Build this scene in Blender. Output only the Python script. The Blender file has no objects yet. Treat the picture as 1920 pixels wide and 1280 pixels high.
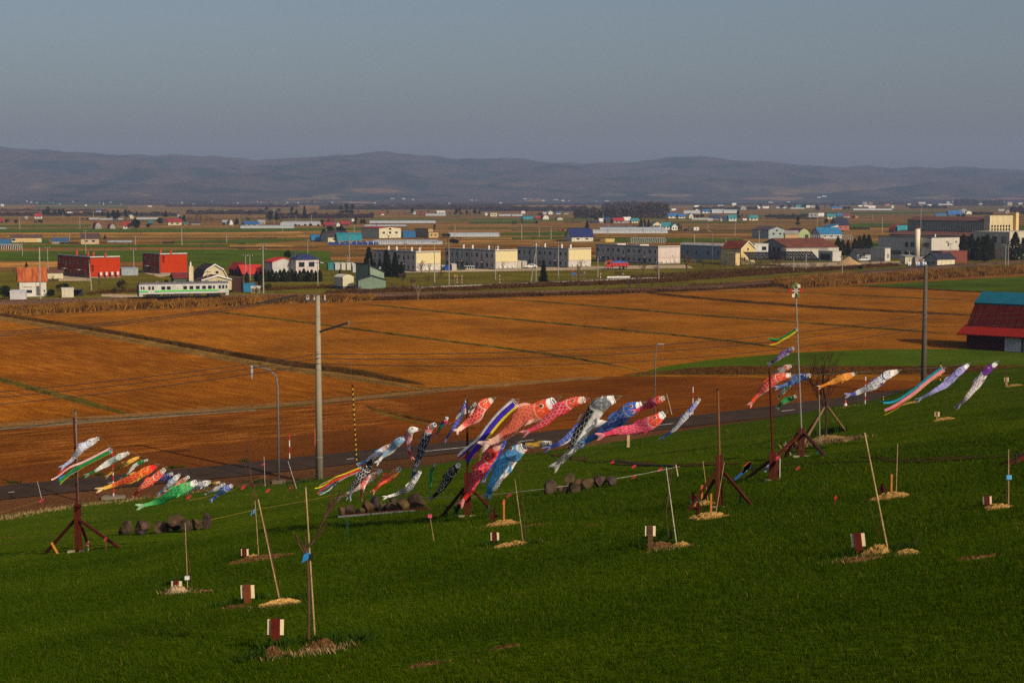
import bpy, math, random
import numpy as np
from mathutils import Vector, Matrix, noise
rnd = random.Random(7)
nrs = np.random.RandomState(11)
sc = bpy.context.scene
COL = sc.collection
R = math.radians

# ---------------------------------------------------------------- camera
F = 3200.0                      # focal length in pixels of the 1920 px wide photograph
CAMZ = 25.0
PITCH = math.atan(272.0 / F)
cd = bpy.data.cameras.new('camera')
cam = bpy.data.objects.new('camera', cd)
COL.objects.link(cam)
cam.location = (0, 0, CAMZ)
cam.rotation_euler = (math.pi / 2 - PITCH, 0, 0)
cd.sensor_width = 36.0
cd.lens = 36.0 * F / 1920.0
cd.clip_start = 0.1
cd.clip_end = 40000
sc.camera = cam

# ---------------------------------------------------------------- sky and sun
SUN_EL = R(27.5)
SUN_DIR = Vector((0.66, -0.75, 0)).normalized()      # horizontal direction towards the sun
world = bpy.data.worlds.new('World')
sc.world = world
world.use_nodes = True
wn = world.node_tree
wn.nodes.clear()
wo = wn.nodes.new('ShaderNodeOutputWorld')
wb = wn.nodes.new('ShaderNodeBackground')
ws = wn.nodes.new('ShaderNodeTexSky')
ws.sky_type = 'NISHITA'
ws.sun_disc = False
ws.sun_elevation = SUN_EL
ws.sun_rotation = math.atan2(SUN_DIR.x, SUN_DIR.y)
ws.altitude = 100
ws.air_density = 0.9
ws.dust_density = 3.3
ws.ozone_density = 1.0
wb.inputs['Strength'].default_value = 0.092
wn.links.new(ws.outputs['Color'], wb.inputs['Color'])
wn.links.new(wb.outputs['Background'], wo.inputs['Surface'])
sd = bpy.data.lights.new('sun', 'SUN')
sd.energy = 4.2
sd.angle = R(0.55)
sd.color = (1.0, 0.84, 0.62)
sun = bpy.data.objects.new('sun', sd)
COL.objects.link(sun)
dv = Vector((SUN_DIR.x * math.cos(SUN_EL), SUN_DIR.y * math.cos(SUN_EL), math.sin(SUN_EL)))
sun.rotation_euler = dv.to_track_quat('Z', 'Y').to_euler()
sun.location = (60, -60, 120)
sc.view_settings.view_transform = 'Standard'
sc.view_settings.look = 'None'
sc.view_settings.exposure = -0.2
sc.view_settings.gamma = 1.0
sc.view_settings.use_curve_mapping = False
sc.cycles.max_bounces = 5
sc.cycles.diffuse_bounces = 2
sc.cycles.glossy_bounces = 2
sc.cycles.transmission_bounces = 3
sc.cycles.volume_bounces = 0
sc.cycles.transparent_max_bounces = 6
sc.cycles.use_denoising = False
sc.cycles.pixel_filter_type = 'BLACKMAN_HARRIS'

# ---------------------------------------------------------------- picture to place
CP, SP = math.cos(PITCH), math.sin(PITCH)
def ray(px, py):
    a, b = px - 960.0, 640.0 - py
    return Vector((a, F * CP + b * SP, -F * SP + b * CP))
def plain(px, py, z=0.0):
    d = ray(px, py)
    return Vector((0, 0, CAMZ)) + d * ((z - CAMZ) / d.z)
def at(px, py, Y):
    d = ray(px, py)
    return Vector((0, 0, CAMZ)) + d * (Y / d.y)
def ppm(Y):                      # pixels per metre at depth Y
    return F / Y

# ---------------------------------------------------------------- materials
MATS = {}
def nodes_of(name):
    m = bpy.data.materials.new(name)
    m.use_nodes = True
    nt = m.node_tree
    nt.nodes.clear()
    out = nt.nodes.new('ShaderNodeOutputMaterial')
    return m, nt, out
def N(nt, t, **kw):
    n = nt.nodes.new(t)
    for k, v in kw.items():
        if k in n.inputs.keys():
            n.inputs[k].default_value = v
        else:
            setattr(n, k, v)
    return n
def ramp(nt, fac, stops):
    r = nt.nodes.new('ShaderNodeValToRGB')
    e = r.color_ramp.elements
    while len(e) < len(stops):
        e.new(0.5)
    for el, (p, c) in zip(e, stops):
        el.position = p
        el.color = (*c, 1) if len(c) == 3 else c
    nt.links.new(fac, r.inputs['Fac'])
    return r.outputs['Color']
def math_n(nt, op, a, b=None, c=None):
    n = nt.nodes.new('ShaderNodeMath')
    n.operation = op
    for i, x in enumerate((a, b, c)):
        if x is None:
            continue
        if isinstance(x, (int, float)):
            n.inputs[i].default_value = x
        else:
            nt.links.new(x, n.inputs[i])
    return n.outputs[0]
def mixc(nt, fac, a, b, mode='MIX'):
    n = nt.nodes.new('ShaderNodeMix')
    n.data_type = 'RGBA'
    n.blend_type = mode
    for sock, x in ((n.inputs[0], fac), (n.inputs[6], a), (n.inputs[7], b)):
        if isinstance(x, (int, float)):
            sock.default_value = x
        elif isinstance(x, tuple):
            sock.default_value = (*x, 1) if len(x) == 3 else x
        else:
            nt.links.new(x, sock)
    return n.outputs[2]
def mat(col, rough=0.75, var=0.18, scale=1.5, metal=0.0, streak=0.0, spec=0.08, ribs=0.0):
    """painted / weathered plain surface: noise tint, optional rain streaks, optional sheet ribs"""
    key = (tuple(round(c, 3) for c in col), rough, var, scale, metal, streak, spec, ribs)
    if key in MATS:
        return MATS[key]
    m, nt, out = nodes_of('surface')
    bs = N(nt, 'ShaderNodeBsdfPrincipled', Roughness=rough, Metallic=metal)
    bs.inputs['Specular IOR Level'].default_value = spec
    tc = N(nt, 'ShaderNodeTexCoord')
    n1 = N(nt, 'ShaderNodeTexNoise', Scale=scale, Detail=5.0)
    nt.links.new(tc.outputs['Object'], n1.inputs['Vector'])
    lo = tuple(c * (1 - var) for c in col)
    hi = tuple(min(1, c * (1 + var)) for c in col)
    c = ramp(nt, n1.outputs['Fac'], [(0.3, lo), (0.7, hi)])
    if streak:
        mp = N(nt, 'ShaderNodeMapping')
        mp.inputs['Scale'].default_value = (2.2, 2.2, 0.12)
        nt.links.new(tc.outputs['Object'], mp.inputs['Vector'])
        n2 = N(nt, 'ShaderNodeTexNoise', Scale=1.0, Detail=4.0)
        nt.links.new(mp.outputs['Vector'], n2.inputs['Vector'])
        f = ramp(nt, n2.outputs['Fac'], [(0.45, (0, 0, 0)), (0.75, (streak,) * 3)])
        c = mixc(nt, f, c, (0.09, 0.065, 0.045))
    nt.links.new(c, bs.inputs['Base Color'])
    if ribs:
        wv = N(nt, 'ShaderNodeTexWave', Scale=1.0 / ribs)
        wv.wave_type = 'BANDS'
        wv.bands_direction = 'DIAGONAL'
        mp = N(nt, 'ShaderNodeMapping')
        mp.inputs['Scale'].default_value = (1.0, 1.0, 0.0)
        nt.links.new(tc.outputs['Object'], mp.inputs['Vector'])
        nt.links.new(mp.outputs['Vector'], wv.inputs['Vector'])
        bp = N(nt, 'ShaderNodeBump', Strength=0.5, Distance=0.05)
        nt.links.new(wv.outputs['Fac'], bp.inputs['Height'])
        nt.links.new(bp.outputs['Normal'], bs.inputs['Normal'])
    nt.links.new(bs.outputs['BSDF'], out.inputs['Surface'])
    MATS[key] = m
    return m
def glass():
    if 'glass' in MATS:
        return MATS['glass']
    m, nt, out = nodes_of('window_glass')
    bs = N(nt, 'ShaderNodeBsdfPrincipled', Roughness=0.08)
    bs.inputs['Base Color'].default_value = (0.018, 0.022, 0.028, 1)
    bs.inputs['Specular IOR Level'].default_value = 0.6
    nt.links.new(bs.outputs['BSDF'], out.inputs['Surface'])
    MATS['glass'] = m
    return m
def rusty(base=(0.32, 0.085, 0.035)):
    key = ('rust', base)
    if key in MATS:
        return MATS[key]
    m, nt, out = nodes_of('rusty_sheet')
    bs = N(nt, 'ShaderNodeBsdfPrincipled', Roughness=0.8)
    bs.inputs['Specular IOR Level'].default_value = 0.1
    tc = N(nt, 'ShaderNodeTexCoord')
    mp = N(nt, 'ShaderNodeMapping')
    mp.inputs['Scale'].default_value = (2.0, 0.25, 0.25)
    nt.links.new(tc.outputs['Object'], mp.inputs['Vector'])
    n1 = N(nt, 'ShaderNodeTexNoise', Scale=0.9, Detail=6.0)
    nt.links.new(mp.outputs['Vector'], n1.inputs['Vector'])
    c = ramp(nt, n1.outputs['Fac'], [(0.3, tuple(x * 0.5 for x in base)), (0.5, base), (0.72, (base[0] * 1.3, base[1] * 1.7, base[2] * 1.6))])
    nt.links.new(c, bs.inputs['Base Color'])
    nt.links.new(bs.outputs['BSDF'], out.inputs['Surface'])
    MATS[key] = m
    return m
def leafmat(lo, hi, trans=0.25):
    key = ('leaf', lo, hi, trans)
    if key in MATS:
        return MATS[key]
    m, nt, out = nodes_of('foliage')
    tc = N(nt, 'ShaderNodeTexCoord')
    geo = N(nt, 'ShaderNodeNewGeometry')
    n1 = N(nt, 'ShaderNodeTexNoise', Scale=2.0, Detail=2.0)
    nt.links.new(geo.outputs['Position'], n1.inputs['Vector'])
    f = math_n(nt, 'ADD', math_n(nt, 'MULTIPLY', n1.outputs['Fac'], 0.6), math_n(nt, 'MULTIPLY', geo.outputs['Random Per Island'], 0.5))
    n0 = N(nt, 'ShaderNodeTexNoise', Scale=0.16, Detail=3.0)
    nt.links.new(geo.outputs['Position'], n0.inputs['Vector'])
    f = math_n(nt, 'ADD', f, math_n(nt, 'MULTIPLY', math_n(nt, 'SUBTRACT', n0.outputs['Fac'], 0.5), 0.9))
    c = ramp(nt, f, [(0.25, lo), (0.85, hi)])
    d = N(nt, 'ShaderNodeBsdfDiffuse', Roughness=0.9)
    t = N(nt, 'ShaderNodeBsdfTranslucent')
    mx = N(nt, 'ShaderNodeMixShader')
    mx.inputs[0].default_value = trans
    nt.links.new(c, d.inputs['Color'])
    nt.links.new(c, t.inputs['Color'])
    nt.links.new(d.outputs[0], mx.inputs[1])
    nt.links.new(t.outputs[0], mx.inputs[2])
    nt.links.new(mx.outputs[0], out.inputs['Surface'])
    MATS[key] = m
    return m

# ---------------------------------------------------------------- mesh builder and objects
class MB:
    def __init__(s):
        s.v, s.f, s.uv = [], [], None
    def quad(s, a, b, c, d):
        i = len(s.v)
        s.v += [a, b, c, d]
        s.f.append((i, i + 1, i + 2, i + 3))
    def tri(s, a, b, c):
        i = len(s.v)
        s.v += [a, b, c]
        s.f.append((i, i + 1, i + 2))
    def box(s, x0, y0, z0, x1, y1, z1):
        i = len(s.v)
        s.v += [(x0, y0, z0), (x1, y0, z0), (x1, y1, z0), (x0, y1, z0), (x0, y0, z1), (x1, y0, z1), (x1, y1, z1), (x0, y1, z1)]
        s.f += [tuple(i + k for k in q) for q in ((3, 2, 1, 0), (4, 5, 6, 7), (0, 1, 5, 4), (1, 2, 6, 5), (2, 3, 7, 6), (3, 0, 4, 7))]
        return s
    def beam(s, a, b, w, d=None, up=(0, 0, 1)):
        """square bar from a to b"""
        a, b = Vector(a), Vector(b)
        d = d or w
        t = (b - a).normalized()
        u = Vector(up)
        if abs(t.dot(u)) > 0.98:
            u = Vector((0, 1, 0))
        x = t.cross(u).normalized() * (w / 2)
        y = x.cross(t).normalized() * (d / 2)
        i = len(s.v)
        for p in (a, b):
            for q in (-x - y, x - y, x + y, -x + y):
                s.v.append(tuple(p + q))
        s.f += [tuple(i + k for k in q) for q in ((3, 2, 1, 0), (4, 5, 6, 7), (0, 1, 5, 4), (1, 2, 6, 5), (2, 3, 7, 6), (3, 0, 4, 7))]
        return s
    def tube(s, pts, r, n=6, cap=True):
        pts = [Vector(p) for p in pts]
        rs = r if isinstance(r, (list, tuple)) else [r] * len(pts)
        i0 = len(s.v)
        px = None
        for k, p in enumerate(pts):
            t = (pts[min(k + 1, len(pts) - 1)] - pts[max(k - 1, 0)])
            t = t.normalized() if t.length > 1e-9 else Vector((0, 0, 1))
            if px is None:
                u = Vector((0, 0, 1)) if abs(t.z) < 0.9 else Vector((1, 0, 0))
                px = t.cross(u).normalized()
            px = (px - t * px.dot(t)).normalized()
            py = t.cross(px)
            for j in range(n):
                a = 2 * math.pi * j / n
                s.v.append(tuple(p + (px * math.cos(a) + py * math.sin(a)) * rs[k]))
        for k in range(len(pts) - 1):
            for j in range(n):
                a, b = i0 + k * n + j, i0 + k * n + (j + 1) % n
                s.f.append((a, b, b + n, a + n))
        if cap:
            s.f.append(tuple(i0 + j for j in reversed(range(n))))
            e = i0 + (len(pts) - 1) * n
            s.f.append(tuple(e + j for j in range(n)))
        return s
    def prism(s, poly, axis, t0, t1):
        """extrude a closed 2-D outline (a, z) along x or y from t0 to t1"""
        n = len(poly)
        i = len(s.v)
        for t in (t0, t1):
            for a, z in poly:
                s.v.append((t, a, z) if axis == 'x' else (a, t, z))
        s.f.append(tuple(i + k for k in range(n)))
        s.f.append(tuple(i + n + k for k in reversed(range(n))))
        for k in range(n):
            j = (k + 1) % n
            s.f.append((i + j, i + k, i + n + k, i + n + j))
        return s
    def mesh(s, name, smooth=False):
        me = bpy.data.meshes.new(name)
        me.from_pydata([tuple(p) for p in s.v], [], s.f)
        if s.uv is not None:
            uvl = me.uv_layers.new(name='UVMap')
            co = np.array(s.uv, dtype=np.float32)
            li = np.zeros(len(me.loops), dtype=np.int32)
            me.loops.foreach_get('vertex_index', li)
            uvl.data.foreach_set('uv', co[li].ravel())
        if smooth:
            me.polygons.foreach_set('use_smooth', np.ones(len(me.polygons), dtype=bool))
        me.update()
        return me
def obj(name, me, m=None, parent=None, loc=None, rotz=0.0, smooth=False):
    if isinstance(me, MB):
        me = me.mesh(name, smooth)
    o = bpy.data.objects.new(name, me)
    COL.objects.link(o)
    if m is not None and not me.materials:
        me.materials.append(m)
    if parent is not None:
        o.parent = parent
    if loc is not None:
        o.location = loc
    o.rotation_euler = (0, 0, rotz)
    return o
def tag(o, label, cat, group=None):
    o['label'] = label
    o['category'] = cat
    if group:
        o['group'] = group
    return o
def thing(name, label, cat, loc=(0, 0, 0), rotz=0.0, group=None):
    o = bpy.data.objects.new(name, None)
    o.empty_display_size = 0.2
    COL.objects.link(o)
    o.location = loc
    o.rotation_euler = (0, 0, rotz)
    return tag(o, label, cat, group)
def kind(o, k):
    o['kind'] = k
    return o
def npmesh(name, verts, faces, smooth=False):
    """fast triangle mesh from arrays"""
    me = bpy.data.meshes.new(name)
    nv, nf = len(verts), len(faces)
    me.vertices.add(nv)
    me.vertices.foreach_set('co', np.asarray(verts, dtype=np.float32).ravel())
    k = faces.shape[1]
    me.loops.add(nf * k)
    me.loops.foreach_set('vertex_index', np.asarray(faces, dtype=np.int32).ravel())
    me.polygons.add(nf)
    me.polygons.foreach_set('loop_start', np.arange(0, nf * k, k, dtype=np.int32))
    if smooth:
        me.polygons.foreach_set('use_smooth', np.ones(nf, dtype=bool))
    me.update(calc_edges=True)
    me.validate()
    return me

# labels built from what stands near: duplicates are told apart at the end, from left to right
AUTO = []
ORD = ['leftmost', 'second from left', 'third from left', 'fourth from left', 'fifth from left', 'sixth from left', 'seventh from left',
       'eighth from left', 'ninth from left', 'tenth from left', 'eleventh from left', 'twelfth from left', 'thirteenth from left',
       'fourteenth from left', 'fifteenth from left', 'sixteenth from left', 'seventeenth from left', 'eighteenth from left', 'nineteenth from left', 'twentieth from left']
MARKS = [(40, 'the rust roofed white house'), (165, 'the long orange flats'), (300, 'the short orange flats'), (400, 'the gambrel house'),
         (520, 'the red roofed garage'), (590, 'the navy roofed white house'), (690, 'the pale green house'), (785, 'the leftmost white flats'),
         (900, 'the second white flats'), (1040, 'the third white flats'), (1195, 'the pinkish flats'), (1315, 'the long grey hall'),
         (1400, 'the rust roofed cream house'), (1510, 'the solar panels'), (1600, 'the sand pile'), (1720, 'the white institution'), (1850, 'the gymnasium')]
def near_mark(px):
    return min(MARKS, key=lambda m: abs(m[0] - px))[1]
def auto(o, px, py, text):
    mk = near_mark(px)
    rel = 'far above ' if py < 400 else ('well behind ' if py < 426 else ('behind ' if py < 470 else 'near '))
    o['label'] = text + ', ' + rel + mk
    AUTO.append((o, px))
    return o
def finish_labels():
    by = {}
    for o, px in AUTO:
        by.setdefault(o['label'], []).append((px, o))
    for lab, lst in by.items():
        if len(lst) > 1:
            lst.sort(key=lambda t: t[0])
            for k, (px, o) in enumerate(lst):
                o['label'] = lab + ', ' + ORD[min(k, len(ORD) - 1)]
    for o, px in AUTO:
        if len(o['label'].replace('-', ' ').split()) > 16:
            o['label'] = o['label'].replace(' the ', ' ')
# ================================================================ TERRAIN
# the grassy slope in the foreground: nearly a tilted plane, meeting the plain along this edge (px, py, height there)
EDGE = [(-500, 1012, 0), (0, 966, 0), (150, 944, 0), (300, 929, 0), (420, 914, 0), (520, 908, 0), (600, 899, 0), (720, 884, 0), (860, 864, 0), (1000, 850, 0.0),
        (1080, 838, 0), (1180, 826, 0), (1250, 814, 0), (1335, 801, 0), (1430, 788, 0.2), (1560, 764, 1.2), (1650, 748, 3.0), (1790, 701, 5.0), (1880, 690, 5.0), (1960, 683, 5.0), (2500, 660, 5.0)]
_eu, _ey, _ez = [], [], []
for _px, _py, _z in EDGE:
    _p = plain(_px, _py, _z)
    _eu.append(_p.x / _p.y); _ey.append(_p.y); _ez.append(_z)
_eu, _ey, _ez = map(np.array, (_eu, _ey, _ez))
def hz_np(x, y):
    x = np.asarray(x, dtype=float); y = np.asarray(y, dtype=float)
    u = np.clip(x / np.maximum(y, 8.0), -0.6, 0.6)
    ye = np.interp(u, _eu, _ey); ze = np.interp(u, _eu, _ez)
    pl = 25 - (3.27 + 0.1223 * y - 0.133 * x)
    ple = 25 - (3.27 + 0.1223 * ye - 0.133 * u * ye)
    s = np.clip((y - 45) / (ye - 45), 0, 1)
    z = pl + (ze - ple) * s * s
    z = z + 0.05 * np.sin(x * 0.55 + 1.3) * np.sin(y * 0.37) + 0.04 * np.sin(x * 0.21 + y * 0.33)
    over = np.maximum(y - ye, 0)
    return np.where(y <= ye, z, np.maximum(ze - over * 0.32 - 0.02, -1.2))
def hz(x, y):
    return float(hz_np(x, y))
def hillpt(px, py):
    """where the line of sight meets the slope (or the plain behind it)"""
    d = ray(px, py)
    g = plain(px, py).y if d.z < 0 else 400.0
    t, last = 6.0, 0.0
    while t < g:
        p = Vector((0, 0, CAMZ)) + d * (t / d.y)
        if p.z <= hz(p.x, p.y):
            lo, hi = last, t
            for _ in range(24):
                mid = (lo + hi) / 2
                q = Vector((0, 0, CAMZ)) + d * (mid / d.y)
                if q.z <= hz(q.x, q.y):
                    hi = mid
                else:
                    lo = mid
            q = Vector((0, 0, CAMZ)) + d * (hi / d.y)
            q.z = hz(q.x, q.y)
            return q
        last = t
        t += 0.5
    return plain(px, py)

def grass_mat():
    m, nt, out = nodes_of('grass_ground')
    bs = N(nt, 'ShaderNodeBsdfDiffuse', Roughness=1.0)
    geo = N(nt, 'ShaderNodeNewGeometry')
    n1 = N(nt, 'ShaderNodeTexNoise', Scale=0.22, Detail=4.0)
    n2 = N(nt, 'ShaderNodeTexNoise', Scale=6.0, Detail=6.0)
    mp = N(nt, 'ShaderNodeMapping')
    mp.inputs['Rotation'].default_value = (0, 0, R(-24))
    mp.inputs['Scale'].default_value = (0.035, 0.5, 0.3)
    n3 = N(nt, 'ShaderNodeTexNoise', Scale=1.0, Detail=6.0, Roughness=0.6)
    for n in (n1, n2):
        nt.links.new(geo.outputs['Position'], n.inputs['Vector'])
    nt.links.new(geo.outputs['Position'], mp.inputs['Vector'])
    nt.links.new(mp.outputs['Vector'], n3.inputs['Vector'])
    c = ramp(nt, n1.outputs['Fac'], [(0.3, (0.026, 0.048, 0.0015)), (0.55, (0.042, 0.066, 0.002)), (0.75, (0.058, 0.074, 0.003))])
    c2 = ramp(nt, n2.outputs['Fac'], [(0.3, (0.45, 0.45, 0.45)), (0.62, (1.2, 1.2, 1.2))])
    c = mixc(nt, 1.0, c, c2, 'MULTIPLY')
    soil = ramp(nt, n3.outputs['Fac'], [(0.60, (0, 0, 0)), (0.70, (1, 1, 1))])      # scraped earth in wheel tracks
    f = math_n(nt, 'MULTIPLY', soil, 0.7)
    c = mixc(nt, f, c, (0.055, 0.034, 0.016))
    nt.links.new(c, bs.inputs['Color'])
    bp = N(nt, 'ShaderNodeBump', Strength=0.8, Distance=0.08)
    nt.links.new(n2.outputs['Fac'], bp.inputs['Height'])
    nt.links.new(bp.outputs['Normal'], bs.inputs['Normal'])
    nt.links.new(bs.outputs[0], out.inputs['Surface'])
    return m
GRASS = grass_mat()
def fan_grid(us, ysf, zf):
    V, Fc = [], []
    nu, ny = len(us), len(ysf(us[0]))
    for u in us:
        for y in ysf(u):
            V.append((u * max(y, 8.0), y))
    V = np.array(V)
    z = zf(V[:, 0], V[:, 1])
    i = np.arange((nu - 1) * ny).reshape(nu - 1, ny)[:, :-1].ravel()
    Fc = np.stack([i, i + ny, i + ny + 1, i + 1], 1)
    return np.column_stack([V, z]), Fc
def hill_rows(u):
    ye = float(np.interp(u, _eu, _ey))
    a = np.linspace(-12, 14, 8)[:-1]
    b = 14 * (ye / 14) ** np.linspace(0, 1, 130)
    return np.concatenate([a, b, ye + np.array([0.6, 2, 6, 14, 24])])
v, f = fan_grid(np.linspace(-0.46, 0.46, 190), hill_rows, hz_np)
kind(obj('grass_slope', npmesh('grass_slope', v, f, True), GRASS), 'structure')

# blades of grass: one mass that nobody could count; their number per square metre falls with distance
def grass_blades(n, d0, d1, hgt, wid, seed):
    rs = np.random.RandomState(seed)
    y = d0 * (d1 / d0) ** rs.rand(n)
    u = rs.uniform(-0.34, 0.34, n)
    x = u * y
    ye = np.interp(u, _eu, _ey)
    patch = np.sin(x * 0.7 + 2 * np.sin(y * 0.31)) * np.sin(y * 0.53 + 1.7 * np.sin(x * 0.23))
    keep = (y < ye - 0.3) & (rs.rand(n) < 0.75 + 0.25 * patch)
    for mx, my, mr in BARE:
        keep &= ((x - mx) ** 2 + ((y - my) * 1.2) ** 2) > (mr * rs.uniform(0.75, 1.15, n)) ** 2
    x, y = x[keep], y[keep]
    n = len(x)
    z = hz_np(x, y)
    sc_ = (y / d0) ** 0.55
    h = hgt * sc_ * rs.uniform(0.5, 1.3, n)
    w = wid * sc_ * rs.uniform(0.7, 1.3, n)
    a = rs.uniform(0, 2 * np.pi, n)
    dx, dy = np.cos(a) * w, np.sin(a) * w
    lx, ly = rs.normal(-0.25, 0.45, n) * h, rs.normal(0, 0.4, n) * h
    V = np.empty((n, 3, 3))
    V[:, 0] = np.stack([x - dx, y - dy, z - 0.02], 1)
    V[:, 1] = np.stack([x + dx, y + dy, z - 0.02], 1)
    V[:, 2] = np.stack([x + lx, y + ly, z + h], 1)
    return V.reshape(-1, 3)
BARE = []

# ---------------------------------------------------------------- far hills
SKYLINE = [(-700, 268), (-300, 270), (0, 275), (100, 281), (220, 291), (400, 292), (480, 300), (600, 294), (700, 289), (800, 293), (860, 297), (960, 300), (1080, 304),
           (1180, 307), (1250, 298), (1310, 293), (1360, 300), (1450, 308), (1560, 312), (1680, 318), (1800, 313), (1880, 316), (1920, 321), (2200, 318), (2600, 325)]
_sx = np.array([p[0] for p in SKYLINE], float); _sy = np.array([p[1] for p in SKYLINE], float)
def fbm(x, y, oct=4):
    out = np.zeros_like(x)
    a, fx = 1.0, 1.0
    for k in range(oct):
        out += a * np.sin(x * fx + 1.7 * np.sin(y * fx * 0.9 + k) + k * 2.1) * np.sin(y * fx * 1.13 + 1.3 * np.sin(x * fx * 0.8 + 2 * k) + k)
        a *= 0.5; fx *= 2.03
    return out
def hills_z(x, y):
    px = 960 + F * x / y
    top = CAMZ + (368 - np.interp(px, _sx, _sy)) / F * 9300.0
    foot = 5700 + 450 * np.sin(x / 1300.0 + 0.7) + 250 * np.sin(x / 520.0)
    t = np.clip((y - foot) / (9300 - foot), 0, 1.15)
    base = top * np.where(t < 1, (t ** 1.15), 1 - (t - 1) * 1.2)
    rid = fbm(x / 330.0, y / 420.0, 5)
    z = base * (1 + 0.0 * rid) + 34 * rid * np.clip(t * 2.2, 0, 1) * np.clip((1.02 - t) * 3, 0.12, 1)
    z += 5.0 * fbm(x / 75.0, y / 90.0, 3) * np.clip(t * 3, 0, 1) + 9.0 * fbm(x / 210.0 + 3, y / 260.0, 3) * np.clip(t * 2, 0, 1)
    return np.maximum(z, -2 + 0 * z)
def hills_mat():
    m, nt, out = nodes_of('wooded_hills')
    bs = N(nt, 'ShaderNodeBsdfDiffuse', Roughness=1.0)
    geo = N(nt, 'ShaderNodeNewGeometry')
    mp = N(nt, 'ShaderNodeMapping')
    mp.inputs['Scale'].default_value = (1.0, 0.8, 1.6)
    nt.links.new(geo.outputs['Position'], mp.inputs['Vector'])
    n1 = N(nt, 'ShaderNodeTexNoise', Scale=0.0042, Detail=5.0, Roughness=0.55)
    n2 = N(nt, 'ShaderNodeTexNoise', Scale=0.03, Detail=4.0, Roughness=0.6)
    n3 = N(nt, 'ShaderNodeTexNoise', Scale=0.0021, Detail=3.0)
    for n in (n1, n2, n3):
        nt.links.new(mp.outputs['Vector'], n.inputs['Vector'])
    c = ramp(nt, n1.outputs['Fac'], [(0.42, (0.006, 0.016, 0.012)), (0.47, (0.026, 0.027, 0.020)), (0.56, (0.052, 0.036, 0.028)), (0.68, (0.036, 0.036, 0.028))])
    dk = ramp(nt, n2.outputs['Fac'], [(0.3, (0.6, 0.6, 0.6)), (0.7, (1.25, 1.25, 1.25))])
    c = mixc(nt, 1.0, c, dk, 'MULTIPLY')
    # open fields low on the slopes
    sep = N(nt, 'ShaderNodeSeparateXYZ')
    nt.links.new(geo.outputs['Position'], sep.inputs[0])
    low = N(nt, 'ShaderNodeMapRange')
    low.inputs[1].default_value = 95.0; low.inputs[2].default_value = 25.0
    nt.links.new(sep.outputs['Z'], low.inputs[0])
    fld = ramp(nt, n3.outputs['Fac'], [(0.58, (0, 0, 0)), (0.60, (1, 1, 1))])
    f = math_n(nt, 'MULTIPLY', low.outputs[0], fld)
    fc = ramp(nt, n1.outputs['Fac'], [(0.47, (0.22, 0.11, 0.04)), (0.53, (0.06, 0.075, 0.03)), (0.6, (0.17, 0.09, 0.035))])
    c = mixc(nt, f, c, fc)
    nt.links.new(c, bs.inputs['Color'])
    bp = N(nt, 'ShaderNodeBump', Strength=1.0, Distance=14.0)
    nt.links.new(n2.outputs['Fac'], bp.inputs['Height'])
    nt.links.new(bp.outputs['Normal'], bs.inputs['Normal'])
    nt.links.new(bs.outputs[0], out.inputs['Surface'])
    return m
def farpt(px, py):
    """where a line of sight low over the plain meets the foot of the hills (or the plain)"""
    d = ray(px, py)
    for Y in range(4900, 9000, 15):
        p = Vector((0, 0, CAMZ)) + d * (Y / d.y)
        z = float(hills_z(np.array([p.x]), np.array([p.y]))[0])
        if p.z <= max(z, 0):
            p.z = max(z, 0) - 0.3
            return p
    return plain(px, py)
v, f = fan_grid(np.linspace(-0.42, 0.42, 420), lambda u: np.linspace(4900, 10500, 110), hills_z)
kind(obj('hills', npmesh('hills', v, f, True), hills_mat()), 'structure')

# ---------------------------------------------------------------- the plain
def plain_mat():
    m, nt, out = nodes_of('farmland')
    bs = N(nt, 'ShaderNodeBsdfDiffuse', Roughness=1.0)
    geo = N(nt, 'ShaderNodeNewGeometry')
    mp = N(nt, 'ShaderNodeMapping')
    mp.inputs['Rotation'].default_value = (0, 0, R(-9))
    nt.links.new(geo.outputs['Position'], mp.inputs['Vector'])
    br = N(nt, 'ShaderNodeTexBrick', Scale=0.01)
    br.inputs['Brick Width'].default_value = 2.6
    br.inputs['Row Height'].default_value = 0.42
    br.inputs['Mortar Size'].default_value = 0.02
    br.inputs['Mortar Smooth'].default_value = 0.1
    br.inputs['Color1'].default_value = (0, 0, 0, 1)
    br.inputs['Color2'].default_value = (1, 1, 1, 1)
    br.inputs['Mortar'].default_value = (0.47, 0.47, 0.47, 1)
    nt.links.new(mp.outputs['Vector'], br.inputs['Vector'])
    n1 = N(nt, 'ShaderNodeTexNoise', Scale=0.05, Detail=5.0)
    nt.links.new(geo.outputs['Position'], n1.inputs['Vector'])
    n2 = N(nt, 'ShaderNodeTexNoise', Scale=1.2, Detail=6.0)
    nt.links.new(geo.outputs['Position'], n2.inputs['Vector'])
    c = ramp(nt, br.outputs['Color'], [(0.0, (0.15, 0.07, 0.015)), (0.3, (0.19, 0.09, 0.022)), (0.47, (0.07, 0.045, 0.012)), (0.55, (0.12, 0.065, 0.015)), (0.72, (0.21, 0.115, 0.035)), (0.86, (0.05, 0.07, 0.008)), (0.97, (0.06, 0.075, 0.01))])
    c = mixc(nt, 1.0, c, ramp(nt, n1.outputs['Fac'], [(0.3, (0.7, 0.7, 0.7)), (0.7, (1.2, 1.2, 1.15))]), 'MULTIPLY')
    c = mixc(nt, 1.0, c, ramp(nt, n2.outputs['Fac'], [(0.3, (0.75, 0.75, 0.75)), (0.7, (1.15, 1.15, 1.15))]), 'MULTIPLY')
    nt.links.new(c, bs.inputs['Color'])
    nt.links.new(bs.outputs[0], out.inputs['Surface'])
    return m
mb = MB()
mb.quad((-6500, 60, 0), (6500, 60, 0), (6500, 12000, 0), (-6500, 12000, 0))
kind(obj('ground', mb, plain_mat()), 'structure')

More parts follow.
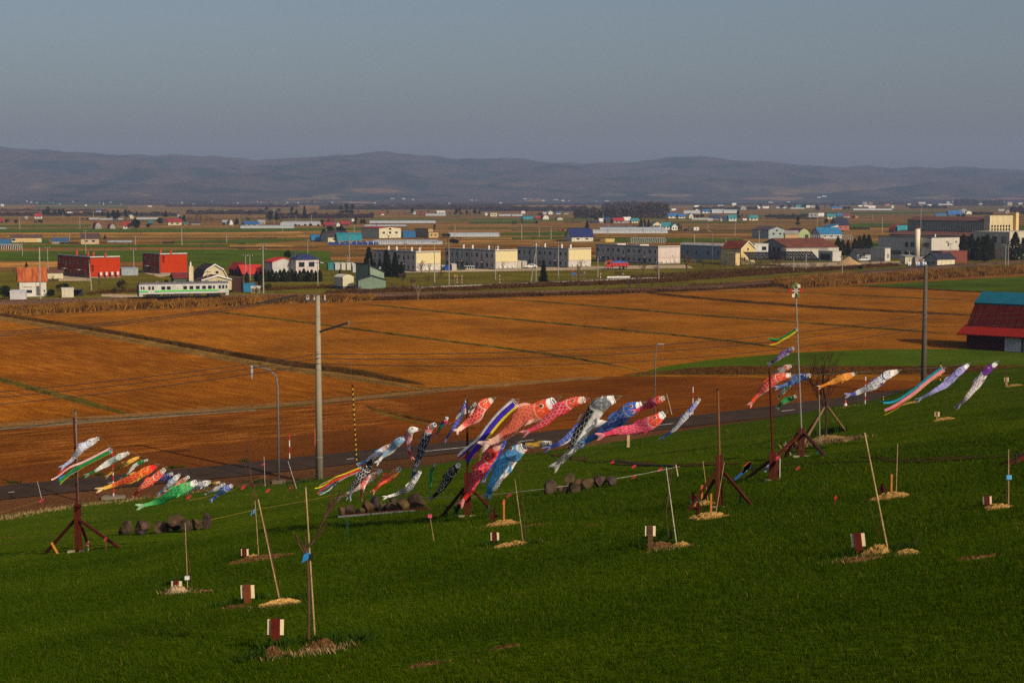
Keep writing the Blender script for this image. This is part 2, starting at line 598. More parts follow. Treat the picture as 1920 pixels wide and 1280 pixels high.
def soil_mat(name, cols, row_dir, row, bumpd=0.12, rows=0.5, straw=0.0, fine=9.0):
    """ploughed or stubble ground: clods, rows along row_dir, scattered straw"""
    m, nt, out = nodes_of(name)
    bs = N(nt, 'ShaderNodeBsdfDiffuse', Roughness=1.0)
    geo = N(nt, 'ShaderNodeNewGeometry')
    mp = N(nt, 'ShaderNodeMapping')
    mp.inputs['Rotation'].default_value = (0, 0, -row_dir)
    nt.links.new(geo.outputs['Position'], mp.inputs['Vector'])
    mp2 = N(nt, 'ShaderNodeMapping')
    mp2.inputs['Scale'].default_value = (0.16, 1.0, 1.0)
    nt.links.new(mp.outputs['Vector'], mp2.inputs['Vector'])
    n1 = N(nt, 'ShaderNodeTexNoise', Scale=1.0 / row, Detail=4.0, Roughness=0.55)
    nt.links.new(mp2.outputs['Vector'], n1.inputs['Vector'])
    n2 = N(nt, 'ShaderNodeTexNoise', Scale=fine * 0.33, Detail=7.0, Roughness=0.75)
    nt.links.new(mp.outputs['Vector'], n2.inputs['Vector'])
    n3 = N(nt, 'ShaderNodeTexNoise', Scale=0.05, Detail=4.0)
    nt.links.new(mp.outputs['Vector'], n3.inputs['Vector'])
    h = math_n(nt, 'ADD', math_n(nt, 'MULTIPLY', n1.outputs['Fac'], rows), math_n(nt, 'MULTIPLY', n2.outputs['Fac'], 1 - rows))
    c = ramp(nt, h, [(0.36, cols[0]), (0.5, cols[1]), (0.64, cols[2])])
    c = mixc(nt, 1.0, c, ramp(nt, n3.outputs['Fac'], [(0.32, (0.68, 0.66, 0.64)), (0.68, (1.22, 1.2, 1.15))]), 'MULTIPLY')
    n5 = N(nt, 'ShaderNodeTexNoise', Scale=fine * 0.42, Detail=3.0, Roughness=0.6)
    nt.links.new(mp.outputs['Vector'], n5.inputs['Vector'])
    c = mixc(nt, 1.0, c, ramp(nt, n5.outputs['Fac'], [(0.36, (0.45, 0.42, 0.4)), (0.46, (1.0, 1.0, 1.0)), (0.66, (1.25, 1.25, 1.25))]), 'MULTIPLY')
    if straw:
        mp3 = N(nt, 'ShaderNodeMapping')
        mp3.inputs['Scale'].default_value = (0.8, 3.0, 1.0)
        nt.links.new(mp.outputs['Vector'], mp3.inputs['Vector'])
        n4 = N(nt, 'ShaderNodeTexNoise', Scale=2.6, Detail=5.0, Roughness=0.8)
        nt.links.new(mp3.outputs['Vector'], n4.inputs['Vector'])
        f = ramp(nt, n4.outputs['Fac'], [(0.55, (0, 0, 0)), (0.68, (straw,) * 3)])
        c = mixc(nt, f, c, (0.36, 0.17, 0.035))
    nt.links.new(c, bs.inputs['Color'])
    bp = N(nt, 'ShaderNodeBump', Strength=1.0, Distance=bumpd)
    nt.links.new(h, bp.inputs['Height'])
    nt.links.new(bp.outputs['Normal'], bs.inputs['Normal'])
    nt.links.new(bs.outputs[0], out.inputs['Surface'])
    return m
DA = math.atan2((plain(800, 728) - plain(0, 597)).y, (plain(800, 728) - plain(0, 597)).x)      # direction of the paddy dikes
DB = math.atan2((plain(1100, 709) - plain(0, 798)).y, (plain(1100, 709) - plain(0, 798)).x)
STUB = soil_mat('stubble', [(0.095, 0.029, 0.002), (0.185, 0.063, 0.0035), (0.31, 0.128, 0.014)], DA, 0.9, rows=0.38, straw=0.25)
STUB2 = soil_mat('stubble_dark', [(0.085, 0.025, 0.002), (0.168, 0.053, 0.003), (0.28, 0.105, 0.011)], DA, 1.1, rows=0.42, straw=0.25)
TURN = soil_mat('turned_stubble', [(0.055, 0.015, 0.002), (0.125, 0.038, 0.004), (0.27, 0.105, 0.02)], DB, 0.9, bumpd=0.2, rows=0.55, straw=0.25)
SOIL = soil_mat('bare_soil', [(0.062, 0.019, 0.003), (0.085, 0.027, 0.005), (0.115, 0.038, 0.008)], DB, 0.7, bumpd=0.08, rows=0.3)
SOIL2 = soil_mat('dark_soil', [(0.075, 0.021, 0.002), (0.115, 0.034, 0.0035), (0.15, 0.047, 0.006)], DB, 1.2, bumpd=0.08, rows=0.5)
CROP = soil_mat('winter_wheat', [(0.030, 0.050, 0.0015), (0.042, 0.070, 0.002), (0.056, 0.085, 0.004)], DB, 0.8, bumpd=0.05, rows=0.3)
DIRT = soil_mat('shoulder_dirt', [(0.05, 0.022, 0.009), (0.075, 0.033, 0.014), (0.11, 0.055, 0.026)], DB, 0.5, bumpd=0.05, rows=0.2)
DRYG = soil_mat('dry_grass', [(0.075, 0.03, 0.004), (0.15, 0.062, 0.01), (0.25, 0.115, 0.022)], DB, 1.2, bumpd=0.2, rows=0.3)
LAWN = soil_mat('rough_lawn', [(0.045, 0.05, 0.004), (0.078, 0.07, 0.007), (0.14, 0.085, 0.015)], DB, 2.5, bumpd=0.08, rows=0.4, fine=3.0)
TAN = soil_mat('tan_stubble', [(0.13, 0.055, 0.01), (0.27, 0.13, 0.03), (0.40, 0.22, 0.07)], R(9), 2.0, bumpd=0.05, rows=0.7, fine=2.0)
GRAV = soil_mat('gravel_yard', [(0.2, 0.15, 0.105), (0.29, 0.225, 0.155), (0.38, 0.3, 0.21)], 0, 2.0, bumpd=0.04, rows=0.2)
_zl = [0.004]
def field(name, pts, m, z=None, label=None):
    """a flat parcel on the plain given by its corners as seen in the photograph"""
    if z is None:
        _zl[0] += 0.006
        z = _zl[0]
    ps = [plain(x, y) for x, y in pts]
    mb = MB()
    mb.v = [(p.x, p.y, z) for p in ps]
    a = sum(ps[i].x * ps[(i + 1) % len(ps)].y - ps[(i + 1) % len(ps)].x * ps[i].y for i in range(len(ps)))
    idx = list(range(len(ps)))
    mb.f = [tuple(idx if a > 0 else reversed(idx))]
    return kind(obj(name, mb, m), 'structure')
# near: shoulder dirt under everything near the road, then the parcels
field('ground_shoulder', [(-700, 1300), (1900, 900), (2000, 720), (1650, 700), (900, 790), (-700, 900)], DIRT)
field('field', [(-500, 960), (-500, 905), (0, 876), (420, 831), (748, 793), (900, 775), (1110, 742), (1330, 722), (1330, 776), (1000, 807), (689, 847), (309, 881), (0, 913)], SOIL)
field('field', [(700, 800), (690, 770), (730, 748), (900, 727), (1110, 708), (1180, 705), (1900, 712), (2050, 720), (1700, 745), (1330, 777), (900, 821)], SOIL2)
field('field', [(-600, 925), (-600, 850), (0, 806), (500, 766), (720, 747), (790, 765), (700, 790), (748, 794), (420, 832), (0, 878)], TURN)
field('field', [(-700, 840), (-300, 640), (0, 596), (160, 622), (500, 686), (800, 729), (500, 757), (0, 795)], STUB2)
field('field', [(-300, 645), (0, 594), (400, 577), (700, 566), (900, 560), (1090, 556), (1250, 550), (1440, 546), (1600, 537), (1850, 549), (2050, 560), (2050, 720), (1180, 705), (1110, 708), (800, 728), (500, 684), (170, 620)], STUB)
field('field', [(1180, 706), (1240, 688), (1330, 675), (1480, 662), (1640, 655), (1900, 654), (2300, 660), (2300, 705), (1900, 700), (1600, 703), (1250, 703)], CROP)
field('field', [(1600, 535), (1700, 530), (1920, 519), (2100, 512), (2200, 556), (1920, 551), (1848, 549)], CROP)
# verge under the reeds, along the railway
field('ground_verge', [(-400, 625), (0, 596), (400, 577), (700, 566), (1090, 556), (1440, 545), (1600, 536), (1920, 518), (2200, 506), (2200, 490), (1900, 502), (1640, 506), (1500, 519), (1300, 538), (1090, 548), (820, 551), (600, 550), (430, 552), (256, 556), (0, 572), (-400, 598)], DRYG)
field('ground_lawn', [(-300, 600), (0, 571), (256, 557), (600, 550), (820, 549), (1090, 545), (1300, 535), (1500, 517), (1640, 503), (1920, 498), (2200, 488), (2200, 470), (1600, 475), (1100, 482), (600, 495), (0, 510), (-300, 530)], LAWN)
field('yard', [(1415, 503), (1560, 496), (1700, 493), (1640, 503), (1590, 500), (1420, 500)], GRAV)
field('yard', [(1440, 494), (1690, 490), (1690, 498), (1480, 501)], GRAV)
field('yard', [(110, 527), (170, 527), (165, 516), (110, 510)], GRAV)
field('yard', [(190, 556), (262, 560), (262, 553), (190, 551)], GRAV)
field('yard', [(262, 510), (300, 520), (330, 515), (280, 505)], GRAV)
field('yard', [(700, 513), (1300, 503), (1290, 497), (700, 506)], GRAV)
for pts, m in [
    ([(-100, 489), (-100, 473), (430, 468), (620, 471), (620, 489), (430, 492)], CROP), ([(-100, 503), (-100, 494), (140, 490), (100, 502)], TAN),
    ([(430, 503), (300, 497), (300, 493), (640, 489), (700, 497), (620, 503)], CROP), ([(-200, 465), (-200, 460), (480, 458), (480, 463)], CROP),
    ([(-300, 437), (-300, 430), (450, 429), (720, 427), (720, 431), (450, 435)], CROP), ([(-300, 448), (-300, 438), (480, 436), (560, 434), (590, 445), (480, 447)], TAN),
    ([(330, 456), (320, 452), (560, 448), (580, 450), (480, 456)], CROP), ([(0, 457), (0, 449), (90, 449), (95, 457)], CROP), ([(430, 463), (430, 460), (900, 461), (960, 464), (700, 468)], TAN),
    ([(-300, 426), (-300, 423), (170, 421), (170, 425)], CROP), ([(840, 455), (840, 448), (1060, 446), (1060, 452)], TAN), ([(940, 441), (940, 437), (1070, 434), (1070, 441)], CROP),
    ([(960, 450), (960, 446), (1060, 444), (1060, 448)], CROP), ([(1110, 446), (1110, 442), (1420, 440), (1420, 447)], TAN), ([(1150, 454), (1150, 447), (1390, 448), (1400, 454)], CROP),
    ([(1230, 418), (1230, 416), (1400, 415), (1400, 418)], CROP), ([(1580, 427), (1580, 420), (1750, 418), (1760, 425)], CROP), ([(1580, 440), (1580, 430), (1700, 428), (1700, 440)], TAN),
    ([(1884, 432), (1884, 424), (2050, 420), (2050, 430)], CROP), ([(1600, 470), (1600, 455), (1650, 455), (1650, 468)], CROP), ([(1500, 403), (1500, 400), (1800, 397), (1800, 400)], CROP),
    ([(880, 419), (880, 416), (1010, 415), (1010, 419)], CROP), ([(1250, 460), (1250, 455), (1400, 455), (1400, 461)], DRYG), ([(550, 466), (550, 461), (1050, 458), (1050, 463)], DRYG),
    ([(780, 475), (780, 467), (1400, 462), (1400, 475)], DRYG), ([(-200, 384), (-200, 382), (500, 381), (500, 383)], CROP), ([(60, 390), (60, 387), (240, 387), (240, 390)], CROP)]:
    field('field', pts, m)
# thin dark and green paddy bunds between the far parcels
for k, (x0, x1, y) in enumerate([(-100, 560, 440.5), (-100, 560, 443.5), (-100, 520, 446.5), (1110, 1420, 443), (1110, 1420, 445.5), (1580, 1700, 432.5), (1580, 1700, 435), (1580, 1690, 438), (840, 1060, 450),
                                 (430, 960, 464), (960, 1060, 432), (840, 1100, 428), (500, 700, 440), (1300, 1450, 436), (1250, 1420, 433)]):
    field('bund', [(x0, y + 0.7), (x0, y - 0.35), (x1, y - 1.1), (x1, y)], LAWN)

# ---------------------------------------------------------------- road, tracks, dikes
def asphalt():
    m, nt, out = nodes_of('asphalt')
    bs = N(nt, 'ShaderNodeBsdfPrincipled', Roughness=0.95)
    bs.inputs['Specular IOR Level'].default_value = 0.05
    geo = N(nt, 'ShaderNodeNewGeometry')
    n1 = N(nt, 'ShaderNodeTexNoise', Scale=0.35, Detail=5.0)
    n2 = N(nt, 'ShaderNodeTexNoise', Scale=14.0, Detail=4.0)
    vo = N(nt, 'ShaderNodeTexVoronoi', Scale=0.16)
    vo.feature = 'DISTANCE_TO_EDGE'
    for n in (n1, n2, vo):
        nt.links.new(geo.outputs['Position'], n.inputs['Vector'])
    c = ramp(nt, n1.outputs['Fac'], [(0.3, (0.046, 0.028, 0.018)), (0.7, (0.070, 0.044, 0.030))])
    c = mixc(nt, 1.0, c, ramp(nt, n2.outputs['Fac'], [(0.3, (0.8, 0.8, 0.8)), (0.7, (1.2, 1.2, 1.2))]), 'MULTIPLY')
    cr = ramp(nt, vo.outputs['Distance'], [(0.0, (0.45, 0.45, 0.45)), (0.012, (1, 1, 1))])
    c = mixc(nt, 1.0, c, cr, 'MULTIPLY')
    nt.links.new(c, bs.inputs['Base Color'])
    nt.links.new(bs.outputs[0], out.inputs['Surface'])
    return m
def smooth_line(pts, step=2.0):
    ps = [Vector(p) for p in pts]
    out = []
    for i in range(len(ps) - 1):
        p0, p1, p2, p3 = ps[max(i - 1, 0)], ps[i], ps[i + 1], ps[min(i + 2, len(ps) - 1)]
        n = max(2, int((p2 - p1).length / step))
        for k in range(n):
            t = k / n
            out.append(0.5 * ((2 * p1) + (p2 - p0) * t + (2 * p0 - 5 * p1 + 4 * p2 - p3) * t * t + (3 * p1 - p0 - 3 * p2 + p3) * t ** 3))
    out.append(ps[-1])
    return out
def ribbon(line, prof, jit=0.0, seed=1, taper=0):
    """sweep a cross profile [(offset, z)] along a line on the plain"""
    rs = random.Random(seed)
    mb = MB()
    n = len(prof)
    for i, p in enumerate(line):
        t = (line[min(i + 1, len(line) - 1)] - line[max(i - 1, 0)])
        t.z = 0
        t.normalize()
        s = Vector((-t.y, t.x, 0))
        tf = min(1.0, (min(i, len(line) - 1 - i) + 0.05) / taper) if taper else 1.0
        for (o, z) in prof:
            o, z = o * (0.35 + 0.65 * tf), 0.03 + (z - 0.03) * tf
            q = p + s * (o + rs.uniform(-jit, jit))
            mb.v.append((q.x, q.y, z + (rs.uniform(-jit, jit) * 0.5 if 0.06 < z else 0)))
    for i in range(len(line) - 1):
        for k in range(n - 1):
            a = i * n + k
            mb.f.append((a + 1, a, a + n, a + n + 1))
    return mb
ROAD = smooth_line([plain(*p) for p in [(-420, 972), (-150, 942), (0, 925), (140, 911), (309, 895), (420, 885), (592, 866), (689, 856), (860, 839), (1000, 824), (1180, 803), (1320, 787), (1426, 775), (1570, 756), (1660, 745), (1750, 733)]])
kind(obj('road', ribbon(ROAD, [(-3.3, 0.10), (-2.9, 0.13), (0, 0.17), (2.9, 0.13), (3.3, 0.10)]), asphalt()), 'structure')
mk = mat((0.62, 0.6, 0.55), 0.8, 0.35, 3.0)
def dash(px0, py0, px1, py1, w=0.12):
    a, b = plain(px0, py0, 0.18), plain(px1, py1, 0.18)
    mb = MB()
    s = (b - a).normalized().cross(Vector((0, 0, 1))) * w
    for q in (a - s, a + s, b + s, b - s):
        q.z = 0.182
    mb.v = [tuple(a - s), tuple(a + s), tuple(b + s), tuple(b - s)]
    mb.f = [(0, 1, 2, 3)]
    return kind(obj('road_marking', mb, mk), 'structure')
for a in [(16, 922.5, 27, 921.5), (202, 905, 224, 903), (796, 845.5, 886, 836.5), (650, 860.2, 664, 859), (1465, 770.5, 1490, 767.5), (975, 827, 1000, 824), (1230, 797, 1262, 793.5)]:
    dash(*a)
TRACK = smooth_line([plain(*p) for p in [(-300, 823), (0, 798.5), (250, 779), (500, 760.5), (700, 744), (860, 729), (1000, 717), (1120, 708)]])
kind(obj('farm_track', ribbon(TRACK, [(-1.5, 0.03), (-1.1, 0.10), (1.1, 0.12), (1.7, 0.03)], 0.08), soil_mat('track_dirt', [(0.085, 0.042, 0.014), (0.14, 0.072, 0.026), (0.2, 0.11, 0.045)], DB, 0.6, 0.03)), 'structure')
CHAN = [p + Vector((0.9, -3.2, 0)) for p in TRACK]
kind(obj('drainage_channel', ribbon(CHAN[:-25], [(-0.28, 0.03), (-0.28, 0.16), (-0.14, 0.16), (-0.14, 0.05), (0.14, 0.05), (0.14, 0.16), (0.28, 0.16), (0.28, 0.03)]), mat((0.14, 0.105, 0.07), 0.9, 0.3)), 'structure')
DIKEG = soil_mat('dike_grass', [(0.04, 0.03, 0.004), (0.085, 0.06, 0.008), (0.16, 0.1, 0.02)], DA, 0.9, 0.12, rows=0.4)
DIKED = soil_mat('dike_scrub', [(0.035, 0.016, 0.003), (0.075, 0.034, 0.006), (0.13, 0.065, 0.015)], DA, 0.8, 0.15, rows=0.3)
DIKEP = soil_mat('dike_path', [(0.085, 0.046, 0.01), (0.145, 0.08, 0.02), (0.22, 0.13, 0.04)], DA, 0.6, 0.06, rows=0.4)
def dike(pts, w, h, m, sd=1, name='dike'):
    ln = smooth_line([plain(*p) for p in pts], 1.6)
    return kind(obj(name, ribbon(ln, [(-w, 0.03), (-w * 0.45, h), (w * 0.45, h * 0.95), (w, 0.03)], 0.12, sd, 9), m), 'structure')
D1 = [(-250, 560), (0, 598), (160, 624), (330, 655), (500, 687), (650, 709), (800, 731)]
dike(D1, 1.4, 0.5, DIKEP, 2)
dike([(x, y - 4 - max(0, x) * 0.006) for x, y in D1], 1.3, 0.85, DIKED, 3)
dike([(-120, 680), (0, 712), (110, 742), (240, 777)], 1.0, 0.35, DIKEG, 4)
dike([(380, 582), (600, 609), (780, 633), (1000, 661), (1170, 689), (1200, 697)], 0.6, 0.28, DIKEG, 5)
dike([(677, 570), (920, 595), (1170, 620), (1320, 635), (1500, 657)], 0.7, 0.3, DIKEG, 6)
dike([(930, 560), (1120, 575), (1300, 591), (1560, 610), (1810, 629)], 0.7, 0.3, DIKEG, 7)
dike([(1200, 548), (1300, 559), (1500, 575), (1670, 585), (1850, 593)], 1.3, 0.5, DIKED, 8)
dike([(1400, 545), (1600, 554), (1860, 566)], 0.6, 0.25, DIKEG, 9)
dike([(1560, 536), (1700, 541), (1850, 549), (2000, 553)], 1.0, 0.4, DIKED, 10)
dike([(1170, 704), (1250, 701), (1500, 700), (1700, 700), (1900, 699), (2100, 698)], 1.6, 1.1, DIKED, 11)
dike([(690, 760), (702, 768), (740, 776), (790, 787), (840, 797), (890, 802)], 0.9, 0.35, DIKED, 12)
dike([(705, 772), (760, 787), (820, 800), (870, 806)], 0.7, 0.12, DIKEG, 13)

# ---------------------------------------------------------------- railway
RAIL = smooth_line([Vector((*p, 0)) for p in [(-190, 372), (-125, 396), (-88, 410), (-60, 420), (-20, 430), (18, 440), (49, 460), (89, 512), (124, 566), (170, 622), (240, 690)]], 3.0)
RZ = 0.75
rb = kind(obj('railway_bed', ribbon(RAIL, [(-3.6, 0.02), (-1.9, RZ - 0.12), (1.9, RZ - 0.12), (3.6, 0.02)], 0.06), soil_mat('ballast', [(0.055, 0.03, 0.02), (0.10, 0.055, 0.036), (0.16, 0.10, 0.07)], 0, 0.5, 0.08, rows=0.2)), 'structure')
for s in (-0.53, 0.53):
    obj('rail', ribbon(RAIL, [(s - 0.05, RZ - 0.1), (s - 0.05, RZ + 0.14), (s + 0.05, RZ + 0.14), (s + 0.05, RZ - 0.1)]), mat((0.12, 0.06, 0.042), 0.5, 0.3, metal=0.4), rb)
RAILWAY_SLEEPER = MB().box(-0.12, -1.05, -0.1, 0.12, 1.05, 0.06).mesh('sleeper')
RAILWAY_SLEEPER.materials.append(mat((0.07, 0.045, 0.03), 0.9))
acc = 0.0
for i in range(len(RAIL) - 1):
    if len([c for c in rb.children]) > 290:
        break
    d = RAIL[i + 1] - RAIL[i]
    for k in range(2):
        p = RAIL[i] + d * (k / 2)
        obj('sleeper', RAILWAY_SLEEPER, None, rb, (p.x, p.y, RZ), math.atan2(d.y, d.x))
# cattle-free lane behind the railway, pale kerb line as in the photograph
LANE = smooth_line([plain(*p) for p in [(668, 545.5), (760, 541), (900, 535), (1100, 527), (1180, 523), (1260, 521)]])
kind(obj('lane', ribbon(LANE, [(-1.6, 0.3), (1.6, 0.3)]), mat((0.09, 0.08, 0.072), 0.9, 0.2)), 'structure')
kind(obj('lane_kerb', ribbon([p + Vector((0.3, -1.9, 0)) for p in LANE], [(-0.13, 0.05), (-0.13, 0.34), (0.13, 0.34), (0.13, 0.05)]), mat((0.36, 0.33, 0.29), 0.8, 0.2)), 'structure')
LANE2 = smooth_line([plain(*p) for p in [(-80, 569), (60, 565), (180, 561), (262, 559)]])
kind(obj('lane', ribbon(LANE2, [(-1.3, 0.12), (1.3, 0.12)]), mat((0.26, 0.25, 0.24), 0.9, 0.2)), 'structure')

# ---------------------------------------------------------------- haze
def haze():
    mb = MB().box(-6600, -80, -3.5, 6600, 12500, 400)
    m, nt, out = nodes_of('haze_air')
    pv = N(nt, 'ShaderNodeVolumePrincipled')
    pv.inputs['Color'].default_value = (0.48, 0.62, 0.97, 1)
    pv.inputs['Density'].default_value = HAZE
    pv.inputs['Anisotropy'].default_value = 0.0
    nt.links.new(pv.outputs['Volume'], out.inputs['Volume'])
    kind(obj('haze', mb, m), 'stuff')
HAZE = 9.0e-5
haze()
# ================================================================ BUILDINGS
WHITE = (0.78, 0.74, 0.64); CREAM = (0.76, 0.66, 0.40); GREY = (0.33, 0.35, 0.37)
PROF = {'gable': [(0, 0), (.5, 1), (1, 0)], 'gambrel': [(0, 0), (.17, .62), (.5, 1), (.83, .62), (1, 0)], 'shed': [(0, 0), (1, 1)],
        'shedb': [(0, 1), (1, 0)], 'arch': [(0, 0), (.04, .35), (.14, .66), (.3, .9), (.5, 1), (.7, .9), (.86, .66), (.96, .35), (1, 0)],
        'round': [(0, 0), (.13, .45), (.3, .8), (.5, 1), (.7, .8), (.87, .45), (1, 0)]}
WINMESH = {}
def box_mesh(w, d, h, m, name):
    key = (name, round(w, 2), round(d, 2), round(h, 2), m.name)
    if key not in WINMESH:
        me = MB().box(-w / 2, -d, -h / 2, w / 2, 0, h / 2).mesh(name)
        me.materials.append(m)
        WINMESH[key] = me
    return WINMESH[key]
def put(parent, name, face, u, z, w, h, m, d=0.08, W=1.0):
    """a plate on the wall: face f = lit front (y=0), l = shaded left side (x=0); u metres from the near corner"""
    loc = (u, 0.01, z) if face == 'f' else (0.01, u, z)
    return obj(name, box_mesh(w, d, h, m, name), None, parent, loc, 0.0 if face == 'f' else -math.pi / 2)
def window(parent, face, u, z, w, h, frame=(0.55, 0.55, 0.52)):
    o = put(parent, 'window', face, u, z, w, h, mat(frame, 0.5), 0.07)
    p = obj('pane', box_mesh(w - 0.16, 0.03, h - 0.16, glass(), 'pane'), None, o, (0, -0.065, 0))
    return o
def solve_dims(P, th, L, C, Rr, maxl=40.0):
    """lengths of the front and the left wall whose far ends are seen at px Rr and px L"""
    c, s = math.cos(th), math.sin(th)
    k = F * CP                                    # pixels to slope at roughly this depth
    def uu(px):
        d = ray(px, 500)
        return d.x / d.y
    ur, ul = uu(Rr), uu(L)
    w = (ur * P.y - P.x) / (c - ur * s)
    den = ul * c + s
    l = (P.x - ul * P.y) / den if abs(den) > 0.05 else 10.0
    return max(0.5, w), min(max(1.0, l), maxl)
def house(name, label, cat, L, C, Rr, yb, yt, roof='flat', rt=None, yaw=35, wall=WHITE, roofc=(0.1, 0.07, 0.06), deep=None, maxl=40.0,
          over=0.4, wm=None, rm=None, ribs=0.0, group=None, zb=0.0, trim=None, streak=0.25, th=0.18):
    wall = tuple(c * 0.8 for c in wall)
    P = plain(C, yb, zb)
    if yb < 385.5:
        P = farpt(C, yb)
        zb = P.z
    t = R(yaw)
    w, l = solve_dims(P, t, L, C, Rr, maxl)
    if deep:
        l = deep
    h = at(C, yt, P.y).z - zb
    root = thing(name, label, cat, P, t, group)
    wm = wm or mat(wall, 0.8, 0.10, 0.6, streak=streak, ribs=ribs)
    rm = rm or mat(roofc, 0.6, 0.18, 0.5, streak=0.2)
    if roof == 'flat':
        obj('wall', MB().box(0, 0, 0, w, l, h), wm, root)
        obj('roof', MB().box(-0.12, -0.12, h, w + 0.12, l + 0.12, h + 0.22), rm, root)
    elif roof == 'hip':
        rh = at(C, rt, P.y + l / 2).z - zb - h
        obj('wall', MB().box(0, 0, 0, w, l, h), wm, root)
        mb = MB()
        o = over
        k = min(w, l) / 2
        b = [(-o, -o, h), (w + o, -o, h), (w + o, l + o, h), (-o, l + o, h)]
        if w > l:
            r = [(k, l / 2, h + rh), (w - k, l / 2, h + rh)]
            fs = [(0, 1, 5, 4), (1, 2, 5), (2, 3, 4, 5), (3, 0, 4), (3, 2, 1, 0)]
        else:
            r = [(w / 2, k, h + rh), (w / 2, l - k, h + rh)]
            fs = [(0, 1, 4), (1, 2, 5, 4), (2, 3, 5), (3, 0, 4, 5), (3, 2, 1, 0)]
        mb.v = b + r
        mb.f = fs
        obj('roof', mb, rm, root)
    else:
        sh, ax = roof.split('_')
        wid, ln = (w, l) if ax == 'y' else (l, w)
        Yr = P.y + (w / 2) * math.sin(t) + ((l / 2) * math.cos(t) if ax == 'x' else 0)
        cx = (L + Rr) / 2
        rh = max(0.3, at(cx, rt, Yr).z - zb - h)
        pr = [(a * wid, h + b * rh) for a, b in PROF[sh]]
        ext = 'x' if ax == 'x' else 'y'
        obj('wall', MB().prism([(0, 0)] + pr + [(wid, 0)], ext, 0, ln), wm, root)
        # roof sheet: follows the profile with thickness and overhang
        a0, a1 = Vector((*pr[0],)), Vector((*pr[1],))
        b0, b1 = Vector((*pr[-1],)), Vector((*pr[-2],))
        q = [tuple(a0 + (a0 - a1).normalized() * over)] + pr[1:-1] + [tuple(b0 + (b0 - b1).normalized() * over)]
        if len(pr) == 2:
            q = [tuple(a0 + (a0 - a1).normalized() * over), tuple(b0 + (b0 - b1).normalized() * over)]
        low = [(a, z + 0.02) for a, z in q]
        top = [(a, z + 0.02 + th) for a, z in q]
        mb = MB()
        n = len(q)
        for k in range(n - 1):
            mb.prism([low[k], low[k + 1], top[k + 1], top[k]], ext, -over, ln + over)
        obj('roof', mb, rm, root)
        if trim:
            tb = MB()
            for k in range(n - 1):
                tb.prism([(low[k][0], low[k][1] - 0.12), (low[k + 1][0], low[k + 1][1] - 0.12), (top[k + 1][0], top[k + 1][1] + 0.02), (top[k][0], top[k][1] + 0.02)], ext, -over - 0.12, -over - 0.02)
            obj('barge_board', tb, mat(trim, 0.6), root)
    root['dims'] = (w, l, h)
    return root
def dims(r):
    d = r['dims']
    return d[0], d[1], d[2]
def chimney(root, x, y, z0, h, r, col, name='chimney', n=8):
    o = obj(name, MB().tube([(x, y, z0), (x, y, z0 + h)], r, n), mat(col, 0.8, 0.15, 2.0, streak=0.3), root)
    obj('cap', MB().tube([(x, y, z0 + h - 0.1), (x, y, z0 + h + 0.12)], r * 1.25, n), mat((0.12, 0.1, 0.09), 0.8), o)
    return o
def rows(root, face, us, z, w, h, frame=(0.55, 0.55, 0.52)):
    for u in us:
        window(root, face, u, z, w, h, frame)

# --- the two orange blocks
ORANGE = (0.42, 0.034, 0.002)
def brickish(col):
    key = ('tilewall', col)
    if key in MATS:
        return MATS[key]
    m, nt, out = nodes_of('tiled_wall')
    bs = N(nt, 'ShaderNodeBsdfPrincipled', Roughness=0.75)
    bs.inputs['Specular IOR Level'].default_value = 0.05
    tc = N(nt, 'ShaderNodeTexCoord')
    wv = N(nt, 'ShaderNodeTexWave', Scale=0.8)
    wv.bands_direction = 'Z'
    nt.links.new(tc.outputs['Object'], wv.inputs['Vector'])
    n1 = N(nt, 'ShaderNodeTexNoise', Scale=1.2, Detail=6.0)
    nt.links.new(tc.outputs['Object'], n1.inputs['Vector'])
    f = math_n(nt, 'ADD', math_n(nt, 'MULTIPLY', wv.outputs['Fac'], 0.3), math_n(nt, 'MULTIPLY', n1.outputs['Fac'], 0.7))
    c = ramp(nt, f, [(0.3, tuple(x * 0.8 for x in col)), (0.65, tuple(min(1, x * 1.12) for x in col))])
    nt.links.new(c, bs.inputs['Base Color'])
    nt.links.new(bs.outputs[0], out.inputs['Surface'])
    MATS[key] = m
    return m
